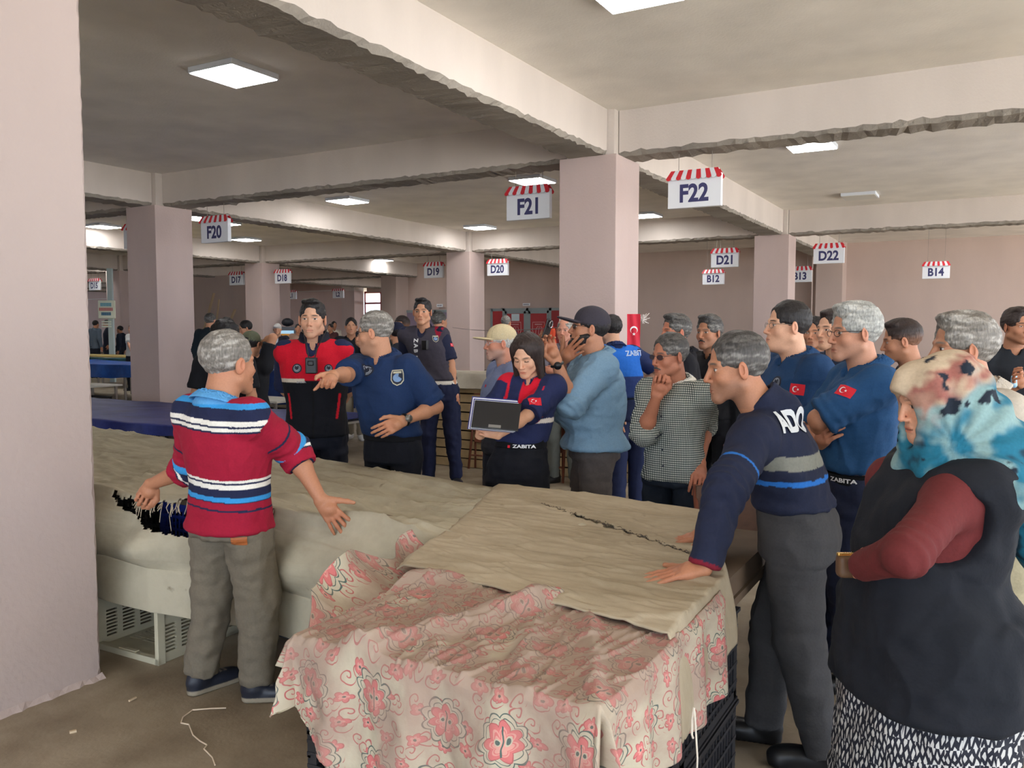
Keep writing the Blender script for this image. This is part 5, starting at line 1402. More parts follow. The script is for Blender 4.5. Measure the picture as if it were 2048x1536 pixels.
o = sheet('dust_sheet', wsheet, 160, 40, m_sheetw); tag(o, 'off-white sheet laid over the stacked wooden boxes', 'sheet')
# folding chairs leaning on the boxes
m_chair = plain('brown_painted_steel', srgb(120, 66, 48), .5)
def folded_chair(px, py, d, rz, label, h=.92):
    p = at(px, py, d); r = empty('folding_chair', (p.x, p.y, 0), label, 'chair', 'folded chairs leaning on the wooden boxes', rz=rz)
    for s_ in (-1, 1):
        mb = MB(); mb.tube([(s_*.20, 0, .01), (s_*.19, .16, h)], .014, 6); mb.build('frame_tube', m_chair, r, True)
        mb = MB(); mb.tube([(s_*.17, .09, .01), (s_*.165, .10, h*.72)], .012, 6); mb.build('leg', m_chair, r, True)
    mb = MB(); mb.tube([(-.19, .03, .16), (.19, .03, .16)], .010, 6); mb.build('stretcher', m_chair, r, True)
    mb = MB(); mb.box((-.19, .10, h-.22), (.19, .125, h-.02)); mb.build('backrest', m_chair, r)
    mb = MB(); mb.box((-.165, .07, .30), (.165, .09, .64)); mb.build('seat', m_chair, r)
folded_chair(968, 925, 9.1, .0, 'folded brown chair leaning on the boxes left of the woman officer')
folded_chair(1088, 935, 8.4, .15, 'folded brown chair leaning on the boxes right of the woman officer')
# brown chair behind the man in the dark fleece
p = at(1480, 1300, 3.85)
r = empty('folding_chair', (p.x, p.y, 0), 'brown folding chair standing behind the end of the tan covered table', 'chair', rz=.5)
for s_ in (-1, 1):
    mb = MB(); mb.tube([(s_*.2, -.22, .01), (s_*.19, .16, .80)], .012, 6); mb.build('frame_tube', m_chair, r, True)
    mb = MB(); mb.tube([(s_*.18, .24, .01), (s_*.17, -.16, .46)], .012, 6); mb.build('leg', m_chair, r, True)
MB().box((-.18, -.2, .44), (.18, .16, .46)).build('seat', plain('brown_wood', srgb(96, 66, 48), .6, noise=.2), r)
MB().box((-.19, .12, .58), (.19, .145, .80)).build('backrest', plain('brown_wood', srgb(96, 66, 48), .6, noise=.2), r)

# ---- background stalls ---------------------------------------------------------
m_btarp = fabric_mat('blue_tarpaulin', srgb(58, 70, 140), srgb(38, 46, 104), rough=.45); m_bblue = fabric_mat('bright_blue_tarpaulin', srgb(36, 92, 178), srgb(24, 62, 128), rough=.5)
m_ply = plain('pale_board', srgb(206, 202, 190), .7, noise=.08, nscale=5)
def tarp_table(name, x0, x1, y0, y1, zt, hang, mat, label, seed=1, sag=.02):
    def f(U, W):
        x = x0+U*(x1-x0); n = snoise(np.stack([x, W*3, 0*x], -1).reshape(-1, 3), 2.2, seed, 3).reshape(x.shape)
        a = W < .55; b = (W >= .55); t = W/.55; t2 = (W-.55)/.45
        y = np.where(a, y1+(y0-y1)*t, y0-.03*np.sin(x*7)*t2-.02); z = np.where(a, zt+sag*n, zt+sag*n*(1-t2)-(hang+.06*n)*t2)
        return np.stack([x, y, z], -1)
    o = sheet(name, f, 120, 50, mat); return tag(o, label, 'tarpaulin')
def board_table(x0, x1, y0, y1, zt, label, legh=None):
    r = empty('market_table', ((x0+x1)/2, (y0+y1)/2, 0), label, 'table'); w, d_ = (x1-x0)/2, (y1-y0)/2
    MB().box((-w, -d_, zt-.04), (w, d_, zt-.012)).build('table_board', m_ply, r)
    n = max(2, int((x1-x0)/1.6)+1)
    for i in range(n):
        for sy in (-1, 1):
            x = -w+.06+(2*w-.12)*i/(n-1)
            MB().box((x-.02, sy*(d_-.05)-.02, 0), (x+.02, sy*(d_-.05)+.02, zt-.04)).build('leg', m_rod, r)
    return r
# low purple-blue covered platform at the left on black crates
a = atz(150, 838, .42); b = atz(352, 858, .42); c_ = atz(150, 785, .42)
board_table(-13.2, a.x+4.1, 7.0, 9.0, .40, 'low platform under the purple-blue tarpaulin') if False else None
plx0, plx1, ply0, ply1 = -13.5, -6.9, 6.55, 8.6
board_table(plx0, plx1, ply0, ply1, .41, 'low board platform beneath the purple-blue tarpaulin')
tarp_table('tarpaulin', plx0-.05, plx1+.05, ply0-.04, ply1, .42, .14, m_btarp, 'purple-blue tarpaulin on the low platform behind the left column', 4, .03)
for i, x in enumerate((-7.3, -7.95, -9.4, -10.1)):
    cc = crate('plastic_crate', (x, ply0+.35, .002), 'black crate under the purple-blue platform, %s from its right end' % ['first', 'second', 'third', 'fourth'][i], group='crates under the purple-blue platform')
# long blue stall running across the back
board_table(-21, -6.6, 11.5, 12.9, .76, 'long blue covered stall crossing the hall behind the officers')
tarp_table('tarpaulin', -21, -14.5, 11.45, 12.9, .78, .28, m_bblue, 'bright blue tarpaulin on the stall seen left of the F20 column', 7)
tarp_table('tarpaulin', -14.45, -6.6, 11.45, 12.9, .78, .62, fabric_mat('deep_blue_tarpaulin', srgb(34, 62, 128), srgb(24, 42, 96), rough=.5), 'deep blue tarpaulin hanging low behind the red vest officer', 8)
# yellowish boards and green cloth behind
board_table(-24, -10.5, 14.0, 15.1, .80, 'stall of bare yellowish boards in the left background')
o = MB().box((-6.75, -.5, 0), (6.75, .5, .03)).build('loose_boards', plain('yellow_board', srgb(190, 168, 100), .8, noise=.15, nscale=3)); o.location = (-17.25, 14.6, .80); tag(o, 'yellowish boards lying along the left background stall', 'board')
tarp_table('tarpaulin', -24, -10.5, 13.94, 13.98, .79, .25, fabric_mat('green_tarpaulin', srgb(60, 100, 104), srgb(40, 70, 76)), 'dull green strip of tarpaulin below the yellowish boards', 3)
# small pale boards on crates
for i, (px, py, d, w_, lab) in enumerate([(540, 797, 13.1, 1.0, 'pale board on a black crate left of the red vest officer'), (180, 769, 15.5, .9, 'pale board on crates beside the big left column')]):
    p = at(px, py, d); r = empty('pale_board_table', (p.x, p.y, 0), lab, 'table')
    MB().box((-w_/2, -.35, p.z-.03), (w_/2, .35, p.z)).build('table_board', m_ply, r)
    for sx in (-1, 1):
        for sy in (-1, 1): MB().box((sx*(w_/2-.1)-.02, sy*.28-.02, 0), (sx*(w_/2-.1)+.02, sy*.28+.02, p.z-.03)).build('leg', m_rod, r)
    crate('plastic_crate', (p.x+.12, p.y-.05, .002), 'black crate under the %s' % lab)
# blue tarpaulin bits at the right background, behind the officers
board_table(-2.6, 5.5, 13.5, 14.6, .90, 'stall in the right background under the blue tarpaulin')
tarp_table('tarpaulin', -2.7, 5.6, 13.45, 14.6, .92, .5, m_bblue, 'bright blue tarpaulin behind the officer with glasses', 12)
# leaning planks on the far left wall
p = at(455, 700, 33)
for i, (a_, b_, w_) in enumerate([((-1.3, 0, 0), (-.4, .3, 2.95), .1), ((-.35, 0, 0), (.75, .3, 2.3), .13), ((-.2, -.1, 0), (-.1, .28, 2.7), .06)]):
    mb = MB(); mb.bar(a_, b_, w_, .04); o = mb.build('leaning_plank', plain('pale_plank', srgb(196, 170, 136), .8)); o.location = (p.x, p.y-.55, 0)
    tag(o, ['left leaning plank against the far wall behind the curly haired man', 'wide pale plank leaning in the background, right of the other two', 'thin middle plank leaning in the background'][i], 'plank')
sbox('wall_screen', (p.x-5, p.y+.35, 0), (p.x+1.3, p.y+.5, ZS-.5), m_wall)
# drinks fridge
p = at(576, 700, 27); r = empty('drinks_fridge', (p.x, p.y, 0), 'glass fronted drinks fridge behind the man in the flat cap', 'fridge', rz=YAW+.1)
MB().box((-.32, -.3, 0), (.32, .3, 1.62)).build('cabinet', plain('fridge_grey', srgb(88, 92, 100), .5), r, bevel=.02)
MB().box((-.24, -.318, .3), (.24, -.30, 1.5)).build('glass_door', plain('fridge_glow', srgb(150, 190, 215), .2, emit=.6), r)
for k in range(4):
    MB().box((-.22, -.33, .45+k*.26), (.22, -.318, .47+k*.26)).build('shelf', m_white, r)
    if k > 1: MB().box((-.16, -.335, .49+k*.26), (.12, -.32, .62+k*.26)).build('juice_row', plain('juice_orange', srgb(230, 160, 60), .4), r)
bg_ = EL((0, 0, .10), (.2, .17, .13)); f = Field(.02); f.add(bg_); V, F = f.mesh()
o = mesh_obj('black_bag', V+vnormals(V, F)*(snoise(V, 30, 3, 2)*.01)[:, None], F, plain('bag_black', srgb(30, 32, 40), .6)); o.location = (p.x, p.y, 1.66); tag(o, 'dark bag sitting on top of the drinks fridge', 'bag')
# ================================================================ the crowd
def zat(py, d): return CAMH-(py-658)*d/FPX
LBLUE = srgb(52, 140, 200); WHITE_ = srgb(226, 222, 212); CRIM = srgb(152, 20, 48); NV = srgb(28, 34, 64)
m_watch = plain('watch_black', srgb(20, 20, 22), .4)
def watch(P, nm, steel=False):
    a = P.arms[nm]; u = nrm(a['W']-a['E']); c = a['W']-u*.02; mb = MB()
    n = 16; x = nrm(np.cross(u, [0, 0, 1.])); y = np.cross(u, x); r = .032*P.s
    mb.tube([tuple(P.place((c+(x*math.cos(2*PI*i/n)+y*math.sin(2*PI*i/n))*r)[None])[0]) for i in range(n)], .008, 6, closed=True)
    w = mb.build('wrist_watch', m_watch, P.root, True)
    toward = np.array(CAM)-P.B-P.place(c[None])[0]; toward = toward-P.place(u[None])[0]*np.dot(toward, P.place(u[None])[0]); toward = nrm(toward)
    p = P.place(c[None])[0]+toward*(r+.004); mb = MB(); q = P.place(u[None])[0]; sd = np.cross(toward, q)
    ring = [p+(q*math.cos(2*PI*i/14)+sd*math.sin(2*PI*i/14))*.021 for i in range(14)]
    mb.quadmesh([tuple(v) for v in ring]+[tuple(v+toward*.010) for v in ring], [tuple(range(14)), tuple(range(14, 28))]+[(i, (i+1) % 14, (i+1) % 14+14, i+14) for i in range(14)])
    mb.build('watch_face', plain('watch_steel', srgb(120, 118, 112), .3, .6) if steel else m_watch, w, True)
def handpos(P, nm, k=.09): a = P.arms[nm]; return Vector(P.B)+Vector(P.place((a['W']+a['X']*k*P.s)[None])[0])
def vest(P, col, zlo, inf=.034, colf=None, tall=True, flare=.004, name='vest', h=.0075, cuts=None, open_=0.0, folds=.006):
    nbv = P.nb; pr = [(P.torso(inf, zlo=zlo, flare=flare), .03)]
    for nm, sd in (('L', -1), ('R', 1)): pr.append((RC(nbv+np.array([sd*.05, -.012, -.052])*P.s, P.arms[nm]['S']+np.array([0, 0, -.006]), .071*P.s, .073*P.s), .05))
    for nm in 'LR': pr.append((EL(P.arms[nm]['S']+np.array([0, 0, -.006])*1.0, (.056*P.s+.018, .058*P.s+.018, .046*P.s+.018)), .03))
    if tall: pr.append((RC(nbv+np.array([0, -.012, -.03]), nbv+np.array([0, .004, .062]), .102*P.s, .088*P.s, 1), .015))
    cs = [('s', RC(nbv+np.array([0, .01, -.03]), nbv+np.array([0, .02, .2]), .072*P.s, .084*P.s), .004), ('s', EL(nbv+np.array([0, .11*P.s, -.01]), (.040*P.s, .06*P.s, .10*P.s)), .006)]
    for nm in 'LR':
        a = P.arms[nm]; u = nrm(a['E']-a['S']); sd = -1 if nm == 'L' else 1
        cs.append(('s', BX(a['S']+np.array([sd*.150*P.s, 0, -.16]), (.062*P.s, .2, .2), .0), .02))
    cs += cuts or []
    def cf(V, reg, al, N):
        C = np.tile(np.array(col), (len(V), 1)).astype(float)
        return colf(C, V, reg, al, N, P) if colf else C
    return P.garment(name, pr, h, cf, folds, 5, cuts=cs)
def sel(C, m, c): C[m] = c; return C

# ---- the man in the striped shirt -------------------------------------------------
def stripes(C, V, reg, al, N, P):
    dd = 3.28; T = reg == 0; z = V[:, 2]+.010*np.sin(V[:, 0]*9)
    zz = lambda y: zat(y, dd)
    bands = [(800, 811, LBLUE), (811, 835, NV), (835, 845, WHITE_), (845, 849, NV), (849, 856, WHITE_), (856, 860, NV), (957, 962, WHITE_), (962, 966, NV), (966, 976, WHITE_), (976, 992, NV), (992, 1002, LBLUE), (1002, 1004, NV), (1018, 1022, NV)]
    for a, b, c in bands: sel(C, T & (z < zz(a)) & (z >= zz(b)), c)
    A = reg > 0
    for a, b, c in [(.55, .59, NV), (.86, .97, LBLUE), (.97, 1.03, NV), (1.03, 1.08, WHITE_), (1.08, 1.11, NV), (1.30, 1.34, NV), (1.34, 1.9, WHITE_)]: sel(C, A & (al >= a) & (al < b), c)
    nbd = np.linalg.norm((V-P.nb)[:, :2], axis=1); sel(C, (nbd < .105) & (V[:, 2] > P.nb[2]-.008), srgb(86, 150, 200))
    return C
P1 = person('person in a crimson shirt with navy and white stripes and grey jeans, seen from behind', 452, 3.40, (452, 664, -.03), 152, H=1.63, hface=143, hsc=1.12, w=1.05, fat=.10, belly=.02, skin='tan',
    hair=('short', 'grey'), top=dict(col=CRIM, ccol=srgb(84, 148, 198), colf=stripes, sleeve='elbow', hres=.55, folds=.006, name='striped_shirt', vneck=0, flare=.022, inf=.022), hemz=.735,
    legs=dict(col=srgb(112, 104, 90), bag=.026, folds=.012, fade=.14, fs=1.0, short=.022), shoes=(srgb(30, 34, 46), srgb(150, 140, 122), srgb(120, 110, 100)),
    armL=('px', 352, 895, .10, 304, 968, .20, dict(tip=(284, 1008, .24), T=(.9, .2), pose='fist')), armR=('px', 588, 915, .0, 642, 1000, -.02, dict(tip=(690, 1062, -.02), T=(.55, .8), pose='open', stretch=1)),
    feet=dict(L=(408, 1395, .11, 140), R=(520, 1412, .02, 98)), seed=1, res=.9)
mb = MB(); V, G = rect_grid(.062, .036); decal(P1.trousers, 478, 1083, [('leather_patch', V, G, plain('leather_orange', srgb(166, 92, 44), .6))], name='leather_patch')
# ---- officer in the red vest ----------------------------------------------------------
P2 = person('person in a red and black vest over navy, hands behind the back, facing the camera', 632, 5.42, (625, 601, -.03), 4, H=1.74, hface=2, w=1.06, fat=.06, skin='light', hair=('quiff', 'black'),
    top=dict(col=srgb(36, 44, 78), sleeve='short', slen=.95), legs=dict(col=srgb(22, 26, 38), bag=.02, folds=.012), armL=('back',), armR=('back',), seed=2, stub=.12)
def redvest(C, V, reg, al, N, P):
    z = V[:, 2]; x = V[:, 0]; zs = zat(764, 5.15)
    sel(C, z > zs, srgb(206, 20, 44)); sel(C, (np.abs(z-zs) < .013) & (np.abs(x) > .05), srgb(216, 205, 190))
    sel(C, (np.linalg.norm((V-P.nb)[:, :2], axis=1) < .108) & (z > P.nb[2]-.055), srgb(30, 32, 44)); sel(C, (np.abs(x-.0) < .006) & (N[:, 1] > .3) & (z < zs), srgb(12, 12, 14))
    sel(C, (np.abs(np.abs(x)-.150-.12*(z-1.05)) < .007) & (z < 1.14) & (z > .98) & (N[:, 1] > .2), srgb(200, 20, 40)); return C
v = vest(P2, srgb(16, 18, 26), .86, colf=redvest, inf=.036, h=.006)
badge(v, 594, 737, .062, 1); badge(v, 657, 737, .055, 1)
mb = MB(); c = at(623, 731, 5.17)-Vector(P2.B); mb.box((-.035, -.02, -.05), (.035, .02, .05)); mb.box((-.018, -.035, .0), (.018, -.02, .03)); 
o = mb.build('body_camera', plain('camera_black', srgb(20, 20, 24), .4), P2.root, bevel=.006); o.location = c; o.rotation_euler.z = YAW
mb = MB()
for sx in (-1, 1): mb.tube([c+RT*.01*sx, c+RT*.03*sx+Vector((0, 0, .10))+FW*.02, c+RT*.075*sx+Vector((0, 0, .22))+FW*.09], .004, 5)
mb.build('camera_cord', m_watch, P2.root)
V, F = text_geo('ZABITA', .02)
letters(v, 603, 764, 'ZABITA', .012, m_grey, sx=1.1, off=.005)
# ---- officer pointing -------------------------------------------------------------------
P3 = person('person in a navy polo with badges, arm stretched out pointing down, head turned aside', 785, 4.9, (748, 624, -.03), -28, H=1.70, hface=-98, w=1.10, fat=.12, belly=.03, skin='mid', hair=('short', 'grey'), glasses='black', stub=.3,
    top=dict(col=srgb(28, 50, 88), sleeve='short', slen=.9, folds=.008), hemz=.93, legs=dict(col=srgb(20, 22, 30), belt=srgb(18, 18, 22), top=.12),
    armR=('px', 690, 765, -.30, 660, 752, -.52, dict(tip=(640, 790, -.60), T=(-.8, .3), pose='point')), armL=('px', 868, 812, -.10, 805, 842, -.26, dict(tip=(752, 866, -.34), T=(-.5, .8), pose='relax')), seed=3, pitch=6, res=.95)
badge(P3.top, 795, 756, .092, 0); badge(P3.top, 733, 742, .075, 1); flag_patch(P3.top, 861, 749, .052, rot=-.1); watch(P3, 'L', True)
# ---- tall officer ----------------------------------------------------------------------------
P4 = person('person in a grey vest with vertical lettering, white belt and boots, standing farther back', 880, 8.3, (845, 598, 0), -8, H=1.86, hface=-6, skin='mid', hair=('quiff', 'black'), w=1.0,
    top=dict(col=srgb(32, 36, 60), sleeve='short', slen=.9), hemz=1.035, legs=dict(col=srgb(28, 34, 62), belt=srgb(205, 198, 188), top=.14, inf=.008, folds=.012), shoes=(srgb(40, 40, 46), srgb(30, 30, 34)), armR=('back',), armL=('px', 912, 742, -.02, 911, 797, -.08, dict(T=(-1, 0))),
    feet=dict(L=(912, 970, .0, 15), R=(857, 966, .1, -30)), seed=4, res=1.3)
v = vest(P4, srgb(62, 58, 68), 1.045, tall=False, h=.009, colf=lambda C, V, r, a, N, P: sel(C, (np.abs(V[:, 0]) < .045-.35*(P.nb[2]-.0-V[:, 2])) & (V[:, 2] > P.nb[2]-.13) & (N[:, 1] > 0), srgb(150, 22, 50)))
for i, ch in enumerate('ZABIT'): letters(v, 832, 681+i*10.5, ch, .045, m_patchwhite, rot=-PI/2, bold=.04)
badge(v, 871, 678, .072, 0); mb = MB(); mb.box((-.032, -.02, -.045), (.032, .02, .045)); o = mb.build('body_camera', plain('camera_black', srgb(20, 20, 24), .4), P4.root, bevel=.006); o.location = at(850, 690, 8.13)-Vector(P4.B)
flag_patch(P4.top, 904, 690, .05)
# ---- woman officer with clipboard ---------------------------------------------------------------
def womshirt(C, V, reg, al, N, P):
    z = V[:, 2]; x = V[:, 0]; sh = P.tsh[2]
    sel(C, (reg == 0) & (z > sh-.17) & (np.abs(x) > .035) & (np.abs(x) < .13), srgb(206, 22, 46)); sel(C, (reg > 0) & (N[:, 2] > .80) & (al < .45), srgb(206, 22, 46))
    sel(C, (reg == 0) & (np.abs(z-(sh-.18)) < .012), srgb(215, 205, 195)); sel(C, (reg > 0) & (al > .66) & (N[:, 1] < -.2), srgb(206, 22, 46)); return C
P5 = person('woman with long dark hair in a navy and red shirt holding papers and a clipboard', 1035, 4.5, (1048, 674, -.06), -22, H=1.56, hface=-24, pitch=24, female=True, skin='light', hair=('long', 'brown'), eyes='closed', w=1.02, fat=.05,
    top=dict(col=srgb(34, 42, 80), colf=womshirt, sleeve='short', slen=.95, folds=.008), hemz=.94, legs=dict(col=srgb(18, 19, 26), belt=srgb(14, 14, 18), top=.34, bag=.026, folds=.010),
    armL=('px', 1092, 866, -.10, 995, 872, -.34, dict(tip=(945, 852, -.36), T=(-.2, .9), pose='hold')), armR=('px', 958, 850, .02, 960, 872, -.24, dict(tip=(975, 840, -.30), T=(1, .3), pose='hold')), seed=5, res=.9)
flag_patch(P5.top, 1070, 803, .068); 
letters(P5.belt, 1048, 893, 'ZABITA', .018, m_patchwhite, sx=1.5, bold=.03); letters(P5.trousers, 1056, 982, 'ZABITA', .020, m_patchwhite, sx=1.3)
V, G = rect_grid(.014, .014, 2, 2); decal(P5.belt, 1018, 893, [('red_mark', V, G, m_patchred)], name='red_mark')
er = np.array([[-.083, .004, -.048]])*P5.q; f = Field(.0015); f.add(EL((0, 0, 0), (.005, .005, .006)))
Vv, Ff = f.mesh(); mesh_obj('earring', P5.head2body(er)+Vv, Ff, plain('gold', srgb(230, 190, 110), .25, .9), P5.root)
# clipboard with papers
cc = at(992, 836, 4.06); r = empty('clipboard', cc, 'black clipboard with blue and white papers held by the woman officer', 'clipboard', rz=YAW-.15); r.rotation_euler = (math.radians(-28), math.radians(4), YAW-.12)
MB().box((-.115, -.004, -.06), (.115, .004, .085)).build('board', plain('clip_black', srgb(20, 19, 22), .4), r, bevel=.003)
for i, (cl, nm) in enumerate([(srgb(225, 225, 228), 'white_papers'), (srgb(40, 44, 110), 'blue_folder'), (srgb(225, 225, 230), 'white_papers'), (srgb(44, 48, 120), 'blue_folder')]):
    MB().box((-.118-.006*i, .006+.006*i, -.06), (.100-.004*i, .010+.006*i, .090+.008*i)).build(nm, plain(nm, cl, .6), r)
MB().box((-.03, -.012, -.055), (.03, -.004, -.04)).build('clip', plain('clip_steel', srgb(150, 150, 150), .3, .8), r)
# ---- old man with the cream cap ---------------------------------------------------------------------
P6 = person('older person in a cream cap, glasses and pale blue shirt, behind the woman officer', 1003, 5.5, (1003, 652, -.04), -68, H=1.62, hface=-76, skin=srgb(206, 140, 112), hair=('short', 'white'), glasses='clear', stub=.5, cap=('cap', srgb(206, 188, 150)), w=1.0, fat=.1, belly=.03,
    top=dict(col=srgb(124, 134, 166), sleeve='rolled', folds=.007), legs=dict(col=srgb(50, 50, 56)), armL=('hang',), armR=('hang',), seed=6, res=1.0)
V, G = rect_grid(.018, .018, 2, 2); decal(P6.top, 972, 772, [('red_mark', V, G, m_patchred)], name='red_mark'); 
# ---- bearded man with dark cap and phone ---------------------------------------------------------------
P7 = person('heavy bearded person in a dark cap and light blue shirt, hand on mouth, holding phone', 1190, 4.9, (1188, 617, -.05), -82, H=1.74, hface=-86, pitch=-9, skin='tan', hair=('short', 'black'), beard='black', glasses='sun', cap=('cap', srgb(58, 54, 62)), w=1.10, fat=.30, belly=.07,
    top=dict(col=srgb(118, 148, 170), sleeve='rolled', rl=.12, folds=.011, sinf=.020, inf=.022, flare=.055, fs=1.1), hemz=.86, legs=dict(col=srgb(88, 80, 76), bag=.022, folds=.012),
    armL=('px', 1160, 800, -.30, 1112, 722, -.36, dict(tip=(1088, 672, -.36), T=(-.9, .3, .2), pose='hold')), armR=('px', 1118, 800, .0, 1122, 722, -.06, dict(tip=(1172, 678, -.17), T=(0, 1), pose='flat')), seed=7, res=.95)
watch(P7, 'L')
c = handpos(P7, 'L', .12); r = empty('mobile_phone', c+Vector((0, 0, .045)), 'black phone held up by the bearded man in the dark cap', 'phone'); r.rotation_euler = (.2, .25, YAW+1.1)
MB().box((-.036, -.004, -.06), (.036, .004, .075)).build('phone_body', plain('phone_black', srgb(18, 18, 20), .25), r, bevel=.003)
mb = MB(); mb.tube([(.018*math.cos(t*PI/6), -.012, .05+.018*math.sin(t*PI/6)) for t in range(12)], .003, 5, closed=True); mb.build('ring_holder', plain('chrome', srgb(190, 190, 195), .2, .9), r)
# ---- bald man behind with crossed arms --------------------------------------------------------------------
def plaid(C, V, reg, al, N, P):
    a = (np.floor(V[:, 0]*22) % 3 == 0) | (np.floor(V[:, 2]*22) % 3 == 0); return sel(C, a, srgb(120, 116, 128))
P8 = person('bald person in a dark plaid shirt and grey trousers behind the bearded man', 1128, 8.3, (1130, 638, 0), -18, H=1.66, hface=-20, skin=srgb(196, 136, 112), hair=('bald', 'grey'), top=dict(col=srgb(58, 48, 66), colf=plaid, sleeve='rolled'), hemz=.95, legs=dict(col=srgb(104, 108, 104)), armL=('cross',), armR=('cross',), feet=dict(R=(1108, 946, .1, -60)), shoes=(srgb(26, 26, 28), srgb(20, 20, 22)), seed=8, res=1.4)
# ---- officer seen from the back in bright blue --------------------------------------------------------------
BB = srgb(36, 104, 196)
P9 = person('person seen from behind in a bright blue and navy vest with lettering on the back', 1262, 7.1, (1222, 631, 0), -166, H=1.72, hface=-150, skin='light', hair=('short', 'black'), w=1.02, top=dict(col=srgb(32, 44, 84), sleeve='short', vneck=0), hemz=.97, legs=dict(col=srgb(34, 42, 74), belt=srgb(24, 26, 34), bag=.02), armL=('px', 1242, 800, -.05, 1243, 862, -.08, dict(T=(1, 0))),
    armR=('px', 1316, 742, .05, 1272, 772, .16, dict(tip=(1258, 770, .1), T=(0, 1))), feet=dict(L=(1235, 1012, .0, 170), R=(1272, 1010, .05, -170)), seed=9, res=1.2, pitch=4)
v = vest(P9, BB, .98, inf=.034, tall=False, h=.008, colf=lambda C, V, r, a, N, P: sel(C, V[:, 2] < zat(752, 7.0), srgb(36, 54, 104))); letters(v, 1272, 706, 'ZABITA', .048, plain('silver_letters', srgb(165, 185, 215), .5), sx=1.0, bold=.03); letters(P9.belt, 1265, 806, 'ZABITA', .022, m_patchwhite)
# ---- man in the checked shirt ----------------------------------------------------------------------------
def check_mat():
    m, nt, b = nmat('checked_cotton'); L = nt.links
    a = nt.nodes.new('ShaderNodeAttribute'); a.attribute_name = 'pat'; sx = nt.nodes.new('ShaderNodeSeparateXYZ'); L.new(a.outputs['Vector'], sx.inputs[0])
    def stripe(s):
        f = nt.nodes.new('ShaderNodeMath'); f.operation = 'FRACT'; mu = nt.nodes.new('ShaderNodeMath'); mu.operation = 'MULTIPLY'; mu.inputs[1].default_value = 88; L.new(s, mu.inputs[0]); L.new(mu.outputs[0], f.inputs[0])
        g = nt.nodes.new('ShaderNodeMath'); g.operation = 'LESS_THAN'; g.inputs[1].default_value = .5; L.new(f.outputs[0], g.inputs[0]); return g.outputs[0]
    ad0 = nt.nodes.new('ShaderNodeMath'); ad0.operation = 'MULTIPLY_ADD'; ad0.inputs[1].default_value = .9; L.new(sx.outputs[1], ad0.inputs[0]); L.new(sx.outputs[0], ad0.inputs[2])
    u = stripe(ad0.outputs[0]); w = stripe(sx.outputs[2]); ad = nt.nodes.new('ShaderNodeMath'); ad.operation = 'ADD'; L.new(u, ad.inputs[0]); L.new(w, ad.inputs[1])
    r = nt.nodes.new('ShaderNodeValToRGB'); r.color_ramp.interpolation = 'CONSTANT'; e = r.color_ramp.elements; e[0].position = 0; e[0].color = c4(srgb(205, 204, 192)); e[1].position = .4; e[1].color = c4(srgb(104, 114, 108)); q = e.new(.9); q.color = c4(srgb(34, 42, 44))
    hf = nt.nodes.new('ShaderNodeMath'); hf.operation = 'MULTIPLY'; hf.inputs[1].default_value = .5; L.new(ad.outputs[0], hf.inputs[0]); L.new(hf.outputs[0], r.inputs[0]); L.new(r.outputs[0], b.inputs['Base Color']); b.inputs['Roughness'].default_value = .85
    return m
P10 = person('person in a small checked shirt and glasses, hand raised to the chin', 1352, 4.45, (1340, 668, -.06), -42, H=1.66, hface=-62, pitch=4, skin=srgb(176, 116, 90), hair=('short', 'salt'), glasses='dim', moust='salt', w=1.0, fat=.02,
    top=dict(col=WHITE_, sleeve='rolled', mat=check_mat(), folds=.010, flare=.02, name='checked_shirt', rl=.10), hemz=.75, legs=dict(col=srgb(30, 38, 50), folds=.010), armR=('px', 1290, 862, -.12, 1314, 792, -.22, dict(tip=(1326, 745, -.20), T=(.9, .4), pose='fist')), armL=('px', 1408, 858, .02, 1400, 925, -.10, dict(T=(-1, 0))), seed=10, res=.9)
mb = MB()
for i in range(5): decal(P10.top, 1322+i*1.2, 800+i*33, [('shirt_button', *disc(.006, .0005, 10), m_pdark)], name='shirt_button')
# ---- two men behind him --------------------------------------------------------------------------------------
P11 = person('person with swept black and grey hair in a black shirt, behind the checked shirt man', 1378, 5.8, (1354, 630, 0), -95, H=1.72, hface=-72, skin=srgb(190, 120, 92), hair=('quiff', 'salt'), top=dict(col=srgb(28, 28, 34), sleeve='short'), hemz=.9, legs=dict(col=BLACK), seed=11, res=1.15)
badge(P11.top, 1382, 755, .05, 1)
P12 = person('moustached person with thick grey hair in black, standing behind the dark fleece man', 1432, 6.1, (1420, 632, 0), -52, H=1.74, hface=-48, skin='tan', hair=('wavy', 'salt'), moust='black', stub=.3, top=dict(col=srgb(24, 24, 28), sleeve='long'), hemz=.9, legs=dict(col=BLACK), seed=12, res=1.15)
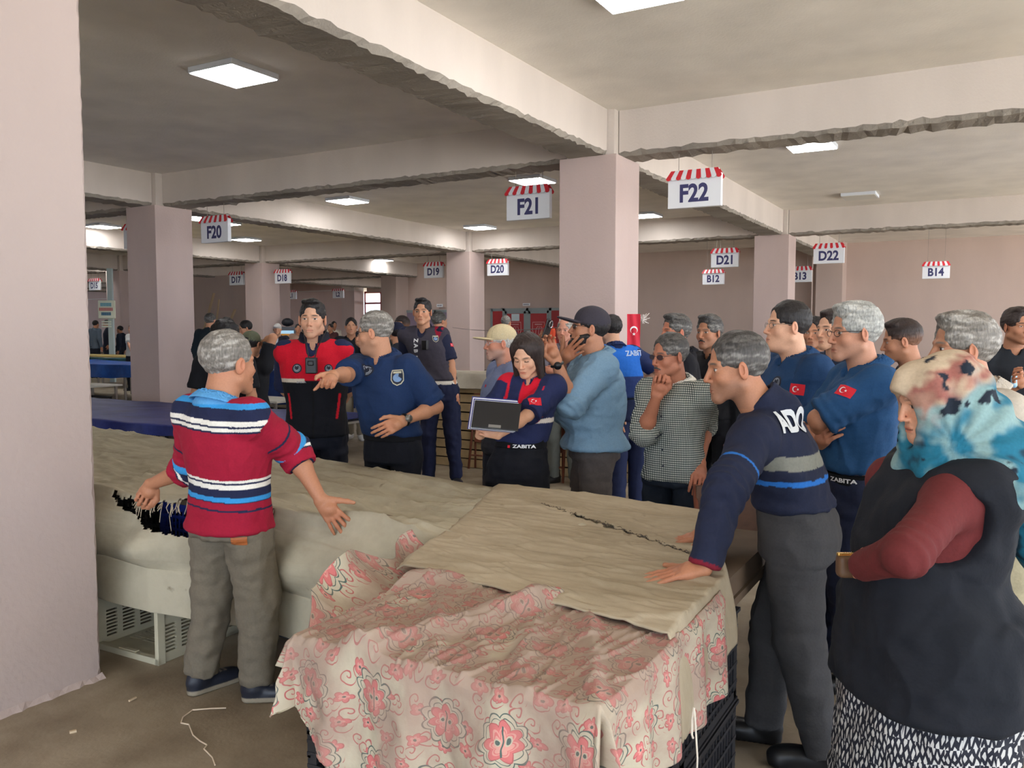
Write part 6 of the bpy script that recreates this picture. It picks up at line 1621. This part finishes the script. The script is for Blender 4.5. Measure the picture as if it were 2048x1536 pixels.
# ---- man in the dark fleece leaning on the table -------------------------------------------------------------
FL = srgb(30, 36, 58)
def fleece(C, V, reg, al, N, P):
    z = V[:, 2]; T = reg == 0; back = T & (N[:, 1] < .35)
    s1 = zat(930, 2.85)+.16*0; tilt = V[:, 0]*.0
    sel(C, back & (np.abs(z-1.105) < .024), srgb(128, 128, 118)); sel(C, T & (np.abs(z-1.035) < .008) & (N[:, 1] < .6), srgb(40, 110, 190))
    sel(C, (reg == 1) & (np.abs(al-.66) < .022), srgb(40, 110, 190)); sel(C, (reg > 0) & (al > 1.93), srgb(120, 26, 44)); return C
P13 = person('stooping person in a dark navy fleece with white back lettering, hands on table', 1608, 2.93, (1472, 667, .0), -122, H=1.72, hface=-92, nbs=.06, shz=-.03, pitch=6, skin='tan', hair=('short', 'salt'), stub=.45, w=1.02, fat=.08, belly=.0, hipd=.0,
    top=dict(col=FL, colf=fleece, sleeve='long', folds=.008, name='fleece', cl=.02, vneck=0, hres=.75, inf=.022, sinf=.013, flare=.012, neck='tall'), hemz=.93, legs=dict(col=srgb(66, 65, 66), bag=.022, folds=.010, fs=.8, top=.24, inf=.004),
    armL=('px', 1452, 1000, -.34, 1408, 1136, -.42, dict(tip=(1335, 1150, -.43), T=(-.2, 0, -1), pose='flat', stretch=1)), armR=('px', 1455, 960, .30, 1425, 1066, .04, dict(tip=(1388, 1074, .04), T=(-.2, 0, 1), pose='flat')),
    feet=dict(L=(1640, 1572, -.05, -100), R=(1520, 1515, .15, -110)), shoes=(srgb(24, 24, 26), srgb(20, 20, 22)), seed=13, res=.85)
letters(P13.top, 1582, 843, 'ADO', .088, plain('fleece_letters', srgb(205, 208, 210), .7), rot=.0, sx=.62, bold=.05, sub=2, off=.006)
# ---- officer with glasses, blue polo -----------------------------------------------------------------------------
PB = srgb(33, 64, 102)
P14 = person('person with glasses in a blue polo with a flag patch, looking left', 1605, 4.15, (1582, 604, -.04), -72, H=1.72, hface=-86, skin='light', hair=('short', 'black'), glasses='wire', w=1.04, fat=.12, belly=.02, top=dict(col=PB, sleeve='short', slen=.95, folds=.008), hemz=.92, legs=dict(col=srgb(24, 28, 44)), armL=('px', 1598, 845, -.2, 1560, 835, -.35, dict(T=(0, 1))), armR=('hang',), seed=14, res=.95, pitch=-3)
flag_patch(P14.top, 1595, 779, .078, rot=-.05); badge(P14.top, 1553, 766, .07, 1)
P15 = person('person whose face shows between the two officers with glasses, grey shirt', 1640, 6.3, (1632, 635, 0), -42, H=1.70, hface=-40, skin='tan', hair=('short', 'black'), stub=.2, top=dict(col=srgb(84, 92, 108), sleeve='short'), legs=dict(col=BLACK), seed=15, res=1.2)
P16 = person('young person with cropped brown hair in a dark vest with a badge', 1672, 5.1, (1668, 621, 0), -58, H=1.72, hface=-64, skin='light', hair=('fade', 'brown'), top=dict(col=srgb(40, 50, 74), sleeve='short', neck='tall'), legs=dict(col=BLACK), seed=16, res=1.1)
badge(P16.top, 1653, 742, .075, 0)
# ---- silver haired officer with folded arms -----------------------------------------------------------------------
P17 = person('silver haired person in a blue polo with a flag patch, arms folded', 1718, 3.55, (1712, 609, -.02), -92, H=1.70, hface=-84, skin=srgb(190, 136, 108), hair=('wavy', 'silver'), glasses='black', w=1.06, fat=.08, belly=.03, stub=.15, pitch=2,
    top=dict(col=srgb(36, 76, 118), sleeve='short', slen=.92, folds=.010), hemz=.96, legs=dict(col=srgb(34, 40, 62), belt=srgb(16, 16, 20), bag=.026, folds=.014, top=.14, fs=1.2), shoes=(srgb(24, 24, 26), srgb(18, 18, 20)),
    armL=('px', 1612, 838, -.20, 1652, 872, .06, dict(tip=(1672, 866, .12), T=(0, 1), pose='hold')), armR=('px', 1618, 860, .24, 1640, 885, -.04, dict(tip=(1650, 868, -.12), T=(-.3, .9), pose='hold')), feet=dict(L=(1702, 1402, -.06, -100), R=(1655, 1352, .18, -95)), seed=17, res=.85)
flag_patch(P17.top, 1690, 782, .072, rot=-.3)
P17b = P17; letters(P17.belt, 1684, 961, 'ZABITA', .018, m_patchwhite, sx=1.5); V, G = rect_grid(.024, .016, 3, 2); decal(P17.belt, 1650, 962, [('red_mark', V, G, m_patchred)], name='red_mark')
P18 = person('person with a shaved fade haircut and dark shirt, behind the flowered headscarf', 1812, 4.7, (1802, 640, 0), -110, H=1.70, hface=-108, skin='tan', hair=('fade', 'brown'), stub=.15, top=dict(col=srgb(30, 32, 40), sleeve='short', vneck=0), legs=dict(col=BLACK), seed=18, res=1.05, pitch=8)
# ---- woman with the headscarf ----------------------------------------------------------------------------------------
def leaf_mat():
    m, nt, b = nmat('leaf_print_cotton'); L = nt.links
    a = nt.nodes.new('ShaderNodeAttribute'); a.attribute_name = 'pat'
    sx = nt.nodes.new('ShaderNodeSeparateXYZ'); L.new(a.outputs['Vector'], sx.inputs[0]); ad = nt.nodes.new('ShaderNodeMath'); ad.operation = 'ADD'; L.new(sx.outputs[0], ad.inputs[0]); L.new(sx.outputs[1], ad.inputs[1])
    cb = nt.nodes.new('ShaderNodeCombineXYZ'); L.new(ad.outputs[0], cb.inputs[0]); L.new(sx.outputs[2], cb.inputs[1])
    def layer(rot, sc):
        mp = nt.nodes.new('ShaderNodeMapping'); mp.inputs['Rotation'].default_value = (0, 0, rot); mp.inputs['Scale'].default_value = (sc, sc*.42, 1); L.new(cb.outputs[0], mp.inputs[0])
        vo = nt.nodes.new('ShaderNodeTexVoronoi'); vo.voronoi_dimensions = '2D'; vo.feature = 'DISTANCE_TO_EDGE'; vo.inputs['Scale'].default_value = 1; vo.inputs['Randomness'].default_value = .55; L.new(mp.outputs[0], vo.inputs['Vector'])
        g = nt.nodes.new('ShaderNodeMath'); g.operation = 'GREATER_THAN'; g.inputs[1].default_value = .21; L.new(vo.outputs['Distance'], g.inputs[0])
        v2 = nt.nodes.new('ShaderNodeMath'); v2.operation = 'LESS_THAN'; v2.inputs[1].default_value = .9; L.new(vo.outputs['Distance'], v2.inputs[0])
        mu = nt.nodes.new('ShaderNodeMath'); mu.operation = 'MULTIPLY'; L.new(g.outputs[0], mu.inputs[0]); L.new(v2.outputs[0], mu.inputs[1]); return mu.outputs[0]
    l1 = layer(.8, 75); l2 = layer(-.8, 75)
    mp = nt.nodes.new('ShaderNodeMapping'); mp.inputs['Scale'].default_value = (22, 22, 1); L.new(cb.outputs[0], mp.inputs[0]); ck = nt.nodes.new('ShaderNodeTexChecker'); ck.inputs['Scale'].default_value = 1; L.new(mp.outputs[0], ck.inputs['Vector'])
    mx = nt.nodes.new('ShaderNodeMixRGB'); L.new(ck.outputs['Fac'], mx.inputs[0]); L.new(l1, mx.inputs[1]); L.new(l2, mx.inputs[2])
    cm = nt.nodes.new('ShaderNodeMixRGB'); L.new(mx.outputs[0], cm.inputs[0]); cm.inputs[1].default_value = c4(srgb(18, 20, 34)); cm.inputs[2].default_value = c4(srgb(190, 188, 184)); L.new(cm.outputs[0], b.inputs['Base Color']); b.inputs['Roughness'].default_value = .85
    return m
P19 = person('woman in a tie-dyed blue and cream headscarf, black vest and leaf print skirt', 1872, 2.18, (1856, 722, -.0), -84, H=1.52, hface=-88, pitch=14, shof=.085, shz=-.065, female=True, skin=srgb(206, 152, 122), hair=None, w=1.08, fat=.20, belly=.045, hemz=.80,
    top=dict(col=srgb(98, 38, 38), sleeve='long', sinf=.011, folds=.004, name='maroon_blouse', neck='crew'), legs=dict(kind='skirt', col=BLACK, mat=leaf_mat(), hem=.08, folds=.022, fs=.8), shoes=(BLACK, BLACK),
    armL=('px', 1792, 1118, -.26, 1722, 1132, -.08, dict(tip=(1700, 1132, .05), T=(0, 1), pose='hold')), armR=('px', 1810, 1060, .22, 1735, 1130, .12, dict(tip=(1700, 1135, .06), T=(0, 1), pose='hold')), seed=19, res=.85)
def vestcuts(P): return []
VB = srgb(24, 27, 34)
nbv = P19.nb
def robe(V, reg, al, N): 
    C = np.tile(np.array(VB), (len(V), 1)).astype(float); return C
tl = P19.torso(.040, zlo=.86); st = [list(q) for q in tl.st]; z0, x0_, y0_ = .62, st[0][1], st[0][2]
st = [q for q in st if q[0] > .9 and q[0] < P19.nb[2]-.05]+[[.60, x0_, y0_-.015, .275, .228], [.72, x0_, y0_-.01, .262, .215], [.82, x0_, y0_-.005, .252, .204]]
P19.garment('black_vest', [(LOFT(st, 2.3, .01), .02)]+[(EL(P19.arms[n]['S']+np.array([0, -.08, .02]), (.075, .090, .065)), .06) for n in 'LR'], .0075, robe, .013, 5, fscale=.8,
    cuts=[('s', RC(P19.arms['L']['S']+np.array([-.04, .03, -.06]), P19.arms['L']['S']+np.array([-.3, .08, -.10]), .100, .15), .01), ('s', RC(P19.arms['R']['S']+np.array([.05, 0, -.03]), P19.arms['R']['S']+np.array([.3, .05, -.06]), .085, .12), .01), ('s', RC(nbv, nbv+np.array([0, .03, .2]), .07, .1), .01)])
# headscarf: snug over the head, tied under the chin, spreading to a point down the back
def scarf(P, name, colf, h=.006, big=True, mat=M_CLOTH, folds=.007):
    q = P.q; RhL = None
    H2 = lambda v: P.Rb.T @ (P.head2body(np.array([v])*1.0)[0])          # head frame -> body frame
    f = Field(h); c = lambda v: H2(np.array(v)*q)
    Rm = np.stack([P.Rb.T@(P.head2body(np.array([e]))[0]-P.head2body(np.array([[0, 0, 0]]))[0]) for e in ([1., 0, 0], [0, 1., 0], [0, 0, 1.])], 1)
    f.add(EL(c((0, -.026, .030)), np.array((.090, .112, .103))*q, Rm), .01)
    f.add(RC(c((0, .060, .088)), c((0, .092, .046)), .040*q, .022*q), .03)             # peak over the brow
    for sg in (-1, 1): f.add(RC(c((sg*.052, .030, .05)), c((sg*.030, .045, -.125)), .038*q, .026*q), .03)
    f.add(RC(c((0, -.03, -.05)), P.nb+np.array([0, -.01, .02]), .085*q, .10*q), .04)
    if big:
        tail = P.nb+np.array([0, -.235, -.34]); f.add(RC(c((0, -.085, .03)), P.nb+np.array([0, -.12, -.06]), .085*q, .105), .05); f.add(RC(P.nb+np.array([0, -.13, -.06]), tail, .10, .022), .05); f.add(RC(P.nb+np.array([-.06, -.13, -.06]), P.nb+np.array([-.03, -.20, -.26]), .10, .03), .05)
        for sg in (-1, 1): f.add(RC(P.nb+np.array([0, -.03, .03]), P.nb+np.array([sg*.175, -.03, -.10]), .095, .05), .05); f.add(RC(P.nb+np.array([sg*.02, .045, .03]), P.nb+np.array([sg*.06, .10, -.10]), .075, .045), .05)
        f.add(RC(P.nb+np.array([sg*.10, -.10, -.1]), tail+np.array([-.02, 0, 0.02]), .05, .012), .04)
    else: f.add(RC(P.nb+np.array([0, 0, .02]), P.nb+np.array([0, .03, -.06]), .10, .11), .04)
    f.sub(EL(c((0, .115, -.035)), np.array((.046, .085, .092))*q, Rm), .008)
    V, F = f.mesh(); N = vnormals(V, F)
    a = P.nb+np.array([0, .07, .01]); r = np.linalg.norm((V-a)*np.array([1, 1, 1]), axis=1); ang = np.arctan2(V[:, 2]-a[2], V[:, 1]-a[1])
    fo = np.sin(ang*15+2*snoise(V, 8, 3, 2))*np.clip((r-.03)/.12, 0, 1)*(V[:, 2] < a[2]+.22); g = snoise(V, 34, 8, 2)
    V = V+N*(folds*(.7*fo+.6*g))[:, None]
    C = colf(V, P); return mesh_obj(name, P.place(V), F, mat, P.root, col=C, attrs={'pat': V})
def scarfcol(V, P):
    n1 = snoise(V, 22, 51, 3); n2 = snoise(V, 46, 57, 3); n3 = snoise(V, 100, 63, 2); z = V[:, 2]-P.nb[2]; y = V[:, 1]-P.nb[1]
    bd = .157-z-.667*y+.07*n1+.035*n2; t = sstep(-.02, .05, bd)            # back / lower = blue
    C = lerpc(np.tile(srgb(188, 168, 142), (len(V), 1)), np.tile(srgb(30, 104, 128), (len(V), 1)), t)
    C = lerpc(C, np.tile(srgb(140, 166, 162), (len(V), 1)), sstep(.0, .4, n1+.4*n2)*t*.8)
    C = lerpc(C, np.tile(srgb(142, 70, 66), (len(V), 1)), sstep(-.1, .6, .55-np.abs(bd+.045)*11+.5*n1+.4*n3)*.85)
    C = lerpc(C, np.tile(srgb(120, 90, 84), (len(V), 1)), sstep(.2, .6, n3*.6+n1*.6)*.45*(1-t))
    C = lerpc(C, np.tile(srgb(188, 150, 126), (len(V), 1)), sstep(.25, .5, n1)*.5*(1-t))
    C = lerpc(C, np.tile(srgb(26, 34, 46), (len(V), 1)), sstep(.44, .49, n2*.7+n3*.3)); C = lerpc(C, np.tile(srgb(26, 34, 46), (len(V), 1)), sstep(.2, .42, -n1*.8+n3*.2-n2*.3)*t*.85); return C
sc_ = scarf(P19, 'headscarf', scarfcol)
c = handpos(P19, 'L', .10); r = empty('purse', c+Vector((0, 0, .0)), 'small brown and gold purse in the hands of the headscarf woman', 'purse', rz=YAW)
f = Field(.005); f.add(BX((0, 0, 0), (.045, .02, .03), .012)); Vv, Ff = f.mesh(); mesh_obj('purse_body', Vv, Ff, plain('purse_brown', srgb(92, 66, 44), .5), r)
MB().box((-.045, -.008, .027), (.045, .008, .036)).build('gold_clasp', plain('gold', srgb(230, 190, 110), .25, .9), r, bevel=.003)
# ---- tall grey haired man at the right edge -------------------------------------------------------------------------------
P20 = person('grey haired person in a beige polo and pale shorts at the right edge', 2005, 2.88, (1932, 630, .02), -92, H=1.70, hface=-96, skin='tan', hair=('wavy', 'grey'), w=1.06, fat=.10, belly=.03,
    top=dict(col=srgb(184, 174, 160), sleeve='short', slen=.98, folds=.008), hemz=.80, legs=dict(col=srgb(178, 168, 138), cut=.36, bag=.035, folds=.012), armL=('px', 2062, 980, -.15, 2012, 1105, .0, dict(T=(0, 1))), armR=('hang',), feet=dict(L=(1995, 1560, 0, -95), R=(2020, 1560, .1, -95)), seed=20, res=.9)
P21 = person('person in a black T-shirt against the back wall at the far right', 2038, 5.6, (2034, 618, 0), -14, H=1.70, hface=4, skin='tan', hair=('wavy', 'brown'), stub=.25, eyes='squint', top=dict(col=srgb(32, 36, 42), sleeve='short', neck='crew'), hemz=.85, legs=dict(col=srgb(30, 32, 38)), armR=('px', 1994, 800, -.05, 2042, 768, -.2, dict(tip=(2022, 748, -.25), T=(-.3, .9), pose='hold')), armL=('hang',), seed=21, res=1.0)
c = handpos(P21, 'R', .09)-Vector((0, 0, .0)); f = Field(.004); f.add(RC(c*1, c+Vector((.0, 0, -.05)), .018, .02)); Vv, Ff = f.mesh(); o = mesh_obj('water_bottle', Vv-np.array(c), Ff, plain('pale_blue_plastic', srgb(150, 190, 215), .2)); o.location = c; tag(o, 'pale blue small bottle in the black T-shirt man\'s hand', 'bottle')
# ---- background people -------------------------------------------------------------------------------------------------------
def far(label, px, d, head, face, top, legs=None, **k):
    k.setdefault('res', 2.4 if d > 10.5 else 1.7); t = dict(col=top, sleeve=k.pop('sleeve', 'long')); t.update(k.pop('tx', {}))
    return person(label, px, d, head, face, top=t, legs=dict(col=legs or srgb(34, 36, 44)), **k)
B22 = far('woman in an orange and violet headscarf filming near the red doors', 1100, 11.5, (1096, 651), 0, srgb(190, 180, 160), female=True, hair=None, hface=-30, armR=('px', 1080, 720, -.1, 1082, 675, -.3, dict(tip=(1082, 668, -.35))), armL=('px', 1118, 715, -.1, 1095, 690, -.3, {}), tx=dict(colf=lambda C, V, r, a, N, P: sel(C, (V[:, 0] > -.02) | (r == 1), srgb(40, 96, 180))))
def sc2(V, P): 
    n = snoise(V, 12, 71, 2); return lerpc(lerpc(np.tile(srgb(226, 84, 50), (len(V), 1)), np.tile(srgb(96, 80, 170), (len(V), 1)), sstep(-.02, .06, -V[:, 1]+P.nb[1]-.03+.04*n)), np.tile(srgb(214, 60, 110), (len(V), 1)), sstep(.3, .5, n)*.6)
scarf(B22, 'headscarf', sc2, h=.012, big=False)
B23 = far('grey haired person in navy standing at the left red door', 1018, 15, (1012, 632), 150, srgb(34, 38, 60), hair=('short', 'grey'))
B24 = far('short haired person in dark navy right behind the grey vest officer', 893, 10.6, (878, 624), 130, srgb(28, 34, 58), hair=('short', 'salt'), sleeve='short')
B25 = far('balding person glimpsed between the pointing officer and the grey vest officer', 800, 10.3, (804, 632), -120, srgb(52, 58, 56), hair=('thin', 'brown'))
B26 = far('person in a navy cap just behind the pointing officer', 793, 9.6, (794, 646), -150, srgb(34, 38, 48), cap=('cap', srgb(30, 34, 56)))
B27 = far('person in a black jacket and beige trousers with white shoes, hand at the neck', 705, 11.7, (702, 636), 12, srgb(30, 32, 38), legs=srgb(150, 140, 122), hair=('short', 'black'), skin='mid', shoes=(srgb(205, 205, 205), srgb(200, 200, 200)), armL=('px', 735, 712, -.1, 722, 692, -.25, dict(tip=(710, 680, -.2))), feet=dict(L=(722, 876, 0, 20), R=(700, 872, .1, -10)))
B28 = far('person in a dark cap behind the black jacket, left of the pointing officer', 735, 12.6, (735, 629), 40, srgb(34, 36, 44), cap=('cap', srgb(34, 36, 52)))
def pl2(C, V, r, a, N, P): return sel(C, (r > 0) & ((np.floor(V[:, 2]*30) % 2) == 0), srgb(120, 130, 150))
B29 = far('person in a white flat cap and dark waistcoat over a plaid shirt', 553, 18.3, (555, 648), 5, srgb(200, 204, 212), hair=('short', 'white'), cap=('flat', srgb(214, 210, 204)), glasses=None, tx=dict(colf=lambda C, V, r, a, N, P: sel(pl2(C, V, r, a, N, P), (r == 0) & (np.abs(V[:, 0]) > .05), srgb(32, 34, 46))))
B30 = far('grey haired person in a dark jacket turned away, right of the F20 column', 420, 13.7, (420, 627), 165, srgb(30, 40, 46), hair=('short', 'salt'), w=1.1)
B31 = far('person with curly black hair in black, right behind the striped shirt man', 452, 6.8, (450, 645), 178, srgb(24, 26, 32), hair=('curly', 'black'), sleeve='short', w=1.05)
B32 = far('person in a dark T-shirt and olive cap raising a hand beside the curly hair', 503, 7.6, (502, 664), 165, srgb(30, 31, 36), cap=('cap', srgb(92, 94, 74)), sleeve='short', armR=('px', 533, 712, -.05, 520, 690, .1, {}), H=1.6)
B33 = far('person in a navy T-shirt with bowed head, far behind the striped shirt man', 503, 13.2, (488, 642), -50, srgb(44, 50, 72), hair=('short', 'black'), sleeve='short', hface=-60, pitch=15, H=1.72)
B34 = far('person in a white T-shirt and dark shorts beside the F20 column', 264, 21.0, (264, 649), -20, srgb(206, 206, 200), hair=('short', 'black'), sleeve='short', H=1.62, armR=('px', 245, 695, -.1, 262, 703, -.3, {}))
for i, (px, d, hd, face, col, lab) in enumerate([(166, 27.5, (167, 643), 60, (30, 36, 54), 'dark clad person leftmost in the far left group'), (190, 26.5, (191, 641), 160, (92, 104, 116), 'person in a grey-blue shirt in the far left group'),
    (214, 28, (213, 640), -60, (36, 40, 54), 'person in dark clothes right of the grey-blue shirt at far left'), (240, 28.5, (240, 652), -90, (32, 38, 52), 'rightmost dark clad person of the far left group'),
    (596, 22.5, (596, 648), 20, (150, 120, 104), 'far person in a brownish striped top by the drinks fridge'), (661, 26, (661, 648), -20, (84, 50, 50), 'far small person in dark red right of the red vest officer'), (672, 27, (668, 643), 30, (190, 180, 164), 'far small person in beige right of the red vest officer')]):
    far(lab, px, d, hd, face, srgb(*col), hair=('short', ['black', 'black', 'salt', 'black', 'black', 'black', 'black'][i]), skin='tan', res=3.0)
